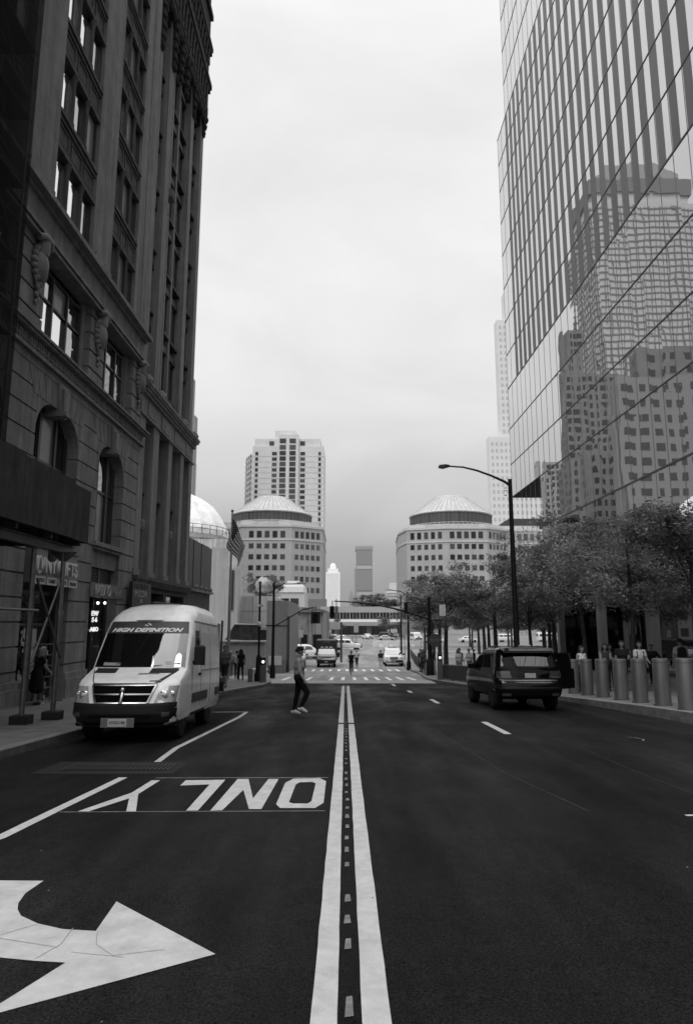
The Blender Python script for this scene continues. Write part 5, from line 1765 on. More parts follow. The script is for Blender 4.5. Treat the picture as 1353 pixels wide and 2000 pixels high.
for fc_ in ('s', 'l'):
    ss.patch(fc_, [(.85, 1.22), (1.9, 1.22), (1.85, 1.60), (1.05, 1.58)], .006, 8).build('rear_quarter_window', M_SUVG, suv, smooth=40)
    ss.patch(fc_, [(2.0, 1.22), (3.35, 1.20), (2.75, 1.58), (1.95, 1.60)], .006, 8).build('door_window', M_SUVG, suv, smooth=40)
    ss.patch(fc_, [(2.45, .5), (2.47, .5), (2.47, 1.2), (2.45, 1.2)], .004, 4).build('door_seam', M_BLACK, suv, smooth=40)
mi = MB(); mi.bbox(-1.17, -.97, 3.05, 3.2, 1.15, 1.34, .03); mi.tube([(-.9, 3.15, 1.2), (-1.0, 3.13, 1.2)], .03, 5); mi.build('wing_mirror', M_DARKPAINT, suv, smooth=40)
q = MB(); q.bbox(.28, .55, 1.6, 2.1, 1.85, 1.91, .02); q.build('roof_box', mat('grey_roof_box', .3, .5), suv)
for sg in (-1, 1):
    q = MB(); q.tube([(sg * .68, .75, 1.84), (sg * .70, 1.5, 1.87), (sg * .68, 2.2, 1.84)], .02, 6); q.build('roof_rail', M_BLACK, suv, smooth=50)
# open rear door, hinged at its leading edge and swung out over the kerb
dr = MB()
hx, hy = 1.0, 2.05
ca, sa = math.cos(R(62)), math.sin(R(62))
def dp(s_, z, t=0.0):
    # s_ along the door from the hinge to its rear edge
    return (hx + s_ * sa + t * ca, hy - s_ * ca + t * sa, z)
def dbox(mb, s0, s1, z0, z1, t0, t1, dz=0):
    mb.loft([[dp(s0, z0, t0), dp(s1, z0 + dz, t0), dp(s1, z1, t0), dp(s0, z1, t0)], [dp(s0, z0, t1), dp(s1, z0 + dz, t1), dp(s1, z1, t1), dp(s0, z1, t1)]])
dbox(dr, 0, .98, .48, 1.18, -.06, .06, .1)
dbox(dr, 0, .06, 1.18, 1.62, -.03, .03); dbox(dr, .80, .90, 1.18, 1.62, -.03, .03); dbox(dr, 0, .90, 1.58, 1.66, -.03, .03)
do_ = dr.build('open_door', M_DARKPAINT, suv)
g_ = MB(); dbox(g_, .06, .80, 1.18, 1.58, -.006, .006); g_.build('door_window', M_SUVG, do_)
text_obj('2', 'lettering', M_LETTER, dp(.36, 1.30, -.02), (sa, -ca, 0), (0, 0, 1), .13, .17, do_, depth=.003, bold=.02)

# --- generic smaller vehicles further off (front faces -y in the local frame)
def small_car(name, label, loc, rz, kind, paint, group=None, cat='car', lamps=True, lights_lit=False):
    t = thing(name, label, cat, loc, group, local=True)
    t.rotation_euler = (0, 0, rz)
    if kind == 'suv':
        rows = [(.35, .15, 4.9, .85, .3, .2), (.45, .03, 5.0, .96, .4, .3), (.75, .0, 5.05, 1.0, .4, .3), (.98, .10, 5.05, 1.0, .4, .3), (1.06, .35, 5.0, .98, .4, .3), (1.14, 1.05, 4.98, .96, .4, .3), (1.5, 1.55, 4.9, .88, .35, .3), (1.75, 1.95, 4.8, .80, .35, .3), (1.86, 2.3, 4.6, .68, .5, .4)]
        gl = (1.16, 1.68); sidew = [(1.75, 2.75), (2.85, 3.75), (3.85, 4.75)]
    elif kind == 'sedan':
        rows = [(.25, .15, 4.5, .80, .3, .3), (.35, .03, 4.6, .90, .4, .4), (.6, .0, 4.65, .93, .45, .4), (.75, .12, 4.6, .93, .45, .4), (.84, .5, 4.5, .91, .45, .4), (.92, 1.2, 4.1, .88, .4, .3), (1.2, 1.65, 3.6, .78, .35, .35), (1.38, 2.0, 3.2, .68, .35, .35), (1.44, 2.3, 2.9, .55, .4, .4)]
        gl = (.94, 1.32); sidew = [(1.7, 2.55), (2.65, 3.4)]
    elif kind == 'truck':
        rows = [(.4, .15, 5.6, .88, .3, .1), (.5, .03, 5.6, 1.0, .35, .1), (.8, .0, 5.6, 1.02, .35, .1), (1.05, .10, 5.6, 1.02, .35, .1), (1.15, .45, 5.6, 1.0, .35, .1), (1.25, 1.0, 5.6, .98, .35, .1), (1.7, 1.45, 5.6, .92, .3, .1), (1.85, 1.65, 5.6, .85, .3, .1), (1.95, 1.9, 5.6, .75, .3, .1)]
        gl = (1.27, 1.8); sidew = [(1.8, 2.6)]
    else:  # van
        rows = [(.3, .1, 4.9, .85, .3, .1), (.45, .0, 5.0, .97, .35, .1), (.85, .05, 5.0, .98, .35, .1), (1.0, .3, 5.0, .98, .35, .1), (1.12, .7, 5.0, .97, .3, .1), (1.6, 1.15, 5.0, .92, .3, .1), (1.95, 1.4, 4.95, .86, .3, .15), (2.1, 1.7, 4.8, .7, .4, .3)]
        gl = (1.15, 1.85); sidew = [(1.5, 2.2), (2.4, 3.4), (3.5, 4.7)]
    sh2 = Shell(rows, nf=3.5, nr=4)
    bo = sh2.body(2).build('body', paint, t)
    L_ = rows[2][2]
    wy = (.92, L_ - 1.05)
    wr = .37 if kind != 'sedan' else .32
    cut_arches(bo, [(sx * .95, y, wr) for sx in (-1, 1) for y in wy], wr * 1.2, .2)
    for sx in (-1, 1):
        for y in wy: wheel(t, sx * .84, y, wr, wr, .23, 5)
    w0 = sh2.at(gl[0])[2] * .93; w1 = sh2.at(gl[1])[2] * .90
    sh2.patch('f', [(-w0, gl[0] + .02), (w0, gl[0] + .02), (w1, gl[1]), (-w1, gl[1])], .008, 8).build('windscreen', M_CARG, t, smooth=40)
    sh2.patch('r', [(-w0, gl[0] + .05), (w0, gl[0] + .05), (w1, gl[1]), (-w1, gl[1])], .008, 8).build('rear_window', M_CARG, t, smooth=40)
    for fc_ in ('s', 'l'):
        for a, b_ in sidew:
            sh2.patch(fc_, [(a, gl[0] + .05), (b_, gl[0] + .05), (b_ - .05, gl[1] - .02), (a + .18 if a == sidew[0][0] else a, gl[1] - .02)], .008, 5).build('side_window', M_CARG, t, smooth=40)
    zl = rows[2][0] + .12
    go_ = sh2.patch('f', [(-.42, zl - .12), (.42, zl - .12), (.45, zl + .14), (-.45, zl + .14)], .012, 6).build('grille', M_BLACK, t, smooth=40)
    sh2.patch('f', [(-.42, zl), (.42, zl), (.42, zl + .03), (-.42, zl + .03)], .02, 6).build('grille_bar', M_CHROME, go_, smooth=40)
    sh2.patch('f', [(-.85, rows[1][0]), (.85, rows[1][0]), (.9, zl - .2), (-.9, zl - .2)], .014, 8).build('bumper', M_PLAST, t, smooth=40)
    for sg in (-1, 1):
        sh2.patch('f', [(sg * .52, zl - .06), (sg * .90, zl - .04), (sg * .9, zl + .13), (sg * .55, zl + .13)], .012, 5).build('headlight', M_LAMPG, t, smooth=40)
        sh2.patch('r', [(sg * .70, zl - .05), (sg * .92, zl - .05), (sg * .92, zl + .2), (sg * .74, zl + .2)], .012, 4).build('tail_light', mat('tail_lens', .035, .15, coat=1), t, smooth=40)
        mi = MB(); mi.bbox(sg * (w0 + .22) - .1, sg * (w0 + .22) + .1, rows[-4][1] - .05, rows[-4][1] + .07, gl[0], gl[0] + .17, .03); mi.build('wing_mirror', M_PLAST, t, smooth=40)
    pl2 = sh2.patch('f', [(-.16, rows[1][0] + .05), (.16, rows[1][0] + .05), (.16, rows[1][0] + .16), (-.16, rows[1][0] + .16)], .02, 3).build('licence_plate', M_PLATE, t)
    return t, sh2
P_WHITE = mat('white_car_paint', .72, .3, coat=.5)
P_SILVER = mat('silver_car_paint', .36, .3, coat=.5)
P_DARK = mat('dark_car_paint', .03, .25, coat=.8)
def rl(y): return road(y) + .005
wsuv, s2 = small_car('parked_car', 'white police style sport utility car with roof lights facing us at the crosswalk', (5.0, 70.5, rl(72)), 0, 'suv', P_WHITE)
q = MB(); q.bbox(-.5, .5, 2.3, 2.65, 1.86, 1.98, .03); q.build('roof_light_bar', mat('light_bar', .3, .3), wsuv)
q = s2.patch('f', [(-.8, .52), (-.3, .52), (-.3, .66), (-.8, .66)], .02, 4).build('fog_panel', P_WHITE, wsuv)
# ambulance box truck
am, s3 = small_car('box_truck', 'dark box bodied truck with three roof lamps facing us before the crosswalk', (-2.05, 68.3, rl(70)), R(1.0), 'truck', P_DARK, cat='truck')
q = MB(); q.bbox(-1.12, 1.12, 2.3, 6.2, .7, 2.75, .08); q.build('box_body', mat('box_body_paint', .022, .4), am)
for x in (-.45, 0, .45):
    q = MB(); q.bbox(x - .14, x + .14, 1.75, 1.95, 1.95, 2.04, .02); q.build('roof_lamp', M_LETTER, am)
text_obj('888', 'lettering', mat('dim_box_text', .12, .6), (-.34, 2.28, 2.42), (1, 0, 0), (0, 0, 1), .68, .2, am, depth=.01)
s3.patch('f', [(-.95, .82), (.95, .82), (.95, .96), (-.95, .96)], .016, 8).build('chrome_band', M_CHROME, am, smooth=40)
small_car('parked_car', 'silver sport utility car half hidden behind the walking man', (-5.15, 68.8, rl(70)), R(3), 'suv', P_SILVER)
small_car('parked_car', 'white jeep like car side on behind the silver one', (-2.6, 86, rl(86)), R(96), 'suv', P_WHITE)
pk, _ = small_car('pickup_truck', 'white pickup truck side on beyond the grey signboard', (2.6, 112, rl(112)), R(80), 'suv', P_WHITE, cat='pickup')
small_car('parked_car', 'pale saloon car half hidden below the signboard', (-1.4, 92, rl(92)), R(150), 'sedan', P_SILVER)
FAR = [('dark saloon car on the far avenue under the bridge', -.8, 176, 70, 'sedan', P_DARK), ('white car with bright lamps on the far avenue', 6.5, 178, 20, 'sedan', P_WHITE),
       ('silver car on the far avenue beside the dark one', 1.5, 165, 82, 'sedan', P_SILVER), ('dark car near the right bridge pier', 13.5, 180, 60, 'suv', P_DARK),
       ('white van beside the lamp post on the avenue', 17.4, 160, 10, 'van', P_WHITE), ('silver car crossing in front of the planters', 12.0, 162, 84, 'sedan', P_SILVER),
       ('white van far behind the memorial trees', 22, 150, 85, 'van', P_WHITE), ('white saloon far behind the memorial tree trunks', 30, 152, 88, 'sedan', P_WHITE),
       ('pale car far behind the tree trunks beside the stop sign', 40, 155, 90, 'suv', P_WHITE), ('white car farthest along behind the tree trunks', 50, 158, 92, 'van', P_WHITE)]
protos = {}
for label, x, y, ang, kind, paint in FAR:
    key = (kind, paint.name)
    if key in protos:
        copy_tree(protos[key], (x, y, rl(y)), R(ang), label, 'cars on the far avenue')
    else:
        protos[key], _ = small_car('car' if kind != 'van' else 'delivery_van', label, (x, y, rl(y)), R(ang), kind, paint, 'cars on the far avenue', cat='car' if kind != 'van' else 'van')

# ------------------------------------------------------------------ street furniture
def pave(x, y):
    """height of whatever is walked on"""
    if y < 39.6 and x < LK(y): return road(y) + .145
    if y < 55 and x > RK(y): return road(y) + hR(y) + .004 + .03 * (x - RK(y))
    if y >= 55 and x > RK(y): return road(y) + .145
    if 40.3 < y < 50 and x < -6: return road(y) + .016
    if y >= 57 and x < LK2(y): return road(y) + .145
    return road(y) + .004
M_BOLL = mat('brushed_bollard_steel', .17, .42, metal=.55, noise=.18, scale=3, stretch=(1, 1, .4), streak=.12, var=.1)
bl = None
BL = [(24.77, 8.33, 'farthest of the bollard row, just behind the open car door'), (23.49, 8.36, 'second bollard after the open car door'), (22.16, 8.40, 'third bollard, before the woman with folded hands'),
      (20.6, 8.36, 'fourth bollard, left of the woman with the white top and bag'), (19.27, 8.36, 'scuffed bollard with a pale scrape near its foot'), (17.96, 8.38, 'tall looking bollard beside the man with the backpack'), (16.43, 8.25, 'nearest bollard, cut by the picture edge')]
for y, x, lab in BL:
    if bl is None:
        bl = thing('bollard', lab, 'bollard', (x, y, pave(x, y)), 'steel bollards along the kerb', local=True)
        b = MB(); b.lathe([(.205, -.06), (.205, 1.17), (.198, 1.195), (.17, 1.205), (.02, 1.206)], n=32); b.build('sleeve', M_BOLL, bl, smooth=35)
        b = MB(); b.lathe([(.235, -.03), (.235, .012), (.206, .015)], n=32, caps=False); b.build('collar', M_DARKSTEEL, bl, smooth=35)
        b = MB(); b.lathe([(.2065, 1.10), (.2065, 1.112)], n=32, caps=False); b.build('top_seam', M_DARKSTEEL, bl)
    else:
        copy_tree(bl, (x, y, pave(x, y)), rng.uniform(0, 6), lab)
q = MB()
q.face([(8.36 - .19, 19.08 - .02, pave(8.36, 19.27) + .22), (8.36 - .03, 19.06, pave(8.36, 19.27) + .15), (8.36 - .02, 19.06, pave(8.36, 19.27) + .18), (8.36 - .17, 19.07, pave(8.36, 19.27) + .27)])

# big black street lamp behind the car
la = thing('street_lamp', 'tall black street lamp with a long curved arm behind the black car', 'street lamp', (7.12, 28, pave(7.12, 28)))
b = MB(); b.lathe([(.24, 0), (.24, .5), (.17, .65), (.135, .8), (.085, 8.85), (.09, 8.9)], (7.12, 28, pave(7.12, 28)), 14); b.build('pole', M_BLACK, la, smooth=40)
b = MB(); b.tube([(7.12, 28, 7.45), (6.85, 28, 7.62), (6.34, 28, 7.86), (5.7, 28, 8.10), (5.1, 28, 8.25), (4.5, 28, 8.29)], [.07, .06, .05, .045, .04, .035], 8); b.build('arm', M_BLACK, la, smooth=50)
b = MB(); b.loft([[(4.52 + dx, 28 + dy * s_, 8.27 + dz) for dx, dy, dz in ((0, -.07, 0), (0, .07, 0), (0, .05, .07), (0, -.05, .07))] for s_ in (1,)] + [[(4.30, 28 - .17, 8.22), (4.30, 28 + .17, 8.22), (4.32, 28 + .12, 8.36), (4.32, 28 - .12, 8.36)], [(4.02, 28 - .15, 8.24), (4.02, 28 + .15, 8.24), (4.05, 28 + .08, 8.34), (4.05, 28 - .08, 8.34)]])
lh = b.build('lamp_head', M_BLACK, la)
b = MB(); b.ball((4.2, 28, 8.22), (.14, .11, .05), 8); b.build('lens', mat('lamp_lens', .3, .2), lh, smooth=60)
b = MB()
for z in (7.2, 7.32, 7.0): b.tube([(7.12 - .14, 28, z), (7.12 - .28, 28, z)], .02, 5)
b.build('bracket', M_STEEL, la)

def lamp(name, label, x, y, ztop, armx, armz, r=.09, group=None, base=None, head=True):
    z0 = base if base is not None else pave(x, y)
    t = thing(name, label, 'street lamp', (x, y, z0), group)
    b = MB(); b.lathe([(r * 2.1, 0), (r * 2.1, .7), (r * 1.3, .9), (r * .8, ztop - z0)], (x, y, z0), 10); b.build('pole', M_BLACK, t, smooth=40)
    if armx is not None:
        mx = (x + armx) / 2
        b = MB(); b.tube([(x, y, ztop - .35), (x + (armx - x) * .35, y, ztop - .05 + (armz - ztop) * .6), (x + (armx - x) * .75, y, armz), (armx, y, armz)], r * .45, 6); b.build('arm', M_BLACK, t, smooth=50)
        if head:
            d = .3 if armx < x else -.3
            b = MB(); b.loft([[(armx + d, y - .1, armz), (armx + d, y + .1, armz), (armx + d, y + .06, armz + .1), (armx + d, y - .06, armz + .1)], [(armx - d, y - .13, armz - .03), (armx - d, y + .13, armz - .03), (armx - d, y + .06, armz + .1), (armx - d, y - .06, armz + .1)]])
            b.build('lamp_head', mat('lamp_head_grey', .25, .5), t)
    return t
lamp('street_lamp', 'slim street lamp beyond the stop sign, arm reaching over the far road', 5.75, 62, 4.3, 3.95, 4.45, .10)
lamp('street_lamp', 'second slim lamp post just behind the first one', 5.9, 72, 4.4, 4.5, 4.2, .09)
ll = lamp('street_lamp', 'black lamp post beside the concrete block with a bent arm and signal below', -4.83, 44, 4.15, -3.0, 4.05, .085, base=road(44))
b = MB(); b.tube([(-4.85, 44, 1.2), (-3.9, 44, 1.75), (-2.9, 44, 2.35), (-2.15, 44, 2.5)], .038, 6); b.build('signal_arm', M_BLACK, ll, smooth=50)
def signal(parent, x, y, z, w=.36, h=1.0, side=0):
    s_ = MB(); s_.bbox(x - w / 2, x + w / 2, y - .14, y + .14, z - h / 2, z + h / 2, .03)
    so = s_.build('traffic_signal', mat('signal_housing', .012, .5), parent)
    for k in range(3):
        v = MB(); zc = z + h * .31 - k * h * .31
        v.tube([(x, y - .14, zc), (x, y - .34, zc)], .13, 10, caps=False); v.build('visor', M_BLACK, so)
        v = MB(); v.ball((x, y - .15, zc), (.11, .03, .11), 8); v.build('lens', mat('signal_lens', .05, .2), so, smooth=60)
    return so
signal(ll, -2.05, 44, 1.83, .62, .78)
b = MB(); b.tube([(-2.05, 44, 2.2), (-2.05, 44, 2.6)], .03, 5); b.build('hanger', M_BLACK, ll)
q = MB(); q.box(-5.35, -4.4, 43.96, 44.0, 1.28, 1.34); q.build('crossarm', M_BLACK, ll)
sp1 = thing('signal_post', 'black post with a small white camera and sign on the left street corner', 'signal post', (-4.7, 35.8, pave(-4.7, 35.8)))
zb = pave(-4.7, 35.8)
b = MB(); b.lathe([(.22, 0), (.22, .35), (.16, .5), (.14, 1.2), (.065, 1.4), (.055, 3.6 - zb)], (-4.68, 35.8, zb), 12); b.build('pole', M_BLACK, sp1, smooth=40)
b = MB(); b.tube([(-4.8, 35.7, 2.36), (-4.45, 35.6, 2.48)], .06, 6); b.ball((-4.68, 35.7, 1.45), (.1, .1, .14), 8); b.build('camera_housing', M_WHITE, sp1, smooth=50)
b = MB(); b.lathe([(.02, 3.6), (.1, 3.65), (.02, 3.75)], (-4.68, 35.8, 0), 8); b.build('finial', M_BLACK, sp1)
# lit crossing lights on low posts
for (x, y, lab, h) in ((-4.28, 34.6, 'low post with a glowing round light beside the black signal post', .95), (5.35, 38.5, 'glowing round light on the end post of the dark fence', 1.15)):
    z0 = pave(x, y)
    t = thing('light_post', lab, 'light post', (x, y, z0))
    b = MB(); b.bbox(x - .15, x + .15, y - .12, y + .12, z0 - .02, z0 + h - .1, .02); b.build('post', mat('light_post_grey', .10, .5, noise=.2), t)
    b = MB(); b.bbox(x - .13, x + .13, y - .1, y + .1, z0 + h - .1, z0 + h + .3, .03); bo = b.build('housing', M_BLACK, t)
    b = MB(); b.ball((x, y - .1, z0 + h + .08), (.075, .04, .075), 12); b.build('lens', mat('glowing_lens', .9, emit=1.2), bo, smooth=60)
for (x, y, lab) in ((-5.05, 35.4, 'short grey concrete bollard on the left street corner'),):
    z0 = pave(x, y)
    t = thing('bollard', lab, 'bollard', (x, y, z0))
    b = MB(); b.lathe([(.13, 0), (.13, .62), (.11, .66), (.03, .68)], (x, y, z0), 16); b.build('post', mat('grey_bollard', .11, .7, noise=.2), t, smooth=40)
    b = MB(); b.lathe([(.17, -.02), (.17, .03), (.132, .04)], (x, y, z0), 16); b.build('collar', M_DARKSTEEL, t)
t = thing('bench_block', 'pale square stone block behind the short bollard', 'stone block', (-5.35, 41.5, road(41.5)))
b = MB(); b.bbox(-5.75, -4.95, 41.2, 41.9, road(41.5) - .05, road(41.5) + .55, .03); b.build('block', M_CPL, t)
b = MB(); b.bbox(-5.80, -4.90, 41.15, 41.95, road(41.5) + .55, road(41.5) + .68, .03); b.build('cap', mat('pale_cap', .45, .7), t)
# stop sign and big mast arm on the right corner
sgp = thing('signal_mast', 'black signal mast with a long curved arm over the far crossing', 'signal mast', (5.72, 46, pave(5.72, 46)))
zb = pave(5.72, 46)
b = MB(); b.lathe([(.30, 0), (.30, .9), (.18, 1.1), (.16, 1.3), (.11, 3.25 - zb)], (5.72, 46, zb), 14); b.build('pole', M_BLACK, sgp, smooth=40)
b = MB(); b.tube([(5.72, 46, 1.72), (4.6, 46, 2.1), (3.3, 46, 2.46), (1.8, 46, 2.76), (.5, 46, 2.90), (-.85, 46, 2.96)], [.085, .07, .06, .05, .045, .04], 8); b.build('arm', M_BLACK, sgp, smooth=50)
signal(sgp, -1.0, 46, 2.22, .32, .82)
b = MB(); b.bbox(-.80, -.58, 45.9, 46.1, 1.85, 2.62, .02); b.build('signal_back', mat('signal_grey', .22, .5), sgp)
b = MB(); b.tube([(-.98, 46, 2.6), (-.98, 46, 3.0)], .025, 5); b.tube([(-.7, 46, 2.6), (-.7, 46, 3.12)], .025, 5); b.build('hanger', M_BLACK, sgp)
b = MB(); b.box(5.72, 6.9, 45.98, 46.02, 1.64, 1.70); b.build('side_arm', M_BLACK, sgp)
b = MB(); b.tube([(5.72, 46, 2.7), (4.1, 46, 2.9)], .03, 5); b.bbox(4.0, 4.24, 45.9, 46.1, 2.1, 2.88, .02); b.build('rear_signal_arm', M_BLACK, sgp)
bn = thing('banner', 'white banner hanging high beside the black signal mast', 'banner', (6.7, 45.9, 1.9))
b = MB(); b.bbox(6.42, 6.85, 45.86, 45.90, 1.95, 2.72, .01); b.build('cloth', mat('banner_white', .62, .7, noise=.15, scale=5), bn)
b = MB(); b.tube([(5.8, 45.9, 2.76), (6.9, 45.9, 2.76)], .02, 5); b.ball((6.62, 45.9, 2.95), (.1, .1, .12), 8); b.build('rod', M_DARKSTEEL, bn)
so = thing('stop_sign', 'dark octagonal stop sign seen against the trees', 'stop sign', (5.95, 45, pave(5.95, 45)))
b = MB()
R8 = .46
b.prism([(5.95 + R8 * math.cos(R(22.5 + 45 * k)), .32 + R8 * math.sin(R(22.5 + 45 * k))) for k in range(8)], 'y', 44.96, 45.0)
po = b.build('plate', mat('stop_sign_back', .05, .4), so)
text_obj('STOP', 'lettering', mat('stop_letters', .15, .5), (5.66, 44.955, .21), (1, 0, 0), (0, 0, 1), .58, .22, po, depth=.003, bold=.02)
b = MB(); b.tube([(5.95, 45.03, pave(5.95, 45)), (5.95, 45.03, .8)], .035, 6); b.build('post', M_BLACK, so)

# grey barrier fences
def fence(name, label, pts, h, m, z=None):
    t = thing(name, label, 'fence', (pts[0][0], pts[0][1], pave(*pts[0])))
    f = MB()
    n = 0
    base = [(x, y, pave(x, y)) for x, y in pts]
    outer = [[(x, y, zb_ + .04) for x, y, zb_ in base], [(x, y, zb_ + h) for x, y, zb_ in base]]
    d = .05
    f.loft([outer[0], outer[1]], caps=False, closed=False)
    f.loft([[(x + d, y + d * .2, z_) for x, y, z_ in outer[0]], [(x + d, y + d * .2, z_) for x, y, z_ in outer[1]]], caps=False, closed=False)
    f.build('panel', m, t)
    r = MB(); r.tube([(x + .02, y, z_ + .01) for x, y, z_ in outer[1]], .035, 6); r.build('top_rail', M_DARKSTEEL, t, smooth=50)
    v = MB()
    for (xa, ya, za), (xb, yb, zb_) in zip(base, base[1:]):
        Ls = math.hypot(xb - xa, yb - ya); k = 0
        while k < Ls:
            q_ = k / Ls
            x, y, z_ = xa + (xb - xa) * q_, ya + (yb - ya) * q_, za + (zb_ - za) * q_
            v.box(x - .035, x - .012, y - .012, y + .012, z_ + .05, z_ + h); k += .13
    tag(v.build('bars', MATS['fence_bar'], t), kind='stuff')
    for x, y, zb_ in base[::2]:
        p_ = MB(); p_.box(x - .04, x + .05, y - .04, y + .04, zb_ - .02, zb_ + h + .03); p_.build('post', M_DARKSTEEL, t)
    return t
mat('fence_bar', .05, .5)
fence('fence', 'dark slatted fence curving along the kerb before the tree plaza', [(RK(y) + .42, y) for y in (28.8, 30, 31.3, 32.66, 34, 35.3, 36.6, 37.9, 39, 39.9)] + [(5.6, 40.6)], .80, mat('fence_dark', .055, .5, noise=.2, scale=2))
fence('fence', 'grey fence along the far footway beyond the lamp posts', [(RK(y) + 1.2, y) for y in (60, 63, 66, 70, 74, 78, 84, 90)], .95, mat('fence_grey', .13, .6, noise=.2, scale=2))
fence('fence', 'pale barrier running along the concrete block to the parked cars', [(-6.0, 52), (-5.0, 54), (-5.2, 57), (-6.4, 62), (-6.5, 68), (-6.55, 76)], .95, mat('barrier_grey', .17, .7, noise=.2, scale=2))
t = thing('notice', 'white notice tied to the pale barrier by the lamp post', 'notice', (-5.6, 52.6, -1.8))
b = MB(); b.bbox(-6.0, -5.0, 51.7, 51.75, -1.75, -1.05, .01); b.build('sheet', mat('notice_white', .6, .6), t)
# sign post beside the van, boards seen nearly edge on
t = thing('sign_post', 'tall street sign post seen almost edge on behind the van', 'sign post', (-4.98, 26.6, pave(-5.2, 26.6)))
zb = pave(-5.2, 26.6)
b = MB(); b.tube([(-5.0, 26.6, zb), (-4.96, 26.6, 1.62)], .045, 6); b.build('post', M_DARKSTEEL, t)
b = MB(); b.box(-5.10, -5.06, 26.3, 26.75, zb + .4, 1.5); b.build('board', mat('board_pale', .3, .5), t)
b = MB(); b.lathe([(.16, 0), (.13, .35), (.06, .5)], (-4.98, 26.6, zb), 10); b.build('foot', M_BLACK, t)
# grey signboard by the truck
t = thing('signboard', 'grey blank signboard on a dark post right of the box truck', 'sign', (-.7, 79, road(79)))
b = MB(); b.bbox(-2.0, -.72, 78.9, 79.0, .62, 1.5, .02); b.build('board', mat('blank_board', .33, .6, noise=.06), t)
b = MB(); b.tube([(-.62, 79, road(79)), (-.62, 79, 1.5)], .13, 8); b.build('post', M_DARKSTEEL, t)
# small road signs
for x, y, lab, w_, h_, zt in ((-5.6, 82, 'small pale parking sign before the granite doorway', .55, .9, .5), (1.7, 118, 'tall pole with pale plates in the middle of the far road', .8, 1.6, 1.2), (7.3, 84, 'pale sign plate on the pole behind the lamp posts', .9, 1.5, 1.3)):
    t = thing('road_sign', lab, 'road sign', (x, y, road(y)))
    b = MB(); b.bbox(x - w_ / 2, x + w_ / 2, y - .03, y, zt - h_, zt, .01); b.build('plate', mat('sign_plate_grey', .30, .6, noise=.2, scale=4), t)
    b = MB(); b.tube([(x, y + .03, road(y)), (x, y + .03, zt + .05)], .05, 6); b.build('post', M_DARKSTEEL, t)
t = thing('sandwich_board', 'white board standing on the far roadway', 'board', (.9, 116, road(116)))
b = MB(); b.prism([(.5, road(116)), (1.3, road(116)), (1.15, road(116) + 1.2), (.65, road(116) + 1.2)], 'y', 115.9, 116.1); b.build('panel', P_WHITE, t)
# planters / barriers band far off
pbm = mat('pale_barrier', .5, .8, noise=.3, scale=2)
proto = None
for k in range(9):
    x = -2.2 + k * 2.05
    if proto is None:
        proto = thing('concrete_barrier', 'pale concrete barrier segment across the far road', 'barrier', (x, 128, road(128)), 'concrete barriers across the far road', local=True)
        b = MB(); b.prism([(-.4, 0), (.4, 0), (.3, .35), (.14, 1.15), (-.14, 1.15), (-.3, .35)], 'x', -.98, .98); b.build('block', pbm, proto)
        b = MB(); b.box(-.1, .1, -.42, -.38, .1, .2); b.build('lifting_slot', M_DARKSTEEL, proto)
    elif k not in (2, 3):
        copy_tree(proto, (x, 128 + (k % 3) * .15, road(128)), 0)
# flag on its pole
fp = thing('flagpole', 'slender pale flagpole in front of the wrapped dome', 'flagpole', (-7.0, 40, road(40)))
b = MB(); b.lathe([(.11, -.1), (.10, 2), (.055, 10.1), (.02, 10.15)], (-7.05, 40, road(40)), 12); b.build('pole', mat('flagpole_grey', .22, .4), fp, smooth=40)
b = MB(); b.ball((-7.05, 40, 8.32), .09, 8); b.build('finial', M_DARKSTEEL, fp, smooth=60)
fl = thing('flag', 'drooping striped flag with a dark star field on the pole', 'flag', (-7.0, 39.95, 7.9))
def flag_pt(u, v):
    # u along the fly, v down the hoist; the cloth droops from the pole in soft folds
    x = -7.0 + .78 * u ** .9 * (1 - .45 * v) - .42 * v * math.sin(math.pi * min(1, u * 1.25 + .12)) + .05 * math.sin(7 * u + 3 * v)
    y = 39.90 - .16 * math.sin(6.5 * u + 1.5 * v) * u
    z = 7.85 - 1.30 * v - 1.75 * u ** 1.1 + .06 * math.sin(6 * v)
    return (x, y, z)
def flag_patch(u0, u1, v0, v1, m, name, off=0):
    g = MB()
    rows = []
    for i in range(9):
        v = v0 + (v1 - v0) * i / 8
        rows.append([tuple(Vector(flag_pt(u0 + (u1 - u0) * k / 16, v)) + Vector((0, -off, 0))) for k in range(17)])
    g.grid(rows); o = g.build(name, m, fl, smooth=180)
    so_ = o.modifiers.new('s', 'SOLIDIFY'); so_.thickness = .008
    return o
M_FL_W, M_FL_D, M_FL_B = mat('flag_white', .6, .8), mat('flag_mid', .10, .8), mat('flag_dark', .025, .8)
for k in range(13):
    a, c = k / 13, (k + 1) / 13
    flag_patch(.45 if k < 7 else 0, 1, a, c, M_FL_D if k % 2 == 0 else M_FL_W, 'stripe')
cn_ = flag_patch(0, .45, 0, 7 / 13, M_FL_B, 'star_field')
st2 = MB()
for r in range(5):
    for c in range(6):
        p = flag_pt(.04 + .07 * c, .05 + .095 * r)
        st2.ball((p[0], p[1] - .012, p[2]), .022, 5)
st2.build('stars', M_FL_W, cn_)

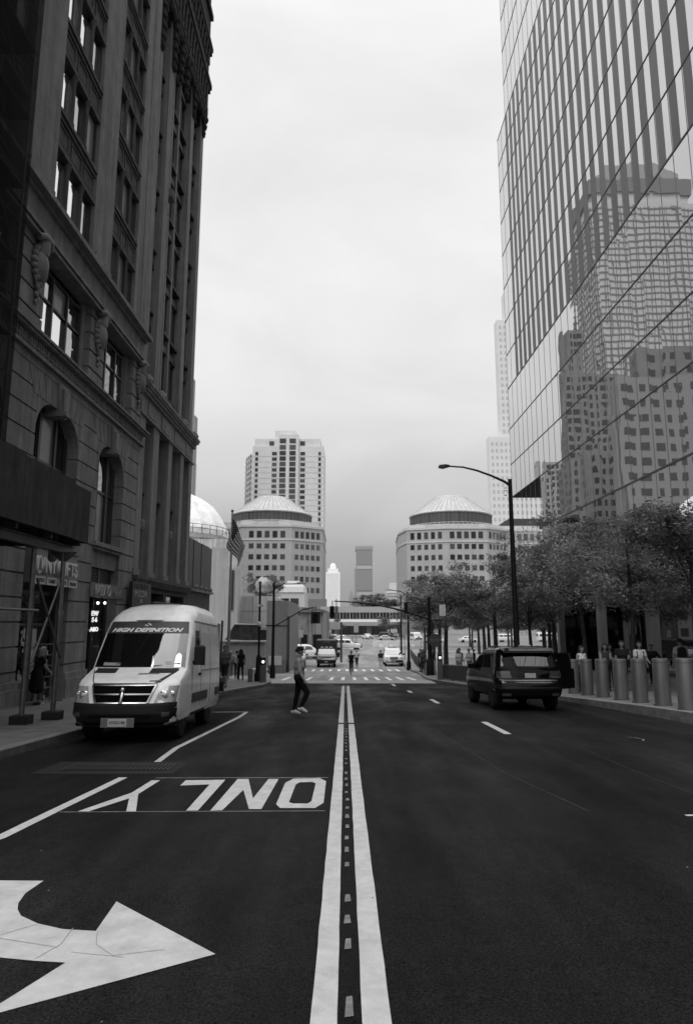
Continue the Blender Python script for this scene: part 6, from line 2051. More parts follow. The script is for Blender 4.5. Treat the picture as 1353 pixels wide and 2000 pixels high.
# ------------------------------------------------------------------ trees
def leaf_mat(name, v):
    m = mat(name, v, .6, var=.15)
    nt = m.node_tree
    b = nt.nodes['Principled BSDF']
    tr = nt.nodes.new('ShaderNodeBsdfTranslucent'); tr.inputs[0].default_value = (v, v, v, 1)
    mx = nt.nodes.new('ShaderNodeMixShader'); mx.inputs[0].default_value = .35
    nt.links.new(b.outputs[0], mx.inputs[1]); nt.links.new(tr.outputs[0], mx.inputs[2])
    nt.links.new(mx.outputs[0], nt.nodes['Material Output'].inputs[0])
    return m
M_LEAF = [leaf_mat('leaf_dark', .10), leaf_mat('leaf_mid', .20), leaf_mat('leaf_light', .31)]
M_BARK = mat('bark', .05, .9, noise=.4, scale=6, bump=.02)
def make_tree(name, label, loc, h, zc, rx, rz, nl, leaf, seed, group=None, lean=0.0, limbs=11, trunk_r=.13, parent_mesh=None):
    r = random.Random(seed)
    t = thing(name, label, 'tree', loc, group, local=True)
    tb = MB()
    tip = (lean, r.uniform(-.2, .2), zc + rz * .55)
    pts = [(0, 0, -.15), (lean * .15, 0, zc * .35), (lean * .5 + r.uniform(-.1, .1), r.uniform(-.1, .1), zc * .75), tip]
    tb.tube(pts, [trunk_r * 1.25, trunk_r, trunk_r * .75, trunk_r * .2], 8)
    clumps = []
    for k in range(limbs):
        a = 2 * math.pi * k / limbs * 1.618 * 2 + r.uniform(-.3, .3)
        el = r.uniform(-.55, .95)
        f = math.sqrt(max(.05, 1 - el * el)) * r.uniform(.72, 1.02)
        end = Vector((lean * .6 + rx * f * math.cos(a), rx * f * math.sin(a), zc + rz * el * .92))
        st0 = Vector(pts[1]).lerp(Vector(pts[3]), r.uniform(.25, .75))
        mid = st0.lerp(end, .5) + Vector((0, 0, r.uniform(.0, .35)))
        tb.tube([st0, mid, end], [trunk_r * .4, trunk_r * .25, trunk_r * .08], 5)
        for q in range(4):
            c = st0.lerp(end, .45 + .19 * q) + Vector((r.gauss(0, .22), r.gauss(0, .22), r.gauss(0, .18)))
            clumps.append((c, rx * r.uniform(.17, .33)))
        tw_ = end + Vector((r.gauss(0, .3), r.gauss(0, .3), r.uniform(-.1, .5)))
        tb.tube([end, tw_], [trunk_r * .08, trunk_r * .04], 4)
        clumps.append((tw_, rx * r.uniform(.10, .2)))
    tb.build('trunk', M_BARK, t, smooth=50)
    rr = np.random.RandomState(seed)
    n_per = max(12, nl // len(clumps))
    V, Fc, Mi = [], [], []
    for (c, cr) in clumps:
        shade = r.random()
        cnt = int(n_per * r.uniform(.6, 1.4))
        d = rr.normal(0, 1, (cnt, 3)); d /= np.linalg.norm(d, axis=1)[:, None]
        rad = cr * rr.uniform(.25, 1.15, cnt) ** .7
        P = np.array(c) + d * rad[:, None] * np.array([1.25, 1.25, .62])
        A = rr.normal(0, 1, (cnt, 3)); A[:, 2] *= .55; A /= np.linalg.norm(A, axis=1)[:, None]
        B = np.cross(A, rr.normal(0, 1, (cnt, 3)) * .6 + np.array([0, 0, 1])); B /= np.linalg.norm(B, axis=1)[:, None] + 1e-9
        sz = leaf * rr.uniform(.6, 1.35, cnt)
        for p, a, b_, s_ in zip(P, A, B, sz):
            i = len(V)
            V += [tuple(p - a * s_), tuple(p + b_ * s_ * .42 - a * s_ * .1), tuple(p + a * s_), tuple(p - b_ * s_ * .42 - a * s_ * .1)]
            Fc.append((i, i + 1, i + 2, i + 3))
            w_ = shade + rr.normal(0, .14)
            Mi.append(0 if w_ < .38 else (1 if w_ < .86 else 2))
    me = bpy.data.meshes.new('crown')
    me.from_pydata(V, [], Fc)
    for m_ in M_LEAF: me.materials.append(m_)
    me.polygons.foreach_set('material_index', Mi)
    o = bpy.data.objects.new('crown', me); COL.objects.link(o); o.parent = t
    return t
# footway trees in front of the tower
make_tree('street_tree', 'leafy street tree at the right picture edge before the tower lobby', (11.3, 21.6, pave(11.4, 21.6)), 6, 4.25, 2.8, 2.05, 13000, .078, 3, 'street trees before the glass tower', trunk_r=.10)
make_tree('street_tree', 'leafy street tree before the lobby columns, right of the crowd', (11.2, 26.2, pave(11.2, 26.2)), 6, 4.4, 2.8, 2.05, 13000, .078, 8, 'street trees before the glass tower', trunk_r=.10)
make_tree('street_tree', 'taller thin topped street tree in front of the tower corner', (11.4, 32.0, pave(11.4, 32)), 8, 5.2, 2.7, 2.6, 12000, .078, 15, 'street trees before the glass tower', trunk_r=.10)
make_tree('street_tree', 'airy street tree beneath the dark overhanging corner', (12.0, 39.5, pave(12, 39.5)), 8, 6.2, 3.1, 3.2, 11000, .09, 23, 'street trees before the glass tower', trunk_r=.11)
make_tree('street_tree', 'street tree filling the gap behind the black car roof', (10.2, 37.0, pave(10.2, 37)), 6, 4.5, 2.8, 2.3, 11000, .085, 31, 'street trees before the glass tower', trunk_r=.10)
# memorial grove
P1 = None
GROVE = [(8.6, 58, 'nearest grove tree, at the road side of the plaza'), (12.5, 56, 'grove tree second from the road, before the pale tower'), (17.0, 54.5, 'grove tree beneath the tower overhang'), (9.6, 69, 'grove tree behind the stop sign'),
         (14.5, 68, 'grove tree in the middle of the second row'), (19.5, 66, 'grove tree deep behind the lamp pole'), (10.6, 82, 'third row grove tree nearest the far road'), (16.5, 80, 'third row grove tree in the middle'),
         (23.0, 78, 'third row grove tree behind the black car'), (11.5, 98, 'small looking grove tree beside the far avenue'), (19.0, 96, 'far grove tree behind the middle trunks'), (28.0, 92, 'far grove tree behind the overhang'), (24.5, 62, 'grove tree hidden low behind the street trees')]
PR_ = [make_tree('grove_tree', GROVE[k][2], (GROVE[k][0], GROVE[k][1], pave(*GROVE[k][:2]) - .1), 9, (5.7, 6.0, 5.5)[k], (3.5, 3.7, 3.3)[k], (3.7, 3.4, 3.9)[k], 12000, .125, 40 + k, 'grove of plaza trees', limbs=14, trunk_r=.19) for k in range(3)]
for k, (x, y, lab) in enumerate(GROVE[3:]):
    c = copy_tree(PR_[k % 3], (x, y, road(y) + .05), rng.uniform(0, 6.28), lab)
    s_ = rng.uniform(.9, 1.06); c.scale = (s_, s_, s_)
for k in range(14):
    x, y = 13.5 + (k % 7) * 7.2 + (2.5 if k > 6 else 0), 112 + (k // 7) * 15 + rng.uniform(-2, 2)
    c = copy_tree(PR_[k % 3], (x, y, road(y) + .05), rng.uniform(0, 6.28), 'one of the small far plaza trees in the back rows of the grove', 'far grove trees')
    s_ = rng.uniform(.85, 1.0); c.scale = (s_, s_, s_ * .92)
# trees by the bridge, on the embankment and in the garden
make_tree('garden_tree', 'dark garden tree behind the metal sphere', (-9.3, 74, 2.2), 6, 3.0, 2.2, 2.2, 4200, .12, 60, trunk_r=.12)
make_tree('avenue_tree', 'rounded tree under the pedestrian bridge right end', (12.0, 185, road(185)), 7, 4.4, 3.6, 2.4, 3000, .25, 61, trunk_r=.2)
make_tree('avenue_tree', 'small tree under the pedestrian bridge left end', (-4.0, 188, road(185)), 6, 3.0, 3.0, 2.4, 2600, .25, 62, trunk_r=.2)
for k, (x, zc_) in enumerate(((6.0, 7.4), (11.0, 8.6), (16.0, 7.8), (20.5, 7.0))):
    make_tree('bank_tree', ('left', 'tallest', 'broad', 'right')[k] + ' dark tree of the clump rising behind the bridge roof', (x, 262 + k, -3.2), 12, zc_ + 3.4, 4.2, 4.2, 2600, .32, 70 + k, 'trees behind the bridge', trunk_r=.25)
make_tree('avenue_tree', 'low tree beside the right dome building corner', (17.5, 150, road(150)), 8, 5.6, 3.4, 2.8, 3000, .22, 66, trunk_r=.2)

# ------------------------------------------------------------------ people
SKIN = mat('skin', .20, .6)
HAIR_D, HAIR_L = mat('dark_hair', .015, .6), mat('grey_blond_hair', .20, .7, noise=.3, scale=20)
def cloth(v): return mat('cloth_%03d' % int(v * 1000), v, .85, noise=.15, scale=9)
M_SHOE_W, M_SHOE_D = mat('white_shoe', .5, .6), mat('dark_shoe', .02, .6)
def limb(p, a, l, side=0.0):
    """end of a limb of length l from p, swung by a (radians) in the walking plane, pushed sideways by side"""
    return Vector((p[0] + side * l, p[1] + math.sin(a) * l * math.sqrt(1 - side * side), p[2] - math.cos(a) * l * math.sqrt(1 - side * side)))
def person(label, loc, face, legs, arms, top, bottom, shoe=None, sleeve='short', hair='short', hairm=None, h=1.75, dress=None, shorts=False, vox=.013, cap=None, lean=0.0, head_turn=0.0, fem=False, group=None, bulk=1.08, bag=None, hands=True, smile=True):
    """legs: (thigh, knee) x 2, arms: (swing, elbow, outward) x 2 in degrees; the figure faces +y before turning by face"""
    k = h / 1.75
    S_, P_ = cloth(top), cloth(bottom)
    D_ = cloth(dress) if dress is not None else None
    shoe = shoe or M_SHOE_D
    mats = [SKIN, S_, P_, shoe] + ([D_] if D_ else [])
    prims = []                                        # (a, b, ra, rb, material)
    def cap_(a, b, ra, rb, m): prims.append((Vector(a), Vector(b), ra * (bulk if ra > .04 else 1), rb * (bulk if rb > .034 else 1), m))
    def head_(a, b, ra, rb): prims.append((Vector(a), Vector(b), ra, rb, 0))
    ln = R(lean)
    def T(x, y, z):                                  # torso leaning about the hips
        dz = z - .92
        return (x, y + math.sin(ln) * dz, .92 + math.cos(ln) * dz)
    sw = .165 if fem else .185
    tm = 4 if D_ else 1
    # torso
    cap_(T(-.075, 0, .95), T(.075, 0, .95), .115, .115, 4 if D_ else 2)
    cap_(T(-.06, 0, 1.08), T(.06, 0, 1.08), .10, .10, tm)
    cap_(T(-.085, .01, 1.25), T(.085, .01, 1.25), .115 if not fem else .105, .115 if not fem else .105, tm)
    cap_(T(0, 0, .98), T(0, 0, 1.3), .115, .12, tm)
    cap_(T(-sw + .02, -.005, 1.40), T(sw - .02, -.005, 1.40), .062, .062, tm)
    cap_(T(-.08, 0, 1.36), T(.08, 0, 1.36), .09, .09, tm)
    if fem: cap_(T(-.07, .07, 1.27), T(.07, .07, 1.27), .055, .055, tm)
    cap_(T(0, -.01, 1.40), T(0, .012, 1.53), .052, .05, 0)
    hc = Vector(T(0, .03, 1.635))
    # head
    hq = Matrix.Rotation(R(head_turn), 3, 'Z')
    def H(x, y, z): return tuple(hc + hq @ Vector((x, y, z)))
    head_(H(0, -.012, .03), H(0, -.012, -.005), .088, .082)
    head_(H(0, .02, -.04), H(0, .035, -.075), .066, .048)
    head_(H(0, .095, .005), H(0, .112, -.03), .010, .016)
    for sx in (-1, 1): head_(H(sx * .083, -.005, .015), H(sx * .086, -.01, -.025), .014, .012)
    # legs
    feet = []
    for i, sx in enumerate((-1, 1)):
        hip = Vector((sx * .088, 0, .92))
        th, kn = [R(v) for v in legs[i]]
        knee = limb(hip, th, .43); ank = limb(knee, th - kn, .42)
        cap_(hip, knee, .088 if not shorts else .09, .058, (0 if D_ else 2))
        cap_(knee, knee + (ank - knee) * .35, .056, .058, 0 if (shorts or D_) else 2)
        cap_(knee + (ank - knee) * .3, ank, .057, .036, 0 if (shorts or D_) else 2)
        fa = max(-.9, min(.5, (th - kn) * .8))
        toe = ank + Vector((0, .17 * math.cos(fa), -.055 + .17 * math.sin(fa)))
        heel = ank + Vector((0, -.045, -.05 - .03 * math.sin(fa)))
        cap_(ank + Vector((0, 0, -.03)), heel, .04, .034, 3); cap_(heel, toe, .036, .032, 3); cap_(ank + Vector((0, .01, -.02)), toe, .042, .03, 3)
        feet.append(min(heel.z - .036, toe.z - .034))
    if D_:
        hem = .47
        for q in range(5):
            z0, z1 = .95 - q * (.95 - hem) / 5, .95 - (q + 1) * (.95 - hem) / 5
            cap_((-.09 - .008 * q, 0, z0), (.09 + .008 * q, 0, z0), .12 + .006 * q, .12 + .006 * q, 4)
            cap_((-.09 - .01 * q, 0, z1), (.09 + .01 * q, 0, z1), .125 + .006 * q, .125 + .006 * q, 4)
    hands_at = []
    for i, sx in enumerate((-1, 1)):
        sh = Vector(T(sx * sw, -.005, 1.395))
        a, e, out = [R(v) for v in arms[i]]
        el = limb(sh, a, .285, sx * math.sin(out))
        wr = limb(el, a + e, .25, sx * math.sin(out) * .4 - (sx * .25 if e > 1.2 else 0))
        m_el = tm if sleeve != 'none' else 0
        cap_(sh, sh + (el - sh) * (.55 if sleeve == 'short' else 1), .058, .050, m_el)
        cap_(sh + (el - sh) * .5, el, .047, .042, tm if sleeve == 'long' else 0)
        cap_(el, wr, .043, .030, tm if sleeve == 'long' else 0)
        d = (wr - el).normalized()
        pal = wr + d * .045
        cap_(wr, pal + d * .03, .026, .034, 0)
        side_v = d.cross(Vector((sx, 0, 0))).normalized() if abs(d.x) < .9 else Vector((0, 1, 0))
        if hands:
            for f_ in range(4):
                o_ = side_v * (.026 - .0175 * f_)
                ln_ = (.062, .072, .068, .052)[f_]
                b0 = pal + d * .03 + o_
                b1 = b0 + d * ln_ * .55 + Vector((-sx * .006, 0, 0))
                b2 = b1 + d * ln_ * .4 + Vector((-sx * .018, 0, 0))
                cap_(b0, b1, .0095, .0088, 0); cap_(b1, b2, .0088, .0075, 0)
            t0 = wr + d * .03 + side_v * .028
            cap_(t0, t0 + d * .045 + side_v * .022, .012, .009, 0)
        hands_at.append(pal + d * .04)
    fz = min(feet)
    # surface from the limb volumes
    bm_all = bmesh.new()
    for a, b, ra, rb, m_ in prims:
        L_ = (b - a).length
        dirv = (b - a).normalized() if L_ > 1e-6 else Vector((0, 0, 1))
        q = dirv.to_track_quat('Z', 'Y').to_matrix().to_4x4()
        ns = 12 if max(ra, rb) > .03 else 8
        prof = [(ra * math.cos(u), -ra * math.sin(u)) for u in (1.35, .9, .4, 0)] + [(rb * math.cos(u), L_ + rb * math.sin(u)) for u in (0, .4, .9, 1.35)]
        rings = []
        for rad, z in prof:
            rings.append([bm_all.verts.new(Matrix.Translation(a) @ q @ Vector((rad * math.cos(2 * math.pi * g / ns), rad * math.sin(2 * math.pi * g / ns), z))) for g in range(ns)])
        for r0, r1 in zip(rings, rings[1:]):
            for g in range(ns): bm_all.faces.new((r0[g], r0[(g + 1) % ns], r1[(g + 1) % ns], r1[g]))
        bm_all.faces.new(rings[0][::-1]); bm_all.faces.new(rings[-1])
    me = bpy.data.meshes.new('raw')
    bm_all.to_mesh(me); bm_all.free()
    tmp = bpy.data.objects.new('raw', me); COL.objects.link(tmp)
    md = tmp.modifiers.new('r', 'REMESH'); md.mode = 'VOXEL'; md.voxel_size = vox
    ms = tmp.modifiers.new('s', 'SMOOTH'); ms.factor = .5; ms.iterations = 2
    dg = bpy.context.evaluated_depsgraph_get()
    body = bpy.data.meshes.new_from_object(tmp.evaluated_get(dg))
    bpy.data.objects.remove(tmp); bpy.data.meshes.remove(me)
    # cloth or skin by the nearest limb
    n = len(body.polygons)
    cen = np.empty(n * 3); body.polygons.foreach_get('center', cen); cen = cen.reshape(-1, 3)
    best = np.full(n, 1e9); idx = np.zeros(n, dtype=np.int32)
    for a, b, ra, rb, m_ in prims:
        A, B = np.array(a), np.array(b)
        ab = B - A; l2 = max(1e-9, float(ab @ ab))
        u = np.clip(((cen - A) @ ab) / l2, 0, 1)
        dist = np.linalg.norm(cen - (A + u[:, None] * ab), axis=1) - (ra + (rb - ra) * u)
        w_ = dist < best
        best[w_] = dist[w_]; idx[w_] = m_
    body.materials.clear()
    for m_ in mats: body.materials.append(m_)
    body.polygons.foreach_set('material_index', idx)
    body.polygons.foreach_set('use_smooth', [True] * n)
    body.name = 'body'
    t = thing('person', label, 'person', (loc[0], loc[1], loc[2]), group, local=True)
    t.rotation_euler = (0, 0, face)
    t.scale = (k, k, k)
    def add(ob):
        ob.location = (0, 0, -fz)
        return ob
    bo = bpy.data.objects.new('body', body); COL.objects.link(bo); bo.parent = t; add(bo)
    # hair
    hm = hairm or HAIR_D
    hb = MB()
    def HM(x, y, z): return H(x, y, z)
    if hair != 'none':
        rings = []
        for q in range(1, 9):
            ph = math.pi * .62 * q / 8
            rings.append([H(.103 * math.sin(ph) * math.cos(u), -.024 + .108 * math.sin(ph) * math.sin(u) - (.02 if q > 5 else 0), .032 + .104 * math.cos(ph) + (.035 if (q > 5 and math.sin(u) > .35) else 0)) for u in [2 * math.pi * g / 16 for g in range(16)]])
        hb.loft(rings)
        if hair == 'long':
            for g in range(9):
                u = math.pi + math.pi * g / 8
                x, y = .088 * math.cos(u), -.03 + .085 * math.sin(u)
                hb.tube([H(x, y, .0), H(x * 1.12, y * 1.08, -.1), H(x * 1.15, y * 1.1 - .0, -.22), H(x * .95, y * 1.0, -.30)], [.035, .038, .034, .012], 6)
        if hair == 'bun': hb.ball(H(0, -.11, .05), .05, 8)
        add(hb.build('hair', hm, t, smooth=60))
    if cap is not None:
        c = MB()
        rings = []
        for q in range(1, 8):
            ph = math.pi * .5 * q / 7
            rings.append([H(.110 * math.sin(ph) * math.cos(u), -.012 + .116 * math.sin(ph) * math.sin(u), .035 + .108 * math.cos(ph)) for u in [2 * math.pi * g / 18 for g in range(18)]])
        c.loft(rings)
        br_ = [(.085 * math.cos(u), .08 + .10 * math.sin(u)) for u in [math.pi * g / 8 for g in range(9)]]
        c.loft([[H(x, y, .040) for x, y in br_], [H(x, y, .052 ) for x, y in br_]])
        add(c.build('cap', cloth(cap), t, smooth=50))
    ey = MB()
    for sx in (-1, 1): ey.ball(H(sx * .031, .074, .012), (.014, .009, .008), 6)
    add(ey.build('eyes', M_BLACK, t))
    mo = MB(); mo.tube([H(-.022, .080, -.062), H(0, .086, -.064), H(.022, .080, -.062)], .005, 5); add(mo.build('mouth', mat('lips', .12, .6), t))
    bt = t
    if bag == 'backpack':
        g = MB()
        g.loft([[T(x * s_, -.12 - dy, z) for x, dy in ((-.15, 0), (.15, 0), (.13, .15), (-.13, .15))] for s_, z in ((.75, .98), (1, 1.05), (1, 1.30), (.85, 1.42), (.5, 1.46))])
        add(g.build('backpack', cloth(.012), t, smooth=50))
    if bag == 'straps':
        g = MB()
        for sx in (-1, 1): g.tube([T(sx * .10, -.10, 1.40), T(sx * .11, .0, 1.475), T(sx * .105, .11, 1.36), T(sx * .12, .11, 1.18), T(sx * .14, .0, 1.10)], .016, 6)
        add(g.build('bag_straps', cloth(.012), t, smooth=50))
        g = MB(); g.ball(T(.02, .15, .98), (.13, .06, .08), 10); add(g.build('waist_bag', cloth(.3), t, smooth=60))
    t['_hands'] = [list(v) for v in hands_at]
    WM = Matrix.Translation(t.location) @ Matrix.Rotation(face, 4, 'Z') @ Matrix.Scale(k, 4)
    hw = [WM @ (v - Vector((0, 0, fz))) for v in hands_at]
    del t['_hands']
    return t, hw

EAST, TOWARD, AWAY, WEST = R(-90), R(180), 0.0, R(90)
# the man crossing the street
man, _ = person('man in a dark cap, grey top, black trousers and white shoes crossing the road', (-1.26, 17.94, road(17.94) + .004), EAST, ((-7, 5), (33, 58)), ((-10, 14, 6), (8, 22, 6)), .25, .005,
       shoe=M_SHOE_W, sleeve='long', hair='short', cap=.008, h=1.72, vox=.008, bulk=1.24)
# woman by the gift shop with an umbrella
wo, hw = person('white haired woman in a black dress leaning on a folded umbrella before the gift shop', (-8.95, 19.5, pave(-8.95, 19.5)), R(-40), ((3, 2), (-4, 2)), ((12, 10, 6), (16, 26, 10)), .01, .01, dress=.008, shoe=M_SHOE_D, hairm=HAIR_L, hair='long', h=1.62, fem=True, lean=10, vox=.008)
um = thing('umbrella', 'black folded umbrella held point down by the woman in black', 'umbrella', tuple(hw[1]))
u0 = hw[1]; g0 = Vector((u0.x + .12, u0.y - .05, pave(u0.x, u0.y)))
b = MB(); b.tube([u0 + (g0 - u0) * .06, u0 + (g0 - u0) * .2, u0 + (g0 - u0) * .5, u0 + (g0 - u0) * .9], [.015, .035, .045, .012], 8); b.build('canopy', M_BLACK, um, smooth=60)
b = MB(); b.tube([u0 + Vector((-.05, 0, .0)), u0 + Vector((-.03, 0, .04)), u0 + Vector((.0, 0, .02)), u0 + (g0 - u0) * .1], .012, 6); b.build('handle', M_DARKSTEEL, um, smooth=60)
b = MB(); b.tube([u0 + (g0 - u0) * .88, g0], .006, 5); b.build('tip', M_STEEL, um)
hbg = thing('handbag', 'black shoulder bag at the side of the woman in black', 'handbag', tuple(Vector(hw[0]) + Vector((0, 0, .2))))
b = MB(); c0 = Vector(hw[0]) + Vector((-.02, -.04, .16)); b.bbox(c0.x - .16, c0.x + .16, c0.y - .07, c0.y + .07, c0.z - .15, c0.z + .12, .03); b.build('pouch', M_BLACK, hbg)
b = MB(); b.tube([c0 + Vector((-.12, 0, .12)), c0 + Vector((-.06, 0, .36)), c0 + Vector((.06, 0, .36)), c0 + Vector((.12, 0, .12))], .012, 5); b.build('strap', M_BLACK, hbg, smooth=60)
# postcard rack
rk = thing('display_rack', 'wire rack of small goods beside the gift shop door', 'display rack', (-9.15, 20.3, pave(-9, 20.3)))
z0 = pave(-9, 20.3)
b = MB()
for x, y in ((-9.32, 20.05), (-8.98, 20.05), (-9.32, 20.5), (-8.98, 20.5)): b.tube([(x, y, z0), (x, y, z0 + 1.75)], .014, 5)
for k in range(6): b.box(-9.34, -8.96, 20.03, 20.52, z0 + .12 + .32 * k, z0 + .135 + .32 * k)
b.build('frame', M_STEEL, rk)
for k in range(5):
    for q in range(3):
        b = MB(); x = -9.3 + .12 * q; b.bbox(x, x + .09, 20.06, 20.16, z0 + .14 + .32 * k, z0 + .14 + .32 * k + rng.uniform(.1, .22), .004); b.build('packet', mat('packet_%d' % (q + k % 2), (.05, .12, .3, .2)[(q + k % 2) % 4], .6), rk)
b = MB(); b.bbox(-9.35, -8.93, 19.95, 20.05, z0, z0 + .05, .005); b.build('base_tray', mat('tray_white', .45, .5), rk)
# left corner pedestrians
L = [('man in a grey tee shirt and dark shorts walking towards us past the van', (-5.35, 29.6), TOWARD, ((14, 10), (-16, 22)), ((-14, 14, 6), (16, 16, 6)), .075, .022, dict(shorts=True, h=1.78)),
     ('woman in black walking away with loose dark hair beside the short bollard', (-5.75, 36.6), AWAY + .3, ((12, 8), (-12, 18)), ((-10, 12, 8), (22, 10, 14)), .008, .008, dict(hair='long', fem=True, h=1.66)),
     ('person in a white top and dark trousers by the garden wall', (-6.85, 42.0), AWAY, ((8, 6), (-8, 12)), ((8, 50, 8), (4, 40, 8)), .42, .02, dict(h=1.7)),
     ('person in a pale shirt half hidden behind the grey tee shirted man', (-7.4, 40.5), TOWARD, ((8, 6), (-8, 12)), ((8, 20, 8), (-6, 20, 8)), .30, .05, dict(h=1.68, hair='long', fem=True)),
     ('small figure in a pale cap far left against the garden wall', (-8.0, 46.5), TOWARD, ((6, 4), (-6, 10)), ((6, 30, 8), (-6, 20, 8)), .25, .06, dict(h=1.7, cap=.3)),
     ('man in a white hat and dark jacket just behind the van tail', (-4.9, 25.0), TOWARD, ((6, 4), (-6, 10)), ((6, 20, 8), (-6, 20, 8)), .012, .05, dict(h=1.72, cap=.5, sleeve='long'))]
Rr_ = [('woman in a white sleeveless top and jeans beside the open car door', (8.75, 25.0), R(200), ((2, 1), (-3, 2)), ((4, 14, 12), (6, 10, 14)), .55, .03, dict(fem=True, sleeve='none', hair='long', h=1.66)),
       ('person in a dark top seen low behind the second bollard', (9.35, 26.6), R(160), ((4, 2), (-4, 4)), ((6, 30, 8), (6, 30, 8)), .012, .03, dict(h=1.55)),
       ('woman with long wavy hair holding a phone in both hands', (9.75, 25.3), R(170), ((3, 2), (-2, 2)), ((22, 80, 4), (22, 80, 4)), .04, .012, dict(fem=True, hair='long', h=1.72, sleeve='none')),
       ('tall man in a dark printed tee shirt and shorts', (10.35, 25.2), R(165), ((4, 2), (-6, 6)), ((18, 70, 6), (4, 12, 8)), .016, .014, dict(h=1.80, shorts=True)),
       ('woman in a white tee shirt with bag straps and a belt bag', (10.75, 24.6), R(172), ((5, 3), (-5, 6)), ((16, 50, 10), (14, 40, 10)), .50, .025, dict(fem=True, hair='long', h=1.74, bag='straps')),
       ('man with short hair behind the woman with the belt bag', (11.35, 26.0), R(190), ((3, 2), (-3, 4)), ((4, 16, 8), (4, 16, 8)), .02, .02, dict(h=1.74)),
       ('dark clothed person leaning with hands on hips by the lobby column', (13.0, 28.6), R(150), ((6, 4), (-6, 8)), ((-14, 62, 34), (10, 20, 40)), .012, .012, dict(h=1.62, sleeve='long')),
       ('man in a white tee shirt seen from behind with a black backpack', (12.45, 25.0), AWAY - .15, ((8, 6), (-8, 14)), ((-4, 10, 12), (6, 12, 12)), .34, .035, dict(h=1.80, bag='backpack')),
       ('person with crossed arms standing behind the tall man', (10.75, 27.4), R(185), ((2, 2), (-3, 4)), ((20, 85, 4), (20, 85, 4)), .02, .03, dict(h=1.68, hair='long', fem=True)),
       ('person with a shoulder bag stepping off the kerb at the far crossing', (5.42, 47.5), R(170), ((18, 14), (-16, 24)), ((-12, 14, 8), (14, 16, 8)), .06, .04, dict(h=1.74, hair='long', bag='backpack')),
       ('dark figure waiting at the fence end behind the crossing walker', (5.95, 54.0), R(150), ((3, 2), (-3, 4)), ((4, 16, 8), (4, 16, 8)), .02, .018, dict(h=1.76)),
       ('person in black standing at the signal mast foot', (6.3, 49.5), R(200), ((3, 2), (-3, 4)), ((4, 16, 8), (4, 16, 8)), .015, .02, dict(h=1.74)),
       ('person in a pale dress behind the fence', (6.75, 40.5), R(200), ((3, 2), (-3, 4)), ((10, 60, 8), (10, 60, 8)), .45, .3, dict(h=1.66, hair='long', fem=True)),
       ('person in a white top bending by the fence with a bag', (7.6, 41.5), R(160), ((6, 4), (-6, 8)), ((14, 30, 8), (24, 30, 8)), .48, .06, dict(h=1.68, lean=16, bag='straps')),
       ('dark dressed person behind the fence next to the bending one', (7.15, 42.5), R(190), ((3, 2), (-3, 4)), ((4, 16, 8), (4, 16, 8)), .02, .02, dict(h=1.70)),
       ('person in black close to the car mirror behind the fence', (7.85, 37.5), R(180), ((3, 2), (-3, 4)), ((4, 16, 8), (4, 16, 8)), .012, .02, dict(h=1.64)),
       ('woman in white with a light hat beside the car mirror', (8.2, 38.5), R(170), ((3, 2), (-3, 4)), ((10, 40, 8), (4, 20, 8)), .55, .4, dict(h=1.68, cap=.5, fem=True)),
       ('person walking among the grove trunks in dark clothes', (11.4, 60), R(100), ((14, 10), (-14, 20)), ((-10, 14, 6), (12, 14, 6)), .03, .03, dict(h=1.75)),
       ('distant walker in white among the grove trunks', (14.5, 62), R(260), ((14, 10), (-14, 20)), ((-10, 14, 6), (12, 14, 6)), .4, .1, dict(h=1.72)),
       ('worker in a dark vest and pale trousers beside the white car', (3.3, 65.0), TOWARD, ((8, 4), (-8, 10)), ((4, 14, 8), (4, 14, 8)), .02, .4, dict(h=1.75))]
for lab, (x, y), face, legs, arms, top, bot, kw in L + Rr_:
    kw = dict(kw)
    far = y > 32
    zz_ = road(y) + .004 if lab.startswith('worker') or 'stepping off' in lab else pave(x, y)
    if 'stepping off' in lab: zz_ = pave(x, y)
    person(lab, (x, y, zz_), face, legs, arms, top, bot, vox=.018 if far else .0125, **kw)
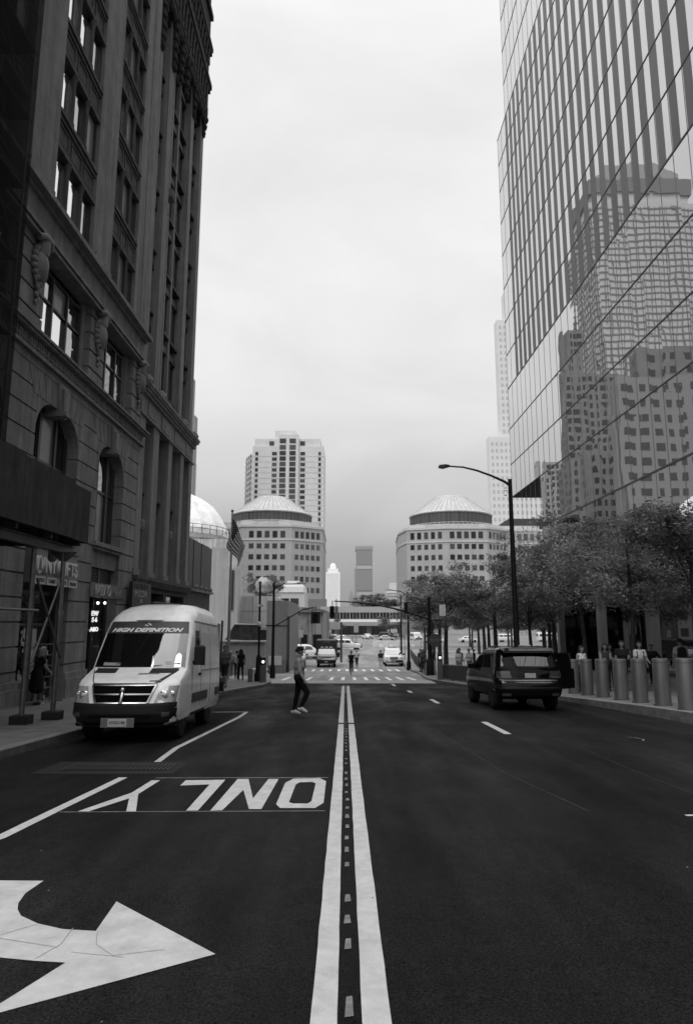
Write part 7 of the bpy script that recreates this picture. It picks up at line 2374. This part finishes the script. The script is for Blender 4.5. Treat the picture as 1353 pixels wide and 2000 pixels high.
# cyclists
def cyclist(label, blabel, x, y, face, top, bot, capv):
    z0 = road(y) + .004
    bk = thing('bicycle', blabel, 'bicycle', (x, y, z0), local=True)
    bk.rotation_euler = (0, 0, face)
    for yy in (-.52, .52):
        m = MB(); ring = [(0, yy + .34 * math.cos(2 * math.pi * g / 24), .345 + .34 * math.sin(2 * math.pi * g / 24)) for g in range(25)]
        m.tube(ring, .02, 6); wo_ = m.build('wheel', M_RUBBER, bk, smooth=60)
        m = MB()
        for g in range(8): m.tube([(0, yy, .345), (0, yy + .32 * math.cos(math.pi * g / 4), .345 + .32 * math.sin(math.pi * g / 4))], .004, 4)
        m.build('spokes', M_STEEL, wo_)
    m = MB()
    for a, b_ in (((0, -.52, .345), (0, -.12, .32)), ((0, -.52, .345), (0, -.2, .80)), ((0, -.12, .32), (0, -.22, .86)), ((0, -.12, .32), (0, .34, .80)), ((0, -.2, .80), (0, .34, .84)), ((0, .34, .92), (0, .52, .345))): m.tube([a, b_], .018, 6)
    m.build('frame', M_DARKSTEEL, bk)
    m = MB(); m.tube([(-.28, .30, 1.0), (0, .36, .97), (.28, .30, 1.0)], .014, 6); m.tube([(0, .34, .9), (0, .36, .97)], .015, 5); m.build('handlebar', M_BLACK, bk, smooth=60)
    m = MB(); m.ball((0, -.25, .90), (.08, .14, .04), 8); m.build('saddle', M_BLACK, bk, smooth=60)
    f = Matrix.Rotation(face, 3, 'Z')
    p_ = Vector((x, y, z0)) + f @ Vector((0, -.22, 0))
    t, _ = person(label, (p_.x, p_.y, z0), face, ((62, 66), (38, 80)), ((52, 4, 10), (52, 4, 10)), top, bot, h=1.75, vox=.018, lean=14, cap=capv)
    # seat the rider: hips just above the saddle
    dz = .90 + .06 - .80
    t.location.z = z0 + .12
    return t
cyclist('cyclist in dark clothes riding towards us over the far crossing', 'bicycle of the dark clothed rider', .36, 50.5, TOWARD, .012, .012, None)
cyclist('cyclist in a pale top and helmet riding away beyond the first one', 'bicycle of the pale topped rider', 1.03, 67.5, AWAY, .3, .03, .5)
